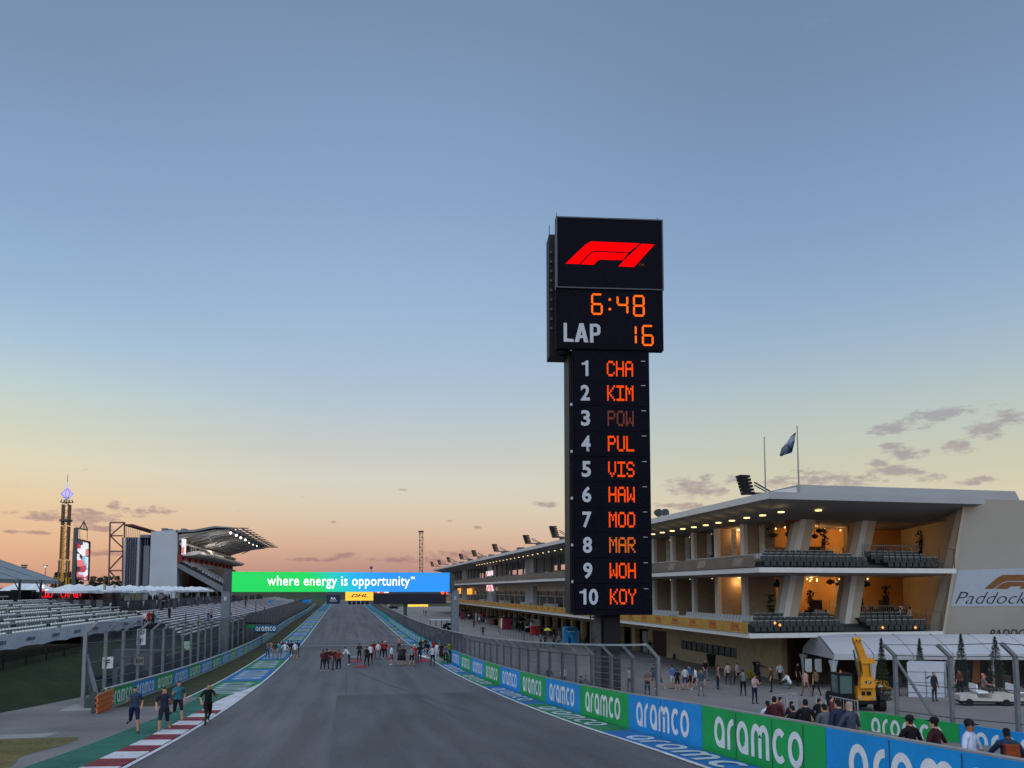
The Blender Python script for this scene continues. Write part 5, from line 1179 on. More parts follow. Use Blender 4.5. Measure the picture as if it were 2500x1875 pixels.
# yellow lettered banners on the first terrace edge
Y = hitX(1827, 1530, XF).y; i = 0; RD2 = mat('banner_red', (.40, .035, .02), .6)
while Y < 250:
    ln = 3.75; c = Y + ln; bn = pb('edge_banner', XF - .08, XF - .04, Y + .01, c - .01, Z1 + .0, Z1 + .82, M['yel'])
    if i < 30: write('DHL', RD2, bn, (XF - .095, (Y + c) / 2, Z1 + .50), (0, -1, 0), (0, 0, 1), 1.0, fit=(1.3, .36), off=.03, shear=.3)
    if i < 12:
        b = MB()
        for q in range(7): b.box(XF - .094, XF - .088, (Y + c) / 2 - .8 + q * .23, (Y + c) / 2 - .66 + q * .23, Z1 + .15, Z1 + .24)
        b.build('small_writing', RD2, bn, fix=False)
    if i > 30: pb('stripe', XF - .094, XF - .085, Y + 1.2, Y + 2.5, Z1 + .3, Z1 + .6, RD2, bn)
    Y = c; i += 1
# brown cloth parapet on the second terrace
Y = hitX(1843, 1360, XF).y; i = 0; cb = mat('parapet_cloth', (.17, .135, .115), .8, var=.1, scale=.5); cbl = mat('parapet_emblem', (.27, .235, .19), .8)
while Y < 250:
    ln = 6.2 if Y < 110 else 12; p_ = pb('edge_banner', XF - .06, XF - .02, Y + .02, Y + ln - .02, Z2 + .05, Z2 + .95, cb)
    if i < 8:
        m_ = Y + 2.4; b = MB(); b.quad((XF - .075, m_ + 1.0, Z2 + .2), (XF - .075, m_ - .4, Z2 + .2), (XF - .075, m_ - .9, Z2 + .8), (XF - .075, m_ + .6, Z2 + .8)); b.build('emblem', cbl, p_, fix=False)
    Y += ln; i += 1
# ---- columns. long front: fins seen end on; front toward the camera: leaning piers
cy = [hitX(x, 1340, XC).y for x in (1884, 1812, 1747, 1690, 1639)]; st_ = 5.0
while cy[-1] < 108: cy.append(cy[-1] + st_)
for (za, zb2) in ((Z1, Z2 - .36), (Z2, 15.6)):
    for i, Y in enumerate(cy):
        if i == 0: continue
        b = MB(); b.hexa([(XC, Y - .3, za), (XC + .35, Y - .3, za), (XC + .35, Y + .3, za), (XC, Y + .3, za), (XC, Y - .3, zb2), (XC + .35, Y - .3, zb2), (XC + .35, Y + .3, zb2), (XC, Y + .3, zb2)]); b.build('column', M['fasciaw'], pit)
        pb('fin_wall', XC + .351, XC + 2.9, Y - .25, Y + .25, za, zb2, M['innerbeige'])
    for (xb, xt, w_) in ((1918, 1944, 24), (2070, 2092, 24)) if za == Z1 else ((1940, 1968, 26), (2091, 2118, 26)):
        yy_ = YC0 - .4; zl, zh = za, zb2
        A = hitY(xb, 1490 if za == Z1 else 1336, yy_).x; Bx = hitY(xt, 1396 if za == Z1 else 1262, yy_).x
        b = MB(); w1 = .8; b.hexa([(A, yy_, zl), (A + w1, yy_, zl), (A + w1 + .2, yy_ + 2, zl), (A - .1, yy_ + 2, zl), (Bx, yy_, zh), (Bx + w1, yy_, zh), (Bx + w1 + .2, yy_ + 2, zh), (Bx - .1, yy_ + 2, zh)]); b.build('leaning_column', M['beige'], pit)
        b = MB(); b.hexa([(A - .5, yy_ - .1, zl), (A - .002, yy_ - .1, zl), (A - .002, yy_ + .8, zl), (A - .5, yy_ + .8, zl), (Bx - .5, yy_ - .1, zh), (Bx - .002, yy_ - .1, zh), (Bx - .002, yy_ + .8, zh), (Bx - .5, yy_ + .8, zh)]); b.build('column_edge', M['fasciaw'], pit)
        pb('inner_pier', A + 2.6, A + 3.5, YW + 1, YW + 1.6, za, zb2, M['innerbeige'])
# interiors: warm back walls, doors, bars, lamps
for za, zb2 in ((Z1, Z2 - .37), (Z2, 15.55)):
    pb('back_wall', XC + 3.2, 51.2, YW + 4.4, YW + 4.6, za, zb2, M['inner']); pb('back_wall', XC + 3.2, XC + 3.4, YW + 4.6, 108, za, zb2, M['innerbeige'])
    pb('door', 48.2, 49.3, YW + 4.33, YW + 4.39, za, za + 2.3, M['brown']); pb('door', 43.2, 44.4, YW + 4.33, YW + 4.39, za, za + 2.3, mat('door_tan', (.42, .30, .18), .7)); 
    pb('picture', 45.4, 46.6, YW + 4.33, YW + 4.39, za + 1.1, za + 2.5, M['black']); pb('picture', 41.2, 42.4, YW + 4.33, YW + 4.39, za + 1.2, za + 2.3, M['black'])
    pb('bar', 36.5, 42, YW + 1.6, YW + 2.2, za, za + 1.05, mat('bar_dark', (.03, .022, .018), .6))
    for i in range(9): pb('bottle', 36.8 + i * .55, 36.92 + i * .55, YW + 1.7, YW + 1.82, za + 1.05, za + 1.3 + .1 * (i % 3), random.choice([M['white'], M['brown'], M['black']]))
    for i, Y in enumerate(cy[1:]):
        if i > 9: break
        pb('bay_panel', XC + 3.0, XC + 3.1, Y + .5, Y + 3.2, za, zb2, M['innerbeige'] if (i + (za == Z1)) % 2 else M['inner'])
        pb('bay_door', XC + 2.9, XC + 2.99, Y + 3.3, Y + 4.4, za, za + 2.4, M['black'])
    for i, (x, y) in enumerate(((36, YW + 2.5), (40, YW + 2.2), (44, YW + 2.2), (34.9, 65.5), (34.9, 71), (34.9, 76), (34.9, 81), (34.9, 86), (34.9, 97))):
        ld = bpy.data.lights.new('room_lamp', 'POINT'); ld.energy = (150 if i < 3 else 45) * (1.0 if za == Z1 else .85); ld.color = (1, .52, .18); ld.shadow_soft_size = .15
        lo = bpy.data.objects.new('room_lamp', ld); C.objects.link(lo); lo.location = (x, y, zb2 - .55)
        b = MB(); b.lathe((x, y, zb2 - .12), [(.01, -.1), (.14, -.06), (.14, .06), (.01, .1)], 8); b.build('lamp', LM, pit)
random.seed(12)
for za, zb2 in ((Z1, Z2 - .37), (Z2, 15.55)):
    for i in range(26):
        x = random.uniform(34.2, 48.0); y = random.uniform(58.6, 63.6); h = random.choice((.75, 1.05, 1.1, 1.5)); w = random.uniform(.2, .55)
        pb('furniture', x - w, x + w, y - .25, y + .25, za, za + h, random.choice([MATS['bar_dark'], M['black'], M['brown'], M['bwhite'], MATS['bar_dark']]))
        if i % 2: pb('tableware', x - .12, x + .12, y - .1, y + .1, za + h + .002, za + h + .28, random.choice([M['white'], M['brown'], M['black']]))
    for i in range(9):
        x = random.uniform(34.5, 44.5); y = random.uniform(58.5, 62.5); z = zb2 - random.uniform(.35, 1.0); r_ = random.uniform(.18, .42); b = MB(); b.lathe((x, y, z), [(.02, -r_ * .7), (r_, -r_ * .2), (r_ * .8, r_ * .4), (.02, r_ * .7)], 9); b.build('hanging_basket', random.choice([M['black'], leafd, M['brown']]), pit); pb('hanging_cord', x - .015, x + .015, y - .015, y + .015, z + r_ * .7, zb2, M['black'])
    for i in range(11):
        x = random.uniform(34.5, 45); y = random.uniform(59, 63); z = zb2 - random.uniform(.3, .5); b = MB(); b.lathe((x, y, z), [(.01, -.09), (.09, 0), (.01, .09)], 6); b.build('small_lamp', LM, pit)
    for i, Y in enumerate(cy[1:10]):
        for j in range(3):
            x = XC + random.uniform(.4, 2.2); y = Y + random.uniform(.8, 4.2); h = random.uniform(.8, 1.7); pb('furniture', x - .3, x + .3, y - .3, y + .3, za, za + h, random.choice([M['black'], MATS['bar_dark'], M['brown'], M['bwhite']]))
    for (x, y, w, h, m_) in ((38.6, YW + 4.2, .9, 2.2, M['brown']), (36.9, YW + 4.2, .5, 3.2, MATS['bar_dark']), (44.9, YW + 4.2, .25, 2.3, M['brown'])): pb('wall_panel', x - w, x + w, y, y + .1, za, za + h, m_)
pb('end_panel', 33.6, 36.0, YW + 2.0, YW + 2.2, Z2, 15.5, M['innerbeige'])
# glazing screen of the recess beside the pylon
pb('blue_window', XC + 1, XC + 1.1, 82.5, 86.5, Z1 + .8, Z1 + 3.2, mat('window_blue', (.03, .045, .14), .2)); pb('window_bar', XC + .9, XC + .99, 82.5, 86.5, Z1 + 2.3, Z1 + 2.45, M['fasciaw'])
# hanging clear curtains: pale folded strips beside the fins
cur = mat('clear_curtain', (.42, .43, .42), .35, var=.3, scale=3)
for i, Y in enumerate(cy[1:8]):
    b = MB(); x = XC + 1.3
    for j in range(4):
        a = Y - .55 - .07 * j; b.quad((x + .08 * j, a, Z2 + .2), (x + .08 * j + .1, a - .06, Z2 + .2), (x + .08 * j + .06 + .05 * (j % 2), a - .06, 15.5), (x + .08 * j - .02, a, 15.5))
    b.build('curtain', cur, pit, fix=False)
# downlights in the soffit
def soff(px, py):
    for X in [x * .05 for x in range(590, 920)]:
        p = hitX(px, py, X)
        u = min(1, max(0, (p.x - rx - .15) / (XC - rx - .15))); v = min(1, max(0, (p.y - ry - .15) / (YC0 - .2 - ry - .15)))
        if p.y > 0 and p.z <= zr - (zr - 15.55) * min(u, v) + .0: return p
    return p
for (x, y) in ((1594, 1304), (1617, 1300), (1641, 1296), (1667, 1291), (1694, 1287), (1723, 1282), (1754, 1276), (1787, 1271), (1823, 1264), (1862, 1258), (1907, 1250), (1998, 1246), (2123, 1246), (2247, 1247)):
    o, dv = ray(x, y); t = (15.98 - o.z) / dv.z; p = o + dv * t; u = max(0, min(1, (p.x - rx - .15) / (XC - rx - .15))); v = max(0, min(1, (p.y - ry - .15) / (YC0 - .35 - ry))); z = zr - .02 - (zr - 15.55) * min(u, v); t = (z - .05 - o.z) / dv.z; p = o + dv * t
    b = MB(); b.lathe((p.x, p.y, p.z), [(.01, -.07), (.24, -.05), (.24, .03)], 10); b.build('downlight', LM, roof)
for i in range(30):
    Y = 112 + i * 3.6; 
    if Y > 190: break
    b = MB(); b.lathe((31.2, Y, zr - .52), [(.01, -.06), (.12, -.04), (.12, .03)], 8); b.build('downlight', LM, roof)
# far block: piers, dark lower glazing, mullions with sky behind, railings
for Yp in (hitX(1453, 1400, XC).y, hitX(1291, 1400, XC).y, hitX(1196, 1400, XC).y, hitX(1133, 1400, XC).y, 250):
    for za, zb2 in ((Z1, Z2 - .36), (Z2, 15.6)): pb('pier', XC, XC + 4, Yp - 3.2, Yp + 3.2, za, zb2, M['bwhite'])
pb('lower_glazing', XC + .8, XC + .9, 108, YE, Z1 + .4, Z1 + 3.0, M['glassd']); pb('lower_wall', XC + .8, XC + 1.0, 108, YE, Z1 + 3.0, Z2 - .4, M['beige']); pb('lower_core', XC + 1.2, XE, 108, YE, Z1, Z2 - .5, M['innerbeige'])
Y = 109
while Y < YE - 2:
    pb('mullion', XC, XC + .25, Y, Y + .35, Z2, 15.5, M['dsteel']);
    if (Y * 10) % 3 < 1.5: pb('mullion', XC, XC + .25, Y + 1.1, Y + 1.4, Z2, 15.5, M['dsteel'])
    pb('glazing_post', XC + .6, XC + .78, Y, Y + .12, Z1 + .4, Z1 + 3.0, M['steelpale']); pb('balcony_post', XF + .2, XF + .3, Y, Y + .15, Z1, Z1 + 1.15, M['dsteel']); Y += 5.2
pb('glazing_rail', XC + .6, XC + .78, 108, YE, Z1 + 2.15, Z1 + 2.25, M['steelpale'])
pb('soffit_rail', XC - .2, XC + .2, 108, YE, Z2 - .9, Z2 - .37, M['beige'])
for Y in (112, 128, 147, 170, 200, 232): pb('planter', XF + .1, XF + 1.4, Y, Y + 3.6, Z1, Z1 + 1.15, M['conc']); pb('planter', XF + .1, XF + 1.4, Y - 7, Y - 2, Z2, Z2 + 1.15, M['dsteel'])
b = MB(); b.hexa([(XF - .02, 113, Z2 - .36), (XF + .1, 113, Z2 - .36), (XF + .1, 122, Z2 - .36), (XF - .02, 122, Z2 - .36), (XF - .02, 112.5, Z2 + 1.0), (XF + .1, 112.5, Z2 + 1.0), (XF + .1, 114, Z2 + 1.0), (XF - .02, 114, Z2 + 1.0)]); b.build('gusset', M['fasciaw'], pit)
pk = screenmat('pit_screen', [(245, 225, 235), (225, 70, 90), (245, 240, 245), (230, 120, 130)], .9)
for (x0, x1, y0, y1) in ((1188, 1203, 1393, 1406), (1188, 1204, 1420, 1443)):
    a, c = hitX(x0, y1, XC - .15), hitX(x1, y0, XC - .15); b = MB(); b.box(XC - .25, XC - .05, c.y, a.y, a.z, c.z); b.build('video_panel', pk, pit)
for (x, y) in ((1120, 1443), (1124, 1443), (1143, 1444), (1147, 1444), (1151, 1444)):
    q = hitX(x, y, XC + .3); b = MB(); b.box(q.x - .2, q.x, q.y - .8, q.y + .8, q.z - .8, q.z + .8); b.build('lit_window', emi('amber_window', (255, 170, 70), 1.3), pit)
# terrace seats, rails, glass screens (all individual seats)
sb = MB(); sb.box(-.22, .22, -.22, .22, .40, .47); sb.hexa([(-.23, .2, .47), (.23, .2, .47), (.23, .26, .47), (-.23, .26, .47), (-.22, .26, .86), (.22, .26, .86), (.22, .31, .86), (-.22, .31, .86)]); sb.box(-.2, .2, -.25, -.2, .12, .47); sb.mi = 1; sb.box(-.2, .2, .24, .34, .862, .90)
sdk = tmesh(sb, 'seat', [M['tseat'], M['tseatw']])
sb = MB(); sb.box(-.2, .2, -.2, .22, .40, .46); sb.hexa([(-.21, .2, .46), (.21, .2, .46), (.21, .24, .46), (-.21, .24, .46), (-.2, .27, .84), (.2, .27, .84), (.2, .33, .84), (-.2, .33, .84)])
slt = tmesh(sb, 'seat', M['tseatw'])
for za, Yf, xr in ((Z1, YF1, (2296, 1551)), (Z2, YF2, (2335, 1390))):
    for r_ in range(3):
        z = za + .02 + r_ * .26; Y = Yf + .55 + r_ * .95; pb('seat_step', XF + .4 + r_ * .5, XE - .6, Y - .35, Y + .6, za, z, M['tseat'])
        x = XF + .8 + r_ * .7
        while x < XE - 1.1:
            gap = 37.4 + .5 * (2 - r_) < x < 39.6 + .2 * (2 - r_) if za == Z2 else 37.6 < x < 39.6
            if not gap: inst('seat', sdk, pit, Vector((x, Y, z)) - pit.location)
            x += .54
    for r_ in range(2):
        X = XF + .75 + r_ * .95; z = za + .05 + r_ * .3; Y = Yf + 3.2; pb('seat_step', X - .4, X + .55, Yf + 2.9, 86 if za == Z1 else 80, za, z, M['tseat'])
        while Y < (85.5 if za == Z1 else 79):
            if not (69 < Y < 70.8): inst('seat', slt, pit, Vector((X, Y, z)) - pit.location, R(-90))
            Y += .54
    # rails behind the seats on the right and edge glass
    rl = pb('guard_rail', 40.2, XE - .2, Yf + 3.45, Yf + 3.5, za + 1.9, za + 1.96, M['steel']); pb('guard_rail', 40.2, XE - .2, Yf + 3.45, Yf + 3.5, za + 1.0, za + 1.05, M['steel'])
    for i in range(26): pb('baluster', 40.25 + i * .2, 40.28 + i * .2, Yf + 3.46, Yf + 3.49, za + 1.05, za + 1.9, M['steel'], rl)
    pb('guard_panel', 40.6, XE - .5, Yf + 3.3, Yf + 3.4, za + .3, za + 1.0, M['tseat'])
    b = MB(); x1_ = XE - .05
    for p_, q_ in (((x1_, Yf + .1, za), (x1_, Yf + .1, za + 1.5)), ((x1_, Yf + .1, za + 1.5), (x1_ - 1.3, Yf + .1, za + 1.5)), ((x1_ - 1.3, Yf + .1, za + .1), (x1_ - 1.3, Yf + .1, za + 1.5))): b.beam(p_, q_, .05)
    b.build('edge_frame', M['brown'], pit)
for (px, py) in ((1904, 1526), (1892, 1521), (2155, 1532), (2235, 1532)):
    q = hitY(px, py, YF1 + .1); b = MB(); b.lathe((q.x, q.y, q.z), [(.01, -.12), (.11, 0), (.01, .12)], 8); b.build('globe_lamp', emi('globe_orange', (255, 170, 90), 1.5), pit)
# dark potted trees, tables and umbrellas seen inside
def plant(x, y, z, h, lab):
    t = thing('potted_tree', lab, 'potted plant', (x, y, z)); b = MB(); b.lathe((x, y, z), [(.22, 0), (.32, .55), (.28, .55)], 8); b.build('pot', M['bwhite'], t); b = MB(); b.cyl((x, y, z + .5), (x, y, z + h), .04, 5); b.build('trunk', M['black'], t); b = MB()
    for zz in [.5 + .35 * i for i in range(int((h - .5) / .35))]:
        for _ in range(16):
            c = Vector((x + random.gauss(0, .16), y + random.gauss(0, .16), z + zz + .4 + random.uniform(-.15, .15))); q = [Vector((random.gauss(0, 1), random.gauss(0, 1), random.gauss(0, 1))).normalized() * .14 for _ in range(2)]; b.quad(c - q[0], c + q[1], c + q[0], c - q[1])
    b.build('leaves', leafd, t, fix=False)
for (px, za, h, lab) in ((2015, Z2, 3.4, 'tall dark potted tree on the upper terrace between the leaning piers'), (2252, Z2, 3.5, 'tall dark potted tree at the upper terrace end beside the guard rail'), (2160, Z1, 3.3, 'slim dark potted tree on the lower terrace behind the guard rail'), (1976, Z1, 3.0, 'dark potted tree inside the lower terrace beside the first leaning pier')):
    q = hitY(px, 1400, YW - .6); plant(q.x, YW - .6, za, h, lab)
for (px, lab) in ((1740, 'dark twisted plant in the lower terrace bay nearest the pylon'), (1800, 'dark twisted plant in the middle bay of the lower terrace'), (1878, 'dark twisted plant in the last lower bay before the leaning pier')):
    q = hitX(px, 1440, XC + 2.3); plant(XC + 2.3, q.y, Z1, 2.9, lab)
um2 = mat('umbrella_red', (.45, .06, .03), .7)
for (px, c_, lab) in ((1792, um2, 'red hanging canopy in the upper terrace bay'), (1940, um2, 'red lantern cloth at the top of the upper terrace beside the leaning pier')):
    q = hitX(px, 1292 if px < 1900 else 1265, XC + 2.4); b = MB(); b.lathe((q.x, q.y, q.z), [(.01, .45), (.7, .1), (.8, -.25), (.75, -.3)], 10); tag(b.build('lantern_cloth', c_), lab, 'canopy')
for i, (px, za) in enumerate(((1700, Z1), (1765, Z1), (1835, Z1), (1862, Z1))):
    q = hitX(px, 1470, XC - .6); t = thing('bar_table', 'high white table with stools on the lower terrace behind the seats', 'table', (XC - .6, q.y, za), 0, 'high tables on the lower terrace')
    b = MB(); b.lathe((XC - .6, q.y, za), [(.25, 0), (.03, .05), (.03, 1.05), (.45, 1.06), (.45, 1.1), (.01, 1.1)], 10); b.build('table_top', M['bwhite'], t)
    for k_ in range(3): x, y = XC - .6 + .7 * math.cos(k_ * 2.1), q.y + .7 * math.sin(k_ * 2.1); b = MB(); b.cyl((x, y, za), (x, y, za + .7), .03, 5); b.cyl((x, y, za + .7), (x, y, za + .78), .18, 8); b.build('stool', M['bwhite'], t)
q = hitX(1771, 1450, XC + 1.5)
simple('menu_board', 'framed white menu board standing on the lower terrace', 'board', (XC + 1.0, q.y, Z1 + .1), [('panel', M['white'], lambda b: b.box(-.04, .0, -.55, .55, .7, 2.1)), ('frame', M['black'], lambda b: b.box(-.03, .04, -.65, .65, .6, 2.2))], rz=R(12))
# ---- roof equipment: speakers, flagpoles, flag, floodlights
def speaker(px, pt, pb_, X, lab, sc=1.0):
    q = hitX(px, pb_, X); tp = hitX(px, pt, X); h = tp.z - q.z; t = thing('line_speaker', lab, 'speaker', tuple(q), 0, 'line speakers along the pit roof')
    for i in range(6):
        z = q.z + h * i / 6; dx = -.55 * (i / 6) * sc; w = .5 * sc; b = MB(); b.hexa([(q.x + dx - w, q.y - w, z), (q.x + dx + w * .9, q.y - w * .8, z + .05), (q.x + dx + w * .9, q.y + w * .8, z + .05), (q.x + dx - w, q.y + w, z), (q.x + dx - w - .08, q.y - w, z + h / 6 * .86), (q.x + dx + w * .8, q.y - w * .8, z + h / 6 * .86), (q.x + dx + w * .8, q.y + w * .8, z + h / 6 * .86), (q.x + dx - w - .08, q.y + w, z + h / 6 * .86)]); b.build('cabinet', M['black'], t)
    b = MB(); b.beam((q.x + .5, q.y, q.z + h * .65), (q.x + 2.4, q.y, q.z + .05), .1); b.beam((q.x + .5, q.y, q.z + h * .5), (q.x + 2.0, q.y, q.z + .05), .08); b.beam((q.x, q.y, q.z + .1), (q.x + 2.8, q.y, q.z + .1), .2); b.build('stand', M['dsteel'], t)
for (px, pt, pb_, lab, sc) in ((1828, 1160, 1208, 'largest tilted black line speaker on the roof beside the flagpoles', .85), (1358, 1284, 1313, 'black line speaker on the roof just before the pylon', 1), (1291, 1306, 1328, 'black line speaker second before the pylon', 1), (1213, 1328, 1347, 'black line speaker third before the pylon', 1), (1161, 1343, 1359, 'black line speaker fourth before the pylon', 1), (1129, 1352, 1366, 'black line speaker fifth before the pylon', 1), (1098, 1360, 1373, 'small black line speaker sixth before the pylon', 1), (1075, 1367, 1379, 'small black line speaker over the far roof end', 1), (1057, 1371, 1383, 'farthest tiny black line speaker at the roof end', 1)):
    speaker(px, pt, pb_, 31.0, lab, sc)
def pole(px0, py0, px1, py1, X, lab):
    a = hitX(px0, py0, X); c = hitX(px1, py1, X); t = thing('flagpole', lab, 'flagpole', tuple(a)); b = MB(); b.cyl((a.x, a.y, a.z - .6), (a.x, a.y, c.z), .06, 8, .035); b.build('pole', M['steel'], t); b = MB(); b.lathe((a.x, a.y, c.z), [(.01, 0), (.08, .08), (.01, .17)], 8); b.build('finial', M['steelpale'], t); return a, c
pole(1869, 1197, 1861, 1073, 31.2, 'bare flagpole beside the large black speaker')
a, c = pole(1950, 1182, 1945, 1045, 32.0, 'taller flagpole with the blue flag at the roof corner')
fl_ = thing('flag', 'blue and white flag drooping from the taller flagpole', 'flag', (a.x, a.y, c.z - 1))
FO = [(1942, 1055), (1930, 1066), (1918, 1084), (1908, 1094), (1903, 1113), (1910, 1114)]; FI = [(1943, 1056), (1938, 1076), (1932, 1092), (1927, 1098), (1920, 1104), (1912, 1112)]; TL = [(1943, 1056), (1940, 1080), (1936, 1096), (1934, 1104), (1930, 1106), (1926, 1103)]
fm_ = bpy.data.materials.new('flag_cloth'); fm_.use_nodes = True; t_ = fm_.node_tree; b_ = t_.nodes['Principled BSDF']; g_ = t_.nodes.new('ShaderNodeTexCoord'); n_ = t_.nodes.new('ShaderNodeTexNoise'); n_.inputs['Scale'].default_value = 1.1; t_.links.new(g_.outputs['Object'], n_.inputs['Vector']); r_ = t_.nodes.new('ShaderNodeValToRGB'); e = r_.color_ramp.elements; e[0].position = .45; e[0].color = (.02, .06, .16, 1); e[1].position = .55; e[1].color = (.30, .36, .46, 1); t_.links.new(n_.outputs[0], r_.inputs[0]); t_.links.new(r_.outputs[0], b_.inputs['Base Color'])
b = MB()
for i in range(5):
    dp = lambda j: .25 * math.sin(j * 1.7)
    P = lambda l, j, k_: hitX(l[j][0], l[j][1], 32.0 + dp(j + k_))
    b.quad(P(FO, i, 0), P(FO, i + 1, 0), P(FI, i + 1, 1), P(FI, i, 1)); b.quad(P(FI, i, 1), P(FI, i + 1, 1), P(TL, i + 1, 2), P(TL, i, 2))
b.build('cloth', fm_, fl_, fix=False, smooth=True)
for (px, lab) in ((1605, 'round floodlight head on the roof right behind the pylon'), (1621, 'round floodlight head second from the pylon on the roof')):
    q = hitX(px, 1253, 30.5); t = thing('floodlight', lab, 'floodlight', tuple(q)); b = MB(); b.cyl((q.x, q.y - .35, q.z), (q.x, q.y + .25, q.z + .1), .42, 10, .3); b.build('head', M['dsteel'], t); b = MB(); b.beam((q.x + .1, q.y, q.z), (q.x + .5, q.y, zr + .4), .1); b.build('bracket', M['dsteel'], t)
for i in range(9):
    Y = 112 + i * 15; b = MB(); b.box(31.5, 32.6, Y, Y + 2, zr + .9, zr + 1.4); tag(b.build('roof_vent', M['dsteel']), 'low dark vent box on the far pit roof between speakers', 'vent', 'vent boxes on the pit roof')
# ------------------------------------------------------------------ people
def dirv(a, o, s): return Vector((math.sin(R(o)) * s, -math.sin(R(a)) * math.cos(R(o)), -math.cos(R(a)) * math.cos(R(o))))
POSES = {
 'stand': dict(), 'stand2': dict(arms=[((8, 12), (25, 4)), ((-6, 10), (12, 6))], legs=[((4, 8), (0, 5)), ((-3, 6), (-4, 5))]),
 'crossed': dict(arms=[((22, 14), (80, -58)), ((22, 14), (76, -58))]),
 'phone': dict(arms=[((28, 10), (118, -22)), ((26, 10), (115, -22))], head=12),
 'hips': dict(arms=[((-8, 38), (22, -38)), ((-8, 38), (22, -38))]),
 'walk': dict(arms=[((26, 8), (44, 0)), ((-24, 8), (-6, 4))], legs=[((-20, 3), (-34, 3)), ((24, 3), (10, 3))], lean=3),
 'run': dict(arms=[((48, 12), (122, -12)), ((-46, 16), (42, -8))], legs=[((-12, 3), (-78, 3)), ((30, 3), (4, 3))], lean=9),
 'run2': dict(arms=[((-42, 16), (46, -6)), ((44, 12), (118, -12))], legs=[((40, 3), (-6, 3)), ((-16, 3), (-62, 3))], lean=7),
 'point': dict(arms=[((20, 70), (30, 84)), ((4, 10), (18, 4))]),
 'bend': dict(arms=[((40, 8), (58, -8)), ((38, 8), (52, -8))], lean=38, legs=[((6, 5), (-2, 5)), ((-6, 5), (-4, 5))]),
 'lean': dict(arms=[((34, 24), (70, -30)), ((30, 26), (66, -30))], lean=14),
 'sit': dict(arms=[((36, 10), (82, -10)), ((30, 10), (80, -10))], legs=[((84, 10), (8, 4)), ((84, 10), (8, 4))]),
 'crouch': dict(arms=[((50, 12), (70, -12)), ((45, 12), (60, -10))], lean=30, legs=[((95, 12), (-40, 4)), ((70, 10), (-62, 4))]),
 'wide': dict(arms=[((14, 28), (34, 10)), ((10, 26), (30, 8))], legs=[((2, 11), (0, 9)), ((-2, 11), (0, 9))]),
}
_pm = {}
def person_mesh(pose):
    if pose in _pm: return _pm[pose]
    P = POSES[pose]; lean = R(P.get('lean', 0)); arms = P.get('arms', [((3, 9), (12, 3)), ((3, 9), (14, 3))]); legs = P.get('legs', [((1, 5), (0, 4)), ((-2, 5), (-2, 4))])
    V = []; E = []; RR = []; SEG = []
    def add(p, r, par=None, seg=None):
        V.append(Vector(p)); RR.append(r if isinstance(r, tuple) else (r, r))
        if par is not None: E.append((par, len(V) - 1)); SEG.append((par, len(V) - 1, seg))
        return len(V) - 1
    # legs give the pelvis height
    def legpts(s, lg):
        h = Vector((.092 * s, 0, 0)); k_ = h + dirv(lg[0][0], lg[0][1], s) * .43; a = k_ + dirv(lg[1][0], lg[1][1], s) * .42; return h, k_, a
    low = min(legpts(s, lg)[2].z for s, lg in ((-1, legs[0]), (1, legs[1])))
    pz = -low + .075 + .03; M_ = Matrix.Rotation(lean, 4, 'X'); base = Vector((0, 0, pz + .03))
    def up(x, y_, z): return base + M_ @ Vector((x, y_, z))
    pel = add(base, (.145, .115)); sp = add(up(0, 0, .17), (.135, .105), pel, 2); ch = add(up(0, -.005, .37), (.165, .115), sp, 2); nb = add(up(0, .01, .505), (.085, .075), ch, 2); nk = add(up(0, 0, .56), (.052, .055), nb, 0)
    hd = P.get('head', 0); M2 = Matrix.Rotation(lean + R(hd) if lean < .5 else lean * .6, 4, 'X'); hb = up(0, 0, .57)
    H = lambda x, y_, z: hb + M2 @ Vector((x, y_, z))
    h1 = add(H(0, -.018, .075), (.066, .078), nk, 0); h2 = add(H(0, -.008, .155), (.076, .094), h1, 1); h3 = add(H(0, .0, .215), (.052, .066), h2, 1)
    add(H(0, -.112, .098), (.011, .013), h1, 0)
    for s, ar in ((-1, arms[0]), (1, arms[1])):
        sh = add(up(.165 * s, .0, .46), (.07, .07), nb, 2); e0 = up(.20 * s, 0, .44) + dirv(ar[0][0] + 0, ar[0][1], s) * .28; el = add(e0, (.045, .045), sh, 2)
        w0 = e0 + dirv(ar[1][0], ar[1][1], s) * .25; wr_ = add(w0, (.029, .029), el, 5); d = (w0 - e0).normalized(); pm_ = add(w0 + d * .075, (.036, .022), wr_, 0)
        side = d.cross(Vector((0, 1, 0))); side = side.normalized() if side.length > .1 else Vector((1, 0, 0)); nrm_ = d.cross(side).normalized()
        for j, (o_, ln) in enumerate(((-.03, .062), (-.01, .078), (.011, .073), (.031, .055))):
            f0 = add(w0 + d * .10 + side * o_, (.0095, .0095), pm_, 0); f1 = add(w0 + d * (.10 + ln * .55) + side * o_ * 1.1 + nrm_ * .008, (.0088, .0088), f0, 0); add(w0 + d * (.10 + ln) + side * o_ * 1.05 + nrm_ * .026, (.0075, .0075), f1, 0)
        t0 = add(w0 + d * .045 + side * -.042, (.0115, .0115), wr_, 0); add(w0 + d * .09 + side * -.06 + nrm_ * .012, (.009, .009), t0, 0)
    for s, lg in ((-1, legs[0]), (1, legs[1])):
        h, k_, a = legpts(s, lg); o = Vector((0, 0, pz)); hp = add(o + h, (.10, .11), pel, 3); mid = add(o + h.lerp(k_, .5), (.082, .086), hp, 3); kn = add(o + k_, (.06, .062), mid, 3); cf_ = add(o + k_.lerp(a, .35), (.052, .058), kn, 6); an = add(o + a, (.036, .04), cf_, 6)
        d = (a - k_).normalized(); fw = Vector((.12 * s, -1, 0)); fw = (fw - d * fw.dot(d)).normalized(); hl = add(o + a + d * .045 - fw * .02, (.036, .036), an, 4); add(o + a + d * .055 + fw * .15, (.040, .026), hl, 4)
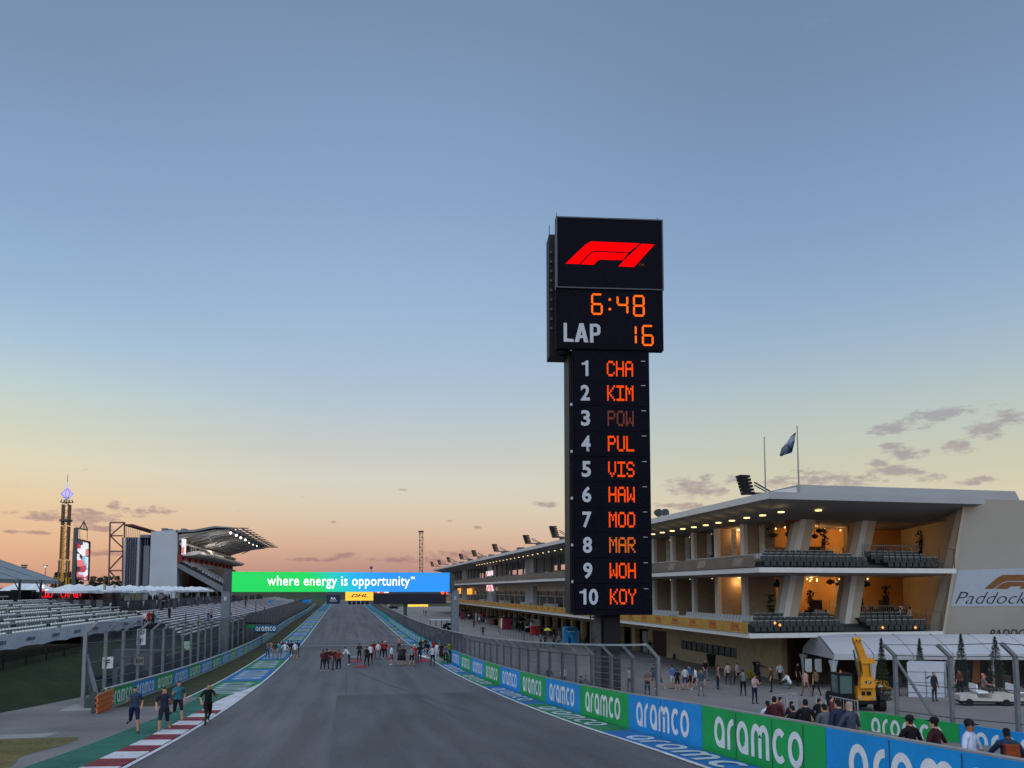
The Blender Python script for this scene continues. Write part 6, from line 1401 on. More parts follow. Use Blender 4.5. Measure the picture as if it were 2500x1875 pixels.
    me = bpy.data.meshes.new('body'); me.from_pydata([tuple(v) for v in V], E, []); ob = bpy.data.objects.new('body', me); C.objects.link(ob)
    ob.modifiers.new('s', 'SKIN'); sv = me.skin_vertices[0].data
    for i, r_ in enumerate(RR): sv[i].radius = r_
    sv[0].use_root = True
    m2 = ob.modifiers.new('u', 'SUBSURF'); m2.levels = 2; m2.render_levels = 2
    bpy.context.view_layer.update(); out = bpy.data.meshes.new_from_object(ob.evaluated_get(bpy.context.evaluated_depsgraph_get())); bpy.data.objects.remove(ob)
    out.name = 'body_' + pose; out.materials.clear()
    for i in range(7): out.materials.append(M['skin'])
    inv = M2.transposed(); mi = []
    for p in out.polygons:
        c = p.center; best = None; bd = 9
        for a, b_, sg_ in SEG:
            A, B = V[a], V[b_]; ab = B - A; t = max(0, min(1, (c - A).dot(ab) / ab.length_squared)); dd_ = (c - A - ab * t).length - (RR[a][0] * (1 - t) + RR[b_][0] * t) * .9
            if dd_ < bd: bd = dd_; best = sg_
        if (c - hb).dot(M2 @ Vector((0, 0, 1))) > .03 and (c - H(0, 0, .14)).length < .19:
            l = inv @ (c - hb); best = 1 if (l.z > .166 or (l.y > -.025 + (.0 if l.z > .1 else .045) and l.z > .05)) else 0
            if l.y < -.06 and .128 < l.z < .146 and .018 < abs(l.x) < .045: best = 1
        elif best in (2, 3) and c.z < pz + .06 and best == 2 and lean < .4: best = 3
        mi.append(best)
    out.polygons.foreach_set('material_index', mi); out.polygons.foreach_set('use_smooth', [True] * len(mi)); _pm[pose] = (out, pz, hb.copy(), H(0, 0, .2)); return _pm[pose]
PC = {}
def pm_col(kind, c):
    k_ = (kind,) + tuple(c)
    if k_ not in PC: PC[k_] = mat(kind + '_%d_%d_%d' % tuple(c), c, .85 if kind != 'skin' else .55, var=.14 if kind == 'skin' else .24, scale=6, bump=0 if kind == 'skin' else .9)
    return PC[k_]
SK = [(188, 138, 110), (150, 100, 74), (92, 60, 44), (205, 160, 135)]; HR = [(28, 20, 16), (70, 48, 30), (20, 18, 20), (150, 140, 130)]
WHI = (200, 205, 215); BLK = (22, 22, 26); MAR = (84, 26, 34); NAV = (26, 34, 60); JEA = (84, 104, 130); KHA = (140, 122, 100); GRY = (105, 110, 118); REDc = (150, 26, 30); TEA = (40, 140, 160); BLU = (70, 110, 180)
_pc = 0
def person(pos, pose, rz, label, shirt, pants, shoes=BLK, sleeve='skin', shin='pants', skin=0, hair=0, h=1.0, cap=None, pack=None, skirt=None, group='people around the circuit'):
    global _pc
    me, pz, hb, ht = person_mesh(pose); _pc += 1
    t = thing('person', label, 'person', tuple(pos), R(rz), group); t.scale = (h, h, h)
    o = bpy.data.objects.new('body', me); C.objects.link(o); o.parent = t
    sk, hr = pm_col('skin', SK[skin]), pm_col('hair', HR[hair]); sh, pa = pm_col('cloth', shirt), pm_col('cloth', pants)
    cols = [sk, hr, sh, pa, pm_col('shoe', shoes), sh if sleeve == 'shirt' else sk, pa if shin == 'pants' else (sk if shin == 'skin' else pm_col('cloth', shin))]
    for i, m_ in enumerate(cols): o.material_slots[i].link = 'OBJECT'; o.material_slots[i].material = m_
    if cap:
        b = MB(); b.lathe((0, 0, 0), [(.092, -.045), (.096, 0), (.08, .055), (.04, .078), (.002, .083)], 12); b.hexa([(-.06, -.17, -.03), (.06, -.17, -.03), (.07, -.06, -.028), (-.07, -.06, -.028), (-.055, -.165, -.018), (.055, -.165, -.018), (.07, -.06, -.01), (-.07, -.06, -.01)])
        c = b.build('cap', pm_col('cloth', cap), smooth=True); c.parent = t; c.location = ht - Vector((0, 0, .02))
    if pack:
        b = MB(); b.hexa([(-.15, .12, pz + .12), (.15, .12, pz + .12), (.14, .26, pz + .14), (-.14, .26, pz + .14), (-.13, .12, pz + .52), (.13, .12, pz + .52), (.11, .22, pz + .5), (-.11, .22, pz + .5)])
        for s in (-1, 1): b.beam((.10 * s, .13, pz + .5), (.11 * s, -.11, pz + .44), .05, .03); b.beam((.11 * s, -.12, pz + .44), (.12 * s, -.10, pz + .2), .05, .03)
        c = b.build('backpack', pm_col('cloth', pack)); c.parent = t
    if skirt:
        b = MB(); b.lathe((0, 0, 0), [(.15, pz + .12), (.19, pz - .05), (.24, pz - .42), (.235, pz - .42)], 14); c = b.build('skirt', pm_col('cloth', skirt), smooth=True); c.parent = t
    return t
def Pf(px, py, *a, **k_): return person(hitG(px, py), *a, **k_)
def Ph(px, py, *a, **k_):
    h = k_.get('h', 1.0); best = None
    for i in range(60):
        q = hitX(px, py, 10.95 + i * .06); e = abs(q.z - 1.76 * h - G(q.x, q.y))
        if best is None or e < best[0]: best = (e, q)
    q = best[1]; q.z -= 1.76 * h; return person(q, *a, **k_)
gA = 'people standing in a group on the painted strip'
Pf(653, 1608, 'crossed', 150, 'person in grey top and blue jeans at the verge edge of the strip group', (88, 96, 116), (50, 66, 96), group=gA)
Pf(662, 1606, 'stand', 190, 'person in tan shirt and pale jeans second from the verge in strip group', (150, 118, 88), (120, 140, 160), group=gA)
Pf(671, 1610, 'stand2', 170, 'person in dark olive shirt and khaki trousers in the strip group', (46, 44, 36), KHA, group=gA)
Pf(682, 1610, 'crossed', 200, 'person in bright teal shirt and khaki trousers in the strip group', TEA, (130, 120, 108), group=gA)
Pf(689, 1605, 'stand', 160, 'person in dark red shirt half hidden beside the teal shirt', (96, 30, 36), BLK, group=gA)
Pf(695, 1611, 'hips', 185, 'person in white shirt and light blue jeans mid strip group', WHI, (120, 146, 168), sleeve='shirt', group=gA)
Pf(703, 1607, 'stand', 165, 'person in dark clothes with pale trousers behind the white shirt', (30, 32, 46), (128, 128, 140), group=gA)
Pf(711, 1606, 'stand2', 200, 'person all in black near the track end of the strip group', BLK, BLK, sleeve='shirt', group=gA)
Pf(720, 1611, 'stand', 180, 'person in white tee and tan shorts with dark bag at the track edge', (196, 206, 228), (110, 92, 76), shin='skin', group=gA)
Pf(726, 1605, 'stand', 175, 'person in navy jacket just behind the white tee and tan shorts', (30, 34, 52), (60, 62, 76), sleeve='shirt', group=gA)
gB = 'people in maroon tops on the track'
Pf(788, 1639, 'crossed', 160, 'person in maroon top and dark trousers on the verge side of maroon group', MAR, (24, 28, 44), sleeve='shirt', shoes=WHI, group=gB)
Pf(797, 1639, 'stand', 185, 'taller person in darkest maroon top second in the maroon group', (62, 18, 28), (24, 28, 44), sleeve='shirt', shoes=WHI, h=1.05, group=gB)
Pf(806, 1635, 'crossed', 0, 'person in maroon top and pale grey trousers facing the camera mid group', (92, 28, 36), GRY, group=gB)
Pf(817, 1636, 'stand', 20, 'person in maroon top and grey jeans set back in the maroon group', (80, 30, 36), (80, 88, 100), group=gB)
Pf(827, 1638, 'hips', 200, 'person in rusty red top and black trousers closing the maroon group', (122, 46, 40), BLK, sleeve='shirt', shoes=WHI, group=gB)
gC = 'people spread across the start grid'
Pf(852, 1624, 'bend', 250, 'person in white shirt and black trousers leaning forward beside the red mat', WHI, BLK, shoes=WHI, sleeve='shirt', group=gC)
Pf(877, 1615, 'phone', 180, 'person in black with brown bag standing on the red mat', (46, 36, 34), (20, 20, 26), sleeve='shirt', group=gC)
Pf(895, 1627, 'stand2', 150, 'person dressed all in black in front of the large white shirt', BLK, BLK, sleeve='shirt', group=gC)
Pf(904, 1622, 'crossed', 190, 'large person in white shirt and dark trousers beside the person in black', (200, 204, 208), (30, 24, 28), sleeve='shirt', h=1.05, group=gC)
Pf(913, 1608, 'stand', 180, 'person in dark red overalls just behind the large white shirt', (110, 22, 28), (100, 20, 26), sleeve='shirt', group=gC)
Pf(923, 1611, 'stand2', 200, 'person in white shirt and grey trousers between the red tops', WHI, (110, 118, 135), group=gC)
Pf(932, 1608, 'phone', 170, 'person in bright red top and black trousers beside grey trousers', REDc, BLK, shoes=WHI, group=gC)
Pf(940, 1609, 'crossed', 190, 'person in red top with white cap and black trousers', (140, 26, 32), BLK, cap=WHI, shoes=WHI, group=gC)
Pf(956, 1624, 'stand', 240, 'person in loose white tee and grey shorts alone on the track', (210, 216, 230), (96, 96, 106), shin='skin', shoes=WHI, group=gC)
Pf(974, 1592, 'hips', 175, 'person in pale pink top and black trousers standing past the start line', (160, 118, 126), BLK, shin='pants', group=gC)
Pf(976, 1626, 'stand', 170, 'person in brown and black dress beside the black dress', (64, 48, 42), (34, 28, 30), shin='skin', skirt=(34, 30, 34), group=gC)
Pf(985, 1626, 'crossed', 185, 'person in black dress with bare legs on the track', (28, 26, 34), (28, 26, 34), shin='skin', skirt=(28, 26, 34), group=gC)
Pf(1005, 1627, 'stand2', 150, 'person in grey shirt and wide black shorts near the red shirt', (120, 124, 134), (14, 14, 18), shin='skin', group=gC)
Pf(1012, 1621, 'stand', 200, 'person in red shirt with white and blue cap and black trousers', (170, 40, 34), (20, 18, 24), cap=(200, 215, 235), group=gC)
Pf(1024, 1619, 'point', 175, 'person in dark clothes pointing with an outstretched arm', (28, 26, 30), (44, 40, 50), group=gC)
gD = 'people gathered at the gap in the pit barrier'
Pf(1027, 1600, 'crossed', 150, 'person in dark brown jacket at the start of the barrier gap crowd', (44, 36, 34), BLK, sleeve='shirt', group=gD)
Pf(1039, 1596, 'stand', 180, 'person in dark maroon top in front of the blue board end', (64, 26, 32), BLK, group=gD)
Pf(1045, 1610, 'stand2', 200, 'person in black top and shorts with white shoes by the gap', BLK, BLK, shin='skin', shoes=WHI, group=gD)
Pf(1056, 1627, 'hips', 180, 'person in white patterned shirt and black trousers nearest the camera by the gap', (176, 182, 192), BLK, sleeve='shirt', h=1.03, group=gD)
Pf(1059, 1603, 'phone', 160, 'person in red striped top deep in the gap crowd', (140, 30, 40), NAV, group=gD)
Pf(1067, 1614, 'stand', 190, 'person in long white robe like shirt in the gap crowd', (200, 206, 216), (190, 190, 200), sleeve='shirt', group=gD)
Pf(1073, 1606, 'stand', 170, 'person with teal cap behind the white robe', (90, 100, 110), (60, 60, 70), cap=(60, 150, 150), group=gD)
Pf(1077, 1617, 'crossed', 180, 'large person in dark maroon dress in the gap crowd', (52, 22, 32), (52, 22, 32), skirt=(56, 26, 34), shin='skin', h=1.04, group=gD)
Pf(1088, 1620, 'stand', 150, 'person in slate blue shirt and dark trousers beside the blue board', (70, 86, 106), (24, 28, 40), group=gD)
Pf(1097, 1612, 'stand2', 200, 'person in yellow and black vest against the first blue board', (130, 140, 40), (20, 100, 110), h=1.02, group=gD)
gE = 'joggers running along the kerb'
Pf(326, 1790, 'run', 15, 'jogger in slate blue tee and navy shorts on the green runoff', (56, 70, 98), (22, 24, 58), shin='skin', shoes=BLK, group=gE)
Pf(399, 1790, 'run2', 8, 'jogger in dark navy tee and charcoal shorts beside the kerb', (34, 38, 62), (34, 30, 44), shin='skin', shoes=(150, 160, 120), group=gE)
Pf(433, 1764, 'run', 20, 'jogger in bright teal tee and black shorts behind the navy tee', (44, 112, 130), BLK, shin='skin', shoes=(60, 40, 50), group=gE)
Pf(506, 1771, 'run2', 22, 'jogger in black printed tee and black shorts with green leggings', BLK, (16, 12, 16), shin=(40, 62, 36), shoes=(60, 20, 34), hair=1, group=gE)
gF = 'people walking on the pit apron'
Pf(1642, 1683, 'phone', 200, 'person in blue polo and white shorts looking down on the apron', BLU, (180, 186, 196), shin='skin', group=gF)
Pf(1654, 1686, 'stand', 150, 'child in black top and shorts beside the blue polo', BLK, BLK, shin='skin', shoes=WHI, h=.88, group=gF)
Pf(1673, 1685, 'stand2', 170, 'person in white tee and navy shorts mid apron group', (180, 180, 186), (50, 54, 90), shin='skin', h=.96, group=gF)
Pf(1684, 1683, 'crossed', 200, 'tall person in blue shirt and black shorts in apron group', (66, 90, 130), BLK, shin='skin', shoes=WHI, h=1.03, group=gF)
Pf(1699, 1685, 'walk', 230, 'person with long hair in white top and black shorts', WHI, BLK, shin='skin', shoes=WHI, h=.95, group=gF)
Pf(1778, 1673, 'walk', 160, 'person in off white shirt and dark trousers near the stone wall', (160, 146, 136), (54, 44, 50), group=gF)
Pf(1801, 1673, 'walk', 200, 'person in pale grey shirt and black trousers beside the off white shirt', (140, 142, 148), BLK, h=1.02, group=gF)
Pf(1851, 1673, 'point', 160, 'person in black raising an arm by the second black bin', BLK, BLK, sleeve='shirt', h=1.06, group=gF)
Pf(1843, 1719, 'phone', 10, 'person in red and white striped shirt and navy trousers with camera', (176, 150, 156), NAV, group=gF)
Pf(1929, 1683, 'crouch', 200, 'person in white crouching low on the apron', WHI, GRY, group=gF)
Pf(1969, 1701, 'walk', 190, 'person in pale pink shirt and tan trousers by the tent', (176, 130, 122), (120, 92, 84), group=gF)
Pf(1993, 1699, 'walk', 170, 'person in brown shirt and black trousers beside the yellow loader', (110, 76, 66), BLK, group=gF)
Pf(1597, 1681, 'phone', 150, 'person in dark patterned shirt seen through the fence end', (60, 62, 76), (56, 60, 80), shin='skin', shoes=WHI, h=1.05, group=gF)
Pf(1611, 1684, 'walk', 230, 'person in grey top and white shoes seen through the fence end', (96, 94, 106), (64, 66, 84), shin='skin', shoes=WHI, group=gF)
Pf(1538, 1690, 'lean', 180, 'person in pale top behind the fence beside the pylon foot', (150, 146, 140), (70, 66, 64), group=gF)
Pf(2282, 1713, 'stand', 10, 'person in dark suit and white shirt standing before the white booth', (30, 32, 42), (24, 26, 36), sleeve='shirt', h=1.03, group=gF)
q = hitX(1568, 1566, 35.0); 
for (px, lab) in ((1567, 'person in black seated by the open garage doorway'), (1587, 'person in black with pale cap by the maroon garage door')):
    q = hitX(px, 1620, 34.6); q.z = G(q.x, q.y); person(q, 'crossed', 160, lab, BLK, BLK, sleeve='shirt', group=gF)
gG = 'people standing behind the pit barrier'
Ph(1874, 1711, 'stand', 170, 'person in white shirt with a black backpack behind the green board', (190, 200, 216), NAV, pack=(16, 18, 26), group=gG)
Ph(1890, 1700, 'stand', 150, 'person in dark red shirt beside the black backpack', (70, 24, 34), BLK, group=gG)
Ph(1944, 1722, 'lean', 190, 'person in black jacket with pale bag behind the green board', BLK, BLK, sleeve='shirt', h=.97, group=gG)
Ph(1966, 1707, 'crossed', 150, 'tall person in black polo behind the green board', (20, 20, 26), BLK, h=1.04, group=gG)
Ph(2012, 1718, 'stand', 175, 'person in grey shirt facing the loader behind the board joint', (80, 86, 96), NAV, group=gG)
Ph(2046, 1707, 'stand2', 180, 'person in navy shirt beside the grey shirt', (34, 40, 66), NAV, group=gG)
Ph(2074, 1712, 'wide', 190, 'person in slate shirt with fair hair between navy and blue shirts', (60, 66, 84), GRY, hair=3, group=gG)
Ph(2086, 1740, 'lean', 200, 'person in pale blue shirt bending close to the barrier', (100, 120, 176), NAV, hair=1, h=.92, group=gG)
Ph(2221, 1749, 'wide', 180, 'broad person in black shirt with black cap behind the blue board', (20, 18, 22), BLK, cap=BLK, h=1.0, group=gG)
Ph(2281, 1755, 'hips', 200, 'person in dark maroon shirt with black cap beside the broad black shirt', (52, 18, 22), BLK, cap=(20, 16, 18), group=gG)
Ph(2365, 1759, 'wide', 20, 'person in white polo and dark cap facing the camera', (186, 196, 222), (28, 20, 22), cap=(26, 26, 36), skin=1, group=gG)
Ph(2463, 1778, 'lean', 150, 'person in dark blue shirt with orange bag by the frame edge', (34, 48, 70), (96, 48, 26), hair=2, skin=2, pack=(130, 56, 24), group=gG)
random.seed(19)
for i, (px, X, c, lab) in enumerate(((1418, 14, BLK, 'person in black seen through the fence by the last panel frame'), (1432, 15, GRY, 'person in grey seen through the fence bays before the pylon'), (1448, 13, (60, 60, 76), 'person in slate top seen through the mesh just before the pylon foot'), (1375, 16, WHI, 'person in white seen through the fence bays'), (1340, 15, BLK, 'person in black seen dimly through the dense fence mesh'), (1580, 20, (120, 90, 80), 'person in tan top on the apron beyond the fence end'))):
    q = hitX(px, 1640, X); q.z = G(q.x, q.y); person(q, ('stand', 'walk', 'crossed')[i % 3], random.uniform(0, 360), lab, c, NAV, group='people behind the debris fence')
for i, (px, X, c, lab) in enumerate(((1998, 19, BLK, 'person in black on the pit exit before the loader wheels'), (2030, 20, (90, 40, 40), 'person in dull red on the pit exit before the loader'), (1930, 17, NAV, 'person in navy on the pit exit behind the tall black polo'), (1905, 18, (120, 70, 70), 'person in dusty pink on the pit exit behind the backpack'))):
    q = hitX(px, 1740, X); q.z = G(q.x, q.y); person(q, ('walk', 'stand2')[i % 2], random.uniform(0, 360), lab, c, NAV, group=gG)
for i, (px, za, Y, c, lab) in enumerate(((2055, Z1, 59, BLK, 'dark figure at the bar between the leaning piers on the lower terrace'), (1990, Z1, 60, WHI, 'figure in white inside the lower terrace by the first leaning pier'), (2150, Z2, 60, BLK, 'dark figure inside the upper terrace at the bar'), (2190, Z2, 61, (160, 110, 80), 'figure in tan inside the upper terrace'), (2010, Z2, 59, BLK, 'dark figure on the upper terrace between the leaning piers'), (2110, Z1, 60, (120, 80, 60), 'figure in brown on the lower terrace near the slim potted tree'))):
    q = hitY(px, 1450, Y); person((q.x, q.y, za), ('stand', 'crossed', 'phone')[i % 3], random.uniform(0, 360), lab, c, BLK, group='guests on the terraces')
for i, (px, py, c, p_, lab) in enumerate(((1722, 1662, BLK, GRY, 'small figure in black by the large wheelie bin'), (1753, 1684, (120, 100, 96), NAV, 'figure in dusty brown walking mid apron below the long window'), (1815, 1700, GRY, BLK, 'figure in grey crossing the apron behind the striped shirt'), (1884, 1690, (70, 40, 50), BLK, 'figure in plum top on the apron before the roller door'), (1905, 1672, WHI, NAV, 'small figure in white before the roller door'), (1948, 1676, BLK, BLK, 'small dark figure at the tent corner'), (2190, 1700, BLK, NAV, 'dark figure under the tent behind the first canted post'), (2345, 1700, (90, 50, 40), BLK, 'figure in rust top under the tent by the golf cart'), (2420, 1694, BLK, BLK, 'dark figure under the tent near the fullest conifer'), (1712, 1700, (60, 70, 100), GRY, 'figure in slate blue on the apron beyond the long haired person'))):
    Pf(px, py, ('walk', 'stand', 'crossed', 'stand2')[i % 4], (i * 77) % 360, lab, c, p_, group=gF)
# staff and guests on the terraces
YT = YF1 + 4.1
for (px, z_, pose, rz, lab, c, h_) in ((2198, Z1, 'stand', 190, 'person in white shirt and black trousers standing on the lower terrace', WHI, 1), (2222, Z1, 'point', 160, 'person in white shirt reaching out beside another on the lower terrace', (190, 170, 150), 1.03), (2208, Z2, 'stand', 20, 'person in pale shirt on the upper terrace by the bar', (190, 150, 120), 1), (2226, Z2, 'phone', 200, 'person in white jacket on the upper terrace beside the pale shirt', WHI, 1.02)):
    q = hitY(px, 1480, YT + (1.2 if z_ == Z2 else 0)); person((q.x, q.y, z_), pose, rz, lab, c, BLK, sleeve='shirt', group='guests on the terraces', h=h_)
# spectators on the benches and terrace to the west
random.seed(31)
for i, (px, py, D_, c, p_, lab) in enumerate(((355, 1499, 80, WHI, BLK, 'person in white by the end of the near bleacher'), (364, 1497, 80, REDc, (130, 60, 60), 'person in red between two others at the bleacher end'), (374, 1499, 80, BLK, BLK, 'person in black seated at the near bleacher end'), (414, 1486, 95, BLK, BLK, 'person in black by the first upper bench'), (508, 1497, 105, (36, 50, 130), (100, 110, 170), 'person in blue on the middle benches'), (516, 1492, 108, (130, 120, 124), BLK, 'person in grey beside the blue person on the benches'), (564, 1496, 118, (100, 90, 100), BLK, 'person in mauve on benches just past the bridge leg'), (578, 1494, 122, (160, 140, 140), BLK, 'person in pale top on benches past the bridge leg'), (398, 1460, 100, BLK, BLK, 'person in black at the terrace rail under the umbrellas'), (646, 1483, 165, BLK, NAV, 'small person in dark clothes far along the benches'), (600, 1466, 160, NAV, BLK, 'small person in navy on the top far bench'))):
    q = at(px, py, D_); person((q.x, q.y, q.z - 1.5), 'stand' if i % 2 else 'crossed', random.uniform(0, 360), lab, c, p_, group='spectators on the benches')
# a standing line along the top of the far benches: too small to tell apart
b = MB(); random.seed(8)
for i in range(90):
    D_ = random.uniform(110, 250); X = -24.6 + random.uniform(-.5, .5); Y = D_; z = 7.3; h = random.uniform(.9, 1.2)
    b.hexa([(X - .2, Y - .15, z), (X + .2, Y - .15, z), (X + .2, Y + .15, z), (X - .2, Y + .15, z), (X - .12, Y - .1, z + h), (X + .12, Y - .1, z + h), (X + .12, Y + .1, z + h), (X - .12, Y + .1, z + h)]); b.lathe((X, Y, z + h + .02), [(.01, 0), (.1, .1), (.09, .2), (.01, .26)], 6)
o = b.build('distant_crowd', mat('crowd_clothes', (.06, .055, .07), .9, var=.8, scale=1.3)); tag(o, 'thin line of distant spectators above the far benches', 'crowd', kind='stuff')
b = MB()
for i in range(70):
    Y = random.uniform(98, 200); X = -29.5 + random.uniform(-1.5, 1.5); z = 7.6; h = 1.4; b.hexa([(X - .2, Y - .15, z), (X + .2, Y - .15, z), (X + .2, Y + .15, z), (X - .2, Y + .15, z), (X - .12, Y - .1, z + h), (X + .12, Y - .1, z + h), (X + .12, Y + .1, z + h), (X - .12, Y + .1, z + h)]); b.lathe((X, Y, z + h + .02), [(.01, 0), (.1, .1), (.09, .2), (.01, .26)], 6)
o = b.build('terrace_crowd', MATS['crowd_clothes']); tag(o, 'dim crowd of guests under the long row of umbrellas', 'crowd', kind='stuff')
# ------------------------------------------------------------------ apron: tent, loader, cart, trees, bins, fence
XD = Vector((math.cos(YAW), -math.sin(YAW), 0)); YD = Vector((math.sin(YAW), math.cos(YAW), 0))
c0 = at(2035, 1597, 57); ezt = c0.z; gzt = 2.6
def tp(u, v, z): q = c0 + XD * u + YD * v; return (q.x, q.y, z)
tent = thing('canopy_tent', 'long white peaked canopy tent running beside the pit building', 'tent', tuple(tp(8, 3, gzt)))
D2 = 6.0; rh = ezt + 1.25; bw_ = 2.85
cnv = mat('tent_white', (.42, .44, .49), .65, var=.05, scale=.5)
for i in range(9):
    u0, u1 = i * bw_ + .02, (i + 1) * bw_ - .02
    for sgn in (0, 1):
        v0, v1 = (0, D2 / 2) if sgn == 0 else (D2, D2 / 2); b = MB(); n = 4
        for j in range(n):
            s0_, s1_ = j / n, (j + 1) / n; z = lambda s_: ezt + (rh - ezt) * (1 - (1 - s_) ** 1.35); vv = lambda s_: v0 + (v1 - v0) * s_
            b.quad(tp(u0, vv(s0_), z(s0_)), tp(u1, vv(s0_), z(s0_)), tp(u1, vv(s1_), z(s1_)), tp(u0, vv(s1_), z(s1_)))
        b.build('roof_panel', cnv, tent, fix=False)
    b = MB(); b.quad(tp(u0, -.02, ezt - .4), tp(u1, -.02, ezt - .4), tp(u1, -.02, ezt), tp(u0, -.02, ezt)); b.build('valance', cnv, tent, fix=False)
    b = MB(); b.beam(tp(u0 - .02, 0, ezt + .01), tp(u0 - .02, D2 / 2, rh + .02), .05, .05); b.build('seam_cable', M['dsteel'], tent)
    if i < 9:
        b = MB(); q = Vector(tp(u0, .1, gzt)); b.box(q.x - .06, q.x + .06, q.y - .06, q.y + .06, gzt - .3, ezt); b.build('post', M['bwhite'], tent)
        q = Vector(tp(u0, D2 - .1, gzt)); b = MB(); b.box(q.x - .06, q.x + .06, q.y - .06, q.y + .06, gzt - .3, ezt); b.build('post', M['bwhite'], tent)
b = MB(); n = 10
for j in range(n):
    s0_, s1_ = j / n, (j + 1) / n; zz = lambda s_: ezt + (rh - ezt) * (1 - (abs(s_ * 2 - 1)) ** 1.35); b.quad(tp(-.02, D2 * s0_, ezt - .35), tp(-.02, D2 * s1_, ezt - .35), tp(-.02, D2 * s1_, zz(s1_)), tp(-.02, D2 * s0_, zz(s0_)))
b.build('gable', cnv, tent, fix=False)
for u, v in ((0, .1), (0, D2 - .1), (2.85, .1), (8.4, .1)):   # gathered drapes round the posts
    b = MB(); q = tp(u, v, ezt - .35); b.lathe((q[0], q[1], gzt), [(.16, 0), (.2, .5), (.12, 1.0), (.22, 1.9), (.34, 2.35)], 8); b.build('drape', cnv, tent, smooth=True)
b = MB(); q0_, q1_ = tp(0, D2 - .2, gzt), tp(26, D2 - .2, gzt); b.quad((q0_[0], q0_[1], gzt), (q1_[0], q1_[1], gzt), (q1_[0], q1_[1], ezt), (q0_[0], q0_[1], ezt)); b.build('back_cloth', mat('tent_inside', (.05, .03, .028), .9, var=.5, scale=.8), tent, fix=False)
for i in range(14):
    q = tp(4 + i * 1.5, 1.5 + (i % 3), gzt); b = MB(); h = random.uniform(.6, 1.5); b.box(q[0] - .4, q[0] + .4, q[1] - .3, q[1] + .3, gzt - .2, gzt + h); b.build('counter', random.choice([M['brown'], M['black'], MATS['stall_brown'], M['dsteel']]), tent)
orl = mat('hanging_cloth_orange', (.36, .14, .06), .8)
for (x, y, w) in ((2386, 1645, .5), (2300, 1612, .15)):
    q = at(x, y, 60); b = MB(); b.quad((q.x - w, q.y, 3.0), (q.x + w * .4, q.y, 3.0), (q.x + w, q.y + .2, 5.0), (q.x - w * .2, q.y + .2, 5.0)); b.build('drape', orl, tent, fix=False)
for (px, lab) in ((1975, 'white notice board under the tent gable'), (1999, 'second white notice board nearer the yellow loader')):
    a = at(px - 9, 1641, 59.5); c = at(px + 9, 1609, 59.5); t = thing('notice_board', lab, 'board', (a.x, a.y, gzt)); b = MB(); b.box(a.x, c.x, a.y, a.y + .05, a.z, c.z); b.build('panel', mat('notice_pale', (.40, .46, .48), .6), t); b = MB(); b.box(a.x - .05, a.x - .01, a.y, a.y + .06, gzt - .2, c.z + .1); b.box(c.x + .01, c.x + .05, a.y, a.y + .06, gzt - .2, c.z + .1); b.build('stand', M['black'], t)
# white booth
a = at(2217, 1703, 52); c = at(2296, 1618, 52); bt = thing('white_booth', 'plain white booth box with a dark emblem under the tent edge', 'booth', (a.x, a.y, a.z))
b = MB(); P4 = [Vector((a.x, a.y, 2.65)), Vector((a.x, a.y, 2.65)) + XD * 2.15 - YD * .5, Vector((a.x, a.y, 2.65)) + XD * 3.0 + YD * .8, Vector((a.x, a.y, 2.65)) + XD * .9 + YD * 1.5]; h_ = Vector((0, 0, c.z - 2.65))
b.hexa(P4 + [p + h_ for p in P4]); b.build('body', mat('booth_white', (.50, .54, .62), .6, var=.04), bt)
f0, f1 = P4[0], P4[1]; fd = (f1 - f0).normalized(); fn = Vector((fd.y, -fd.x, 0))
for s_ in (0, .5, .998):
    q = f0.lerp(f1, s_) + fn * .01; b = MB(); b.beam(q + Vector((0, 0, .25)), q + h_ * .8, .03); b.build('seam', M['dsteel'], bt)
for z in (.27, .52, .78):
    b = MB(); b.beam(f0 + h_ * z + fn * .012, f1 + h_ * z + fn * .012, .02); b.build('seam', M['dsteel'], bt)
b = MB(); q = f0.lerp(f1, .6) + h_ * .62 + fn * .015; b.quad(q - fd * .3, q - fd * .12, q + fd * .1 + Vector((0, 0, .2)), q - fd * .02 + Vector((0, 0, .2))); b.quad(q + fd * .12, q + fd * .24, q + fd * .4 + Vector((0, 0, .2)), q + fd * .22 + Vector((0, 0, .2))); b.build('emblem', M['maroon'] if 'maroon' in M else MATS['maroon_panel'], bt, fix=False)
b = MB(); b.hexa([p + Vector((0, 0, -.15)) for p in P4] + [p + fn * .02 + Vector((0, 0, .22)) for p in P4]); b.build('skirting', M['dsteel'], bt)
# conifers
def conifer(px, ptop, D_, w, label):
    q = at(px, ptop, D_); t = thing('conifer', label, 'tree', (q.x, q.y, gzt), 0, 'small conifers before the tent'); b = MB(); b.cyl((q.x, q.y, gzt - .2), (q.x, q.y, q.z - .2), .05, 6, .015); b.build('trunk', MATS['bark'], t); b = MB(); H_ = q.z - gzt - .55
    for i in range(2600):
        zz = random.random() ** 1.25; tier = .72 + .28 * (1 - ((zz * 9) % 1)); r = w * (1 - zz) ** .8 * tier * random.random() ** .45 + .02; an = random.uniform(0, 6.283); c = Vector((q.x + r * math.cos(an), q.y + r * math.sin(an), gzt + .5 + H_ * zz - r * .18)); d1 = Vector((math.cos(an), math.sin(an), random.uniform(-.5, .2))).normalized() * random.uniform(.05, .10); d2 = Vector((random.gauss(0, 1), random.gauss(0, 1), random.gauss(0, .6))).normalized() * .03; b.quad(c - d1 - d2, c + d1, c - d1 + d2)
    b.build('needles', mat('conifer_needles', (.030, .042, .022), .85, var=.5, scale=2.5), t, fix=False)
    b = MB(); b.lathe((q.x, q.y, gzt), [(.28, 0), (.36, .5), (.32, .5)], 10); b.build('pot', M['black'], t)
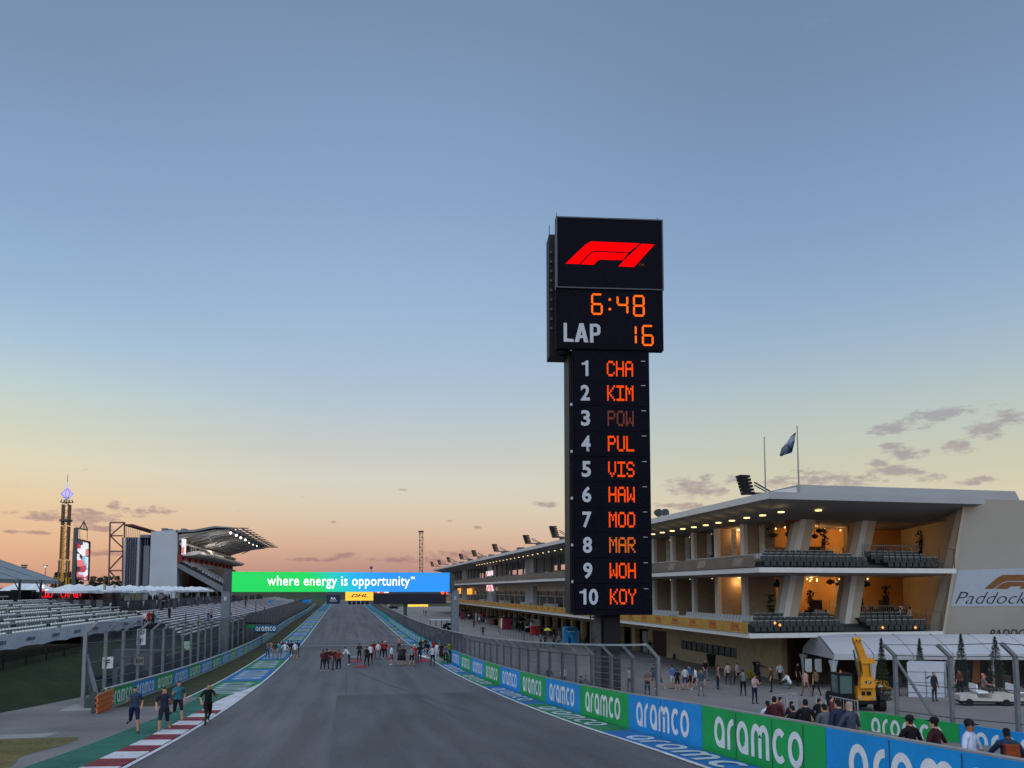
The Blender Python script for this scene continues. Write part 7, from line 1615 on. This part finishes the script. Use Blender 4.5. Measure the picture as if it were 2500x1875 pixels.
for (px, pt, D_, w, lab) in ((2151, 1556, 50, .62, 'small conifer beside the boom of the yellow loader'), (2244, 1557, 55, .62, 'small conifer above the white booth'), (2345, 1546, 53, .72, 'small conifer behind the golf cart'), (2428, 1552, 51, .95, 'fullest small conifer nearest the frame edge')): conifer(px, pt, D_, w, lab)
# yellow telescopic loader
YL = mat('loader_yellow', (.62, .27, .02), .45, var=.06); q = hitG(2098, 1733); lz = q.z
ld_ = thing('telescopic_loader', 'yellow telescopic loader with raised boom and dark cab', 'loader', (q.x, q.y, lz), R(-12)); ld_.scale = (.82, .82, .82)
def lp(nm, m_, fn, bev=False):
    b = MB(); fn(b); o = b.build(nm, m_); o.parent = ld_; return o
lp('chassis', YL, lambda b: b.hexa([(-.62, -1.2, .55), (.68, -1.2, .55), (.68, 2.2, .55), (-.62, 2.2, .55), (-.55, -1.15, 1.75), (.6, -1.15, 1.75), (.68, 2.2, 1.25), (-.62, 2.2, 1.25)]))
lp('grille', M['black'], lambda b: [b.box(-.32, -.1, -1.24, -1.17, 1.15, 1.4), b.box(.02, .3, -1.24, -1.17, 1.15, 1.4)])
lp('nose_plate', YL, lambda b: b.hexa([(-.5, -1.45, 1.65), (.5, -1.45, 1.65), (.5, -1.0, 1.65), (-.5, -1.0, 1.65), (-.42, -1.4, 2.35), (.42, -1.4, 2.35), (.42, -1.0, 2.4), (-.42, -1.0, 2.4)]))
lp('boom', YL, lambda b: [b.hexa([(-.32, -1.35, 2.1), (.34, -1.35, 2.1), (.34, -.7, 2.2), (-.32, -.7, 2.2), (-.5, -1.55, 3.6), (.12, -1.55, 3.6), (.12, -1.05, 3.6), (-.5, -1.05, 3.6)]), b.hexa([(-.44, -1.5, 3.55), (.05, -1.5, 3.55), (.05, -1.1, 3.55), (-.44, -1.1, 3.55), (-.92, -1.7, 4.85), (-.5, -1.7, 4.85), (-.5, -1.35, 4.85), (-.92, -1.35, 4.85)])])
lp('boom_collar', YL, lambda b: b.hexa([(-.52, -1.6, 3.3), (.52, -1.6, 3.3), (.52, -1.0, 3.3), (-.52, -1.0, 3.3), (-.52, -1.6, 3.62), (.45, -1.6, 3.62), (.45, -1.0, 3.62), (-.52, -1.0, 3.62)]))
lp('boom_head', YL, lambda b: b.cyl((-.95, -1.55, 4.85), (-.46, -1.55, 4.85), .2, 12))
lp('head_hole', M['black'], lambda b: [b.box(-.84, -.74, -1.78, -1.74, 4.82, 4.92), b.box(-.62, -.54, -1.78, -1.74, 4.82, 4.92)])
lp('hydraulic_ram', M['dsteel'], lambda b: b.cyl((-.62, -1.5, 2.4), (-.95, -1.6, 4.2), .06, 8))
lp('badge', M['black'], lambda b: b.box(-.16, .24, -1.475, -1.46, 1.98, 2.12))
tm_ = text_mesh('JCB', .13, .002, 1.1, .2).copy(); tm_.transform(Matrix.Translation((.04, -1.48, 2.05)) @ Matrix.Rotation(R(90), 4, 'X')); tm_.materials.clear(); tm_.materials.append(M['white']); o = bpy.data.objects.new('lettering', tm_); C.objects.link(o); o.parent = ld_
lp('hose', M['black'], lambda b: [b.cyl((-.36, -1.3, 2.5), (-.6, -1.6, 3.5), .025, 6), b.cyl((-.30, -1.38, 2.5), (-.54, -1.66, 3.5), .025, 6), b.cyl((.2, -1.4, 2.4), (.05, -1.62, 3.3), .02, 6)])
lp('headlight', M['steelpale'], lambda b: [b.cyl((-.45, -1.22, .95), (-.45, -1.26, .95), .09, 10)])
lp('headlight', M['steelpale'], lambda b: [b.cyl((.48, -1.22, .95), (.48, -1.26, .95), .09, 10)])
lp('bumper', M['black'], lambda b: b.box(-.6, .66, -1.3, -1.2, .55, .8))
lp('beacon', mat('beacon_amber', (.6, .2, .02), .4), lambda b: b.cyl((-1.3, -.2, 2.55), (-1.3, -.2, 2.72), .07, 8))
q = at(2155, 1690, 56); fk = thing('forklift', 'low yellow and black forklift half hidden behind a conifer', 'forklift', (q.x, q.y, 2.6))
b = MB(); b.hexa([(q.x - .7, q.y, 3.0), (q.x + .7, q.y, 3.0), (q.x + .7, q.y + 1.6, 3.0), (q.x - .7, q.y + 1.6, 3.0), (q.x - .6, q.y + .1, 3.75), (q.x + .5, q.y + .1, 3.6), (q.x + .5, q.y + 1.5, 3.6), (q.x - .6, q.y + 1.5, 3.75)]); b.build('body', YL, fk)
b = MB(); b.box(q.x - .75, q.x + .75, q.y + .05, q.y + 1.5, 2.75, 2.99); b.build('chassis', M['black'], fk)
for sx in (-.6, .45):
    b = MB(); b.cyl((q.x + sx, q.y + .1, 2.85), (q.x + sx + .15, q.y + .1, 2.85), .27, 12); b.build('wheel', M['black'], fk)

lp('cab_frame', M['black'], lambda b: [b.box(-1.75, -.72, -.9, .5, 2.42, 2.55), b.box(-1.75, -1.66, -.9, -.82, .9, 2.45), b.box(-.8, -.72, -.9, -.82, .9, 2.45), b.box(-1.75, -1.66, .42, .5, .9, 2.45), b.box(-1.8, -.68, -.95, .55, .6, 1.2), b.box(-1.95, -.6, -1.1, .6, .45, .6)])
gm = bpy.data.materials.new('cab_glass'); gm.use_nodes = True; gb = gm.node_tree.nodes['Principled BSDF']; gb.inputs['Base Color'].default_value = (.10, .17, .17, 1); gb.inputs['Roughness'].default_value = .08; gb.inputs['Alpha'].default_value = .75
lp('windscreen', gm, lambda b: b.box(-1.64, -.82, -.88, -.86, 1.22, 2.4)); lp('side_glass', gm, lambda b: b.box(-1.72, -1.70, -.8, .4, 1.22, 2.4))
lp('operator_seat', M['black'], lambda b: b.box(-1.45, -1.0, -.2, .3, 1.2, 2.0))
for x, y in ((-1.25, -1.25), (.95, -1.0), (-1.2, 1.8), (.95, 1.7)):
    w = lp('wheel', M['black'], lambda b: b.cyl((x - .2, y, .52), (x + .22, y, .52), .56, 20)); b = MB(); b.cyl((x + .225, y, .52), (x + .24, y, .52), .26, 12); o = b.build('rim', YL); o.parent = w
lp('mudguard', M['black'], lambda b: b.prism([(-1.7, .9), (-1.55, 1.2), (-.6, 1.25), (-.3, .95), (-.35, .85), (-.65, 1.15), (-1.5, 1.1)], 'x', .72, 1.2))
lp('engine_cover', M['black'], lambda b: b.hexa([(.69, -.9, .9), (1.2, -.9, .9), (1.2, 2.1, .8), (.69, 2.1, .8), (.69, -.8, 1.7), (1.1, -.8, 1.6), (1.15, 2.0, 1.25), (.69, 2.1, 1.35)]))
lp('engine_trim', YL, lambda b: b.beam((.72, -1.0, 1.78), (1.22, .6, 1.5), .1, .08))
lp('mirror', M['steelpale'], lambda b: b.box(.75, 1.05, -1.35, -1.3, 1.72, 1.85))
# golf cart with driver
def gcart(q, label, seated):
    t = thing('golf_cart', label, 'cart', tuple(q), R(70)); 
    def c_(nm, m_, fn):
        b = MB(); fn(b); o = b.build(nm, m_); o.parent = t; return o
    c_('body', mat('cart_cream', (.50, .48, .44), .5), lambda b: b.prism([(-1.5, .3), (1.5, .3), (1.5, .62), (.6, .7), (.45, .45), (-.2, .45), (-.3, .72), (-1.1, .75), (-1.5, .55)], 'x', -.55, .55)); c_('seat', M['white'], lambda b: [b.box(-.5, .5, -.05, .5, .75, .85), b.box(-.5, .5, .5, .58, .85, 1.25)])
    c_('floor', M['black'], lambda b: b.box(-.56, .56, -1.5, 1.5, .22, .32)); c_('steering_wheel', M['black'], lambda b: b.cyl((.22, -.38, 1.05), (.24, -.34, 1.09), .16, 10))
    for x in (-.6, .48):
        for y in (-1.0, 1.0): c_('wheel', M['black'], lambda b: b.cyl((x, y, .22), (x + .12, y, .22), .22, 12))
    if seated: person((q.x + .1, q.y + .1, q.z + .42), 'sit', 70 - 0, 'person in pink cap and pale top driving the golf cart', (120, 96, 96), (80, 60, 56), cap=(200, 120, 120), group=gF)
q = hitG(2402, 1722); gcart(q, 'low cream golf cart driven past the small conifers', True)
q = hitG(2492, 1722); gcart(q, 'second pale cart cut by the frame edge', False)
# bins, buckets, broom, flowers
def bin_(px, py, lab, sc=1.0):
    q = hitG(px, py); t = thing('wheelie_bin', lab, 'bin', tuple(q), R(-60), 'black bins at the stone wall'); t.scale = (sc,) * 3; b = MB(); b.hexa([(-.3, -.3, .08), (.3, -.3, .08), (.3, .3, .08), (-.3, .3, .08), (-.42, -.4, 1.05), (.42, -.4, 1.05), (.42, .4, 1.05), (-.42, .4, 1.05)]); o = b.build('body', M['black']); o.parent = t
    b = MB(); b.box(-.46, .46, -.45, .45, 1.05, 1.16); o = b.build('lid', M['black']); o.parent = t
    for s in (-1, 1): b = MB(); b.cyl((.25 * s, .34, .12), (.32 * s, .34, .12), .12, 10); o = b.build('wheel', M['dsteel']); o.parent = t
bin_(1741, 1628, 'large black wheelie bin under the long window of the stone wall', 1.05); bin_(1856, 1650, 'black wheelie bin near the stone wall corner behind the person in black', 1.05)
q = hitG(1872, 1655); b = MB(); b.lathe(tuple(q), [(.14, 0), (.17, .38), (.15, .38), (.13, .02)], 12); tag(b.build('bucket', M['bwhite']), 'small white bucket by the stone wall corner', 'bucket')
b = MB(); b.beam((q.x + .35, q.y, q.z), (q.x + .4, q.y + .3, q.z + 1.5), .035); b.box(q.x + .2, q.x + .6, q.y - .05, q.y + .05, q.z, q.z + .2); tag(b.build('broom', MATS['cabinet_grey']), 'broom leaning on the stone wall beside the bucket', 'broom')
q = hitG(1833, 1662); t = thing('flower_bush', 'yellow flowering bush beside the person in black', 'plant', tuple(q)); b = MB(); yf = mat('yellow_petals', (.45, .36, .03), .7, var=.4, scale=8)
for _ in range(420):
    v = Vector((random.gauss(0, 1), random.gauss(0, 1), random.gauss(0, 1))).normalized() * random.uniform(.25, .42); c = q + Vector((v.x, v.y, .5 + v.z)); d1, d2 = [Vector((random.gauss(0, 1), random.gauss(0, 1), random.gauss(0, 1))).normalized() * .05 for _ in (0, 1)]; b.quad(c - d1, c + d2, c + d1, c - d2)
b.build('flowers', yf, t, fix=False); b = MB(); b.lathe(tuple(q), [(.16, 0), (.2, .2), (.18, .2)], 8); b.build('pot', M['brown'], t)
q = hitG(1645, 1605); q = hitX(1646, 1600, 35.1); q.z = 2.5; b = MB(); b.lathe(tuple(q), [(.12, 0), (.14, .5), (.05, .62), (.05, .75)], 10); tag(b.build('extinguisher', M['black']), 'small black extinguisher standing at the foot of the stone wall', 'extinguisher')
# second lettered barrier and its fence
XB2 = 23.3; ys_ = [hitX(2340, 1760, XB2).y]; ys_ = [ys_[0] - 6, ys_[0], hitX(2099, 1740, XB2).y]
b2 = thing('barrier_wall', 'second lettered barrier of one green and one blue board behind the people', 'barrier', (XB2, ys_[1], 3.3))
tz = lambda Y, px: hitX(px, 0, XB2).z
for a_, c_, col, px, py in ((ys_[1], ys_[2], M['green'], 2095, 1735), (ys_[0], ys_[1], M['blue'], 2340, 1767)):
    top = hitX(px, py, XB2).z
    board(b2, (XB2, c_, top - 1.15 if col is M['green'] else top - 1.15), (XB2, a_, (hitX(2340, 1767, XB2).z if col is M['green'] else hitX(2500, 1778, XB2).z) - 1.15), 1.15, col, face=1)
f2 = thing('debris_fence', 'wire debris fence with three canted posts over the second barrier', 'fence', (XB2 + .6, 32, 3.5)); X2 = XB2 + .6; PT = []
for (px0, py0, px1, py1, pxt, pyt) in ((2190, 1745, 2182, 1600, 2166, 1577), (2326, 1765, 2314, 1603, 2290, 1579), (2487, 1780, 2470, 1602, 2450, 1573)):
    a, c = hitX(px0, py0, X2), hitX(px1, py1, X2); Y = a.y; c = Vector((X2, Y, c.z)); tt = c + Vector((-.55, 0, .48)); b = MB(); b.beam((X2, Y, a.z - 1.2), c, .14, .14); b.beam(c, tt, .14, .12); b.build('post', M['steel'], f2); PT.append((Y, a.z - 1.0, c.z, tt))
a = PT[0]; b = MB(); q = hitX(2262, 1752, X2 - .3); b.beam((X2, a[0], a[2] - .1), (X2 + 1.6, a[0] - .6, a[1] + .6), .13, .1); b.build('brace', M['steel'], f2)
PT.append((PT[2][0] - 3.6, PT[2][1], PT[2][2] + .02, PT[2][3] + Vector((0, -3.6, .02))))
for i in range(3):
    A, B_ = PT[i], PT[i + 1]
    for s_ in (0, .33, .66, 1.0): b = MB(); b.beam((X2, A[0], A[1] + (A[2] - A[1]) * s_), (X2, B_[0], B_[1] + (B_[2] - B_[1]) * s_), .03); b.build('tension_wire', M['dsteel'], f2)
    b = MB(); b.beam(A[3], B_[3], .03); b.build('tension_wire', M['dsteel'], f2)
    b = MB(); b.quad((X2, A[0], A[1]), (X2, B_[0], B_[1]), (X2, B_[0], B_[2]), (X2, A[0], A[2])); b.build('wire_mesh', MATS.get('wire_faint') or wiremat('wire_faint', (90, 96, 104), .10), f2, fix=False)
# crowd barriers behind the pit barrier near the loader
for i, (px, py) in enumerate(((1915, 1765), (1935, 1768), (2005, 1775), (2060, 1775))):
    q = hitG(px, py - 45, .6); q.z = G(q.x, q.y); t = thing('crowd_barrier', 'low tubular crowd barrier behind the people at the pit wall', 'barrier', tuple(q), R(20 + 25 * i), 'crowd barriers on the pit exit'); b = MB()
    b.beam((-1, 0, 1.1), (1, 0, 1.1), .04); b.beam((-1, 0, .2), (1, 0, .2), .04); b.beam((-1, 0, 0), (-1, 0, 1.1), .04); b.beam((1, 0, 0), (1, 0, 1.1), .04)
    for j in range(9): b.beam((-.8 + .2 * j, 0, .2), (-.8 + .2 * j, 0, 1.1), .018)
    o = b.build('frame', M['steelpale']); o.parent = t
# ------------------------------------------------------------------ pit lane equipment
def cabinet(px, py, w, d, h, m_, name, label, cat, top=None, rz=0, stripes=None):
    q = hitG(px, py); t = thing(name, label, cat, tuple(q), R(rz)); b = MB(); b.hexa([(-w/2, -d/2, .12), (w/2, -d/2, .12), (w/2, d/2, .12), (-w/2, d/2, .12), (-w/2*.94, -d/2*.94, h), (w/2*.94, -d/2*.94, h), (w/2*.94, d/2*.94, h), (-w/2*.94, d/2*.94, h)]); o = b.build('body', m_); o.parent = t
    for x in (-w/2*.8, w/2*.8):
        for y in (-d/2*.8, d/2*.8): b = MB(); b.cyl((x, y - .03, .08), (x, y + .03, .08), .08, 8); o = b.build('wheel', M['black']); o.parent = t
    if top: b = MB(); b.box(-w/2, w/2, -d/2, d/2, h + .005, h + top[1]); o = b.build('top', top[0]); o.parent = t
    for i in range(3): b = MB(); b.box(-w/2*.8, w/2*.8, -d/2 - .02, -d/2 - .0, .3 + i * h * .25, .3 + i * h * .25 + h * .18); o = b.build('drawer', m_); o.parent = t
    return t
mred = mat('cart_red', (.42, .02, .02), .5); mmar = mat('cart_maroon', (.16, .012, .03), .5); mblu = mat('booth_blue', (.02, .22, .48), .5); myel = mat('cone_yellow', (.50, .50, .06), .6); mor = mat('cart_orange', (.55, .09, .04), .5)
cabinet(1306, 1550, 1.5, 1.0, 1.5, mred, 'tool_cart', 'bright red tool cart with a white covered top on the pit lane', 'cart', (M['bwhite'], 1.1))
cabinet(1237, 1537, 1.7, 1.1, 2.1, mmar, 'tool_cabinet', 'maroon rounded tool cabinet with white side on the pit lane', 'cabinet', (M['black'], .15)); cabinet(1227, 1536, .5, 1.1, 2.1, M['white'], 'side_panel_stand', 'tall white panel beside the maroon tool cabinet', 'panel'); cabinet(1222, 1533, .6, .8, 1.6, mat('gas_yellow', (.45, .30, .03), .5), 'gas_trolley', 'yellow gas trolley left against the white panel', 'cart')
cabinet(1372, 1548, 1.3, 1.0, 1.1, mred, 'tool_cart', 'small red cart beside the blue booth', 'cart', (M['black'], .1)); cabinet(1208, 1524, 1.2, .9, 1.1, mor, 'tool_cart', 'orange cart in front of the dark garages', 'cart'); cabinet(1193, 1523, 1.6, .9, 1.2, M['conc'], 'wheel_rack', 'grey wheel rack beside the orange cart', 'rack', (M['white'], .2))
cabinet(1170, 1512, 1.8, 1.0, 1.3, mred, 'tool_cart', 'low red cart far down the pit lane', 'cart', (M['dsteel'], .4)); cabinet(1130, 1513, 1.0, .9, 1.9, mmar, 'tool_cabinet', 'narrow maroon cabinet just past the bridge leg', 'cabinet')
q = hitG(1392, 1572); bt = thing('blue_booth', 'bright blue booth with rounded top standing behind the fence', 'booth', tuple(q)); b = MB(); b.prism([(-.95, 0), (.95, 0), (1.0, 2.0), (.9, 2.3), (.6, 2.45), (-.6, 2.45), (-.9, 2.3), (-1.0, 2.0)], 'y', q.y - .5, q.y + .5) if False else b.prism([(q.x - .95, q.z), (q.x + .95, q.z), (q.x + 1.0, q.z + 2.0), (q.x + .9, q.z + 2.3), (q.x + .6, q.z + 2.45), (q.x - .6, q.z + 2.45), (q.x - .9, q.z + 2.3), (q.x - 1.0, q.z + 2.0)], 'y', q.y - .5, q.y + .5); b.build('shell', mblu, bt)
b = MB(); b.box(q.x - .5, q.x + .5, q.y - .52, q.y - .505, q.z + 1.7, q.z + 1.76); b.build('writing_line', M['white'], bt); b = MB(); b.prism([(q.x - .4, q.z), (q.x - .1, q.z), (q.x - .1, q.z + .7), (q.x - .4, q.z + 1.2)], 'y', q.y - .53, q.y - .502); b.build('opening', mat('booth_dark', (.01, .03, .08), .6), bt)
q = hitG(1337, 1568); t = thing('sun_umbrella', 'small yellow umbrella top over the fence on the pit lane', 'umbrella', tuple(q)); b = MB(); b.lathe(tuple(q + Vector((0, 0, 1.7))), [(.6, 0), (.42, .22), (.02, .38)], 10); b.build('canopy', myel, t); b = MB(); b.cyl(tuple(q), tuple(q + Vector((0, 0, 2.0))), .03, 6); b.build('pole', M['dsteel'], t)
# long dark booms over the garages
for i, (x0, y0, x1, y1, lab) in enumerate(((1166, 1508, 1232, 1511, 'long black boom over the farther carts'), (1245, 1517, 1300, 1517, 'long black boom reaching from the dark umbrella to the red cart'), (1310, 1534, 1405, 1535, 'longest black boom ending above the blue booth'), (1268, 1500, 1300, 1516, 'thin slanting boom arm above the dark umbrella'))):
    a = hitX(x0, y0, 31.0); c = hitX(x1, y1, 30.6); t = thing('pit_boom', lab, 'boom', tuple(c)); b = MB(); b.beam(a, c, .22, .2); b.build('arm', M['black'], t); b = MB(); b.beam(a, (a.x, a.y, 2.5), .12); b.build('upright', M['black'], t)
for (px, py, lab) in ((1266, 1511, 'black pit umbrella beside the pale standing tank'), (1135, 1490, 'large black pit canopy past the bridge leg'), (1200, 1506, 'wide black canopy over the far carts')):
    a = hitX(px, py, 31.2); t = thing('pit_canopy', lab, 'canopy', (a.x, a.y, 2.5)); b = MB(); b.lathe((a.x, a.y, a.z - .3), [(1.3, 0), (1.25, .25), (.9, .5), (.02, .62)], 12); b.build('canopy', M['black'], t); b = MB(); b.cyl((a.x, a.y, 2.5), (a.x, a.y, a.z), .05, 6); b.build('pole', M['black'], t)
random.seed(77)
for i in range(46):   # small stacked gear along the garages
    Y = 92 + i * 3.4 + random.uniform(-1, 1); X = random.uniform(31.5, 34.8); h = random.uniform(.5, 1.7); w = random.uniform(.35, .9); m_ = random.choice([M['black'], M['black'], mmar, mred, M['dsteel'], M['bwhite'], MATS['stall_dark'], M['conc']]); z = G(X, Y)
    t = thing('gear_box', 'small stack of pit gear in front of the garages', 'gear', (X, Y, z), R(random.uniform(0, 60)), 'stacks of pit gear along the garages'); b = MB(); b.hexa([(-w/2, -w/2, 0), (w/2, -w/2, 0), (w/2, w/2, 0), (-w/2, w/2, 0), (-w/2*.9, -w/2*.9, h), (w/2*.9, -w/2*.9, h), (w/2*.9, w/2*.9, h), (-w/2*.9, w/2*.9, h)]); o = b.build('crate', m_); o.parent = t; b = MB(); b.box(-w*.4, w*.3, -w*.3, w*.3, h + .002, h + .25); o = b.build('crate', random.choice([M['black'], M['white'], mred, M['dsteel']])); o.parent = t
# rope barrier stanchions across the lane
ps = [(1126, 1512), (1150, 1522), (1180, 1532), (1215, 1536), (1222, 1546), (1240, 1549), (1258, 1555), (1276, 1558), (1282, 1560), (1300, 1563)]
for i in range(26):
    f_ = i / 25 * (len(ps) - 1); j = min(int(f_), len(ps) - 2); px = ps[j][0] + (ps[j+1][0] - ps[j][0]) * (f_ - j); py = ps[j][1] + (ps[j+1][1] - ps[j][1]) * (f_ - j); q = hitG(px, py + 4); t = thing('stanchion', 'thin dark stanchion in the line across the pit lane', 'post', tuple(q), 0, 'line of stanchions on the pit lane'); b = MB(); b.cyl((0, 0, 0), (0, 0, 1.05), .035, 6); o = b.build('post', M['dsteel']); o.parent = t; b = MB(); b.cyl((0, 0, 0), (0, 0, .04), .16, 8); o = b.build('base', M['dsteel']); o.parent = t
# crew on the pit lane
gH = 'crew members on the pit lane'; random.seed(4)
for (px, py, c, p_, lab) in ((1157, 1532, BLK, NAV, 'person in black walking mid pit lane behind the bridge leg'), (1179, 1552, (20, 22, 28), BLK, 'person in dark clothes on the pit lane above the fence rail'), (1170, 1522, WHI, MAR, 'crew member in white top by the far red cart'), (1250, 1530, (60, 30, 40), BLK, 'crew member in maroon beside the maroon cabinet'), (1262, 1533, BLK, BLK, 'crew member in black under the dark pit umbrella'), (1270, 1531, WHI, BLK, 'crew member in white shirt beneath the dark pit umbrella'), (1120, 1505, (60, 60, 70), BLK, 'crew member in grey by the bridge leg'), (1142, 1508, MAR, BLK, 'crew member in maroon near the narrow cabinet'), (1034, 1501, BLK, NAV, 'small dark figure walking behind the far fence'), (1040, 1501, NAV, BLK, 'second small dark figure walking behind the far fence'), (1320, 1578, GRY, BLK, 'person whose head shows over the fence before the blue booth'), (1331, 1580, BLK, BLK, 'person in black hidden behind the fence rail'), (1352, 1578, (90, 60, 60), BLK, 'person with dark hair at the fence rail near the booth'), (1363, 1580, GRY, NAV, 'person in grey at the fence rail just before the booth')):
    Pf(px, py + 3, random.choice(['stand', 'walk', 'crossed', 'hips']), random.uniform(100, 260), lab, c, p_, group=gH)
# team stand behind the fence past the bridge leg
a = at(1050, 1568, 112); c = at(1107, 1514, 112); pw = thing('pit_wall_stand', 'grey pit wall stand with screens behind the fence at the bridge leg', 'stand', (a.x, a.y, 2.5))
b = MB(); b.box(a.x, c.x, a.y, a.y + 3, c.z - .1, c.z + .05); b.build('roof', M['steelpale'], pw)
for i in range(5): x = a.x + (c.x - a.x) * i / 4; b = MB(); b.box(x - .05, x + .05, a.y, a.y + .1, 2.5, c.z); b.build('post', M['dsteel'], pw)
random.seed(6)
for i in range(16): x = random.uniform(a.x, c.x - .5); z = random.uniform(3.3, c.z - .6); b = MB(); b.box(x, x + .5, a.y + .5, a.y + .7, z, z + .32); b.build('monitor', random.choice([M['black'], M['dsteel'], M['conc'], M['black']]), pw)
b = MB(); b.box(a.x - .2, c.x, a.y + 1, a.y + 1.2, 2.5, 3.4); b.build('counter', MATS['grey_wall'], pw)
# glowing strip canopy far down the pit lane
a = at(996, 1481, 165); c = at(1046, 1476, 165); t = thing('lit_canopy', 'bright yellow light strip under the start gantry board', 'light', (a.x, a.y, 3)); b = MB(); b.box(a.x, c.x, a.y, a.y + .3, a.z, c.z); b.build('light_strip', emi('strip_yellow', (255, 190, 70), 1.6), t)
for px in (1023, 1033): q = at(px, 1480, 165); b = MB(); b.cyl((q.x, q.y + .4, 2.5), (q.x, q.y + .4, q.z), .12, 6); b.build('pole', M['steelpale'], t)
for i, (px, py, lab) in enumerate(((961, 1487, 'dark cart parked far behind the pit fence'), (955, 1483, 'pale cart far behind the pit fence'))):
    q = hitG(px, py); t = thing('service_cart', lab, 'cart', tuple(q), R(30)); car_mesh(t, [M['black'], M['conc']][i], M['black']); t.scale = (.8, .8, .8)
# red mats, low trolley and rail on the start grid
rm_ = mat('mat_red', (.26, .03, .05), .8)
for (pts, lab) in (([(858, 1612), (884, 1609), (880, 1618), (852, 1617)], 'faded red mat under the person with the bag'), ([(862, 1626), (895, 1624), (894, 1631), (868, 1631)], 'faded red mat nearest the camera'), ([(942, 1605), (962, 1605), (962, 1610), (942, 1611)], 'small red mat beside the white cap'), ([(1012, 1611), (1045, 1610), (1048, 1617), (1018, 1618)], 'red mat by the barrier gap')):
    b = MB(); P_ = [hitG(*p) for p in pts]; b.hexa([(p.x, p.y, G(p.x, p.y) + .022) for p in P_] + [(p.x, p.y, G(p.x, p.y) + .035) for p in P_]); tag(b.build('mat', rm_), lab, 'mat')
q = hitG(1034, 1608); b = MB(); b.beam((q.x - .6, q.y + 1, q.z + .35), (q.x + .5, q.y - .8, q.z + .12), .25, .08); tag(b.build('ramp', M['white']), 'short white ramp on the ground by the barrier gap', 'ramp')
q = hitG(868, 1607); b = MB(); b.box(q.x - .8, q.x + .6, q.y - .2, q.y + .2, q.z + .05, q.z + .2); tag(b.build('trolley', M['conc']), 'low pale trolley beside the leaning person', 'trolley')
# flag marshals' posts along the far fence
for i, (px, pt, pb_) in enumerate(((483, 1503, 1520), (452, 1499, 1512), (623, 1470, 1500))):
    a = at(px, pb_ + 40, 85 if i < 2 else 120); c = at(px, pt, 85 if i < 2 else 120); b = MB(); b.beam((a.x, a.y, G(a.x, a.y)), (a.x, a.y, c.z), .12); tag(b.build('fence_pole', M['dsteel']), ('dark pole rising above the fence before the bridge leg', 'second dark pole rising above the fence before the bridge leg', 'dark pole above the fence past the bridge leg')[i], 'pole')
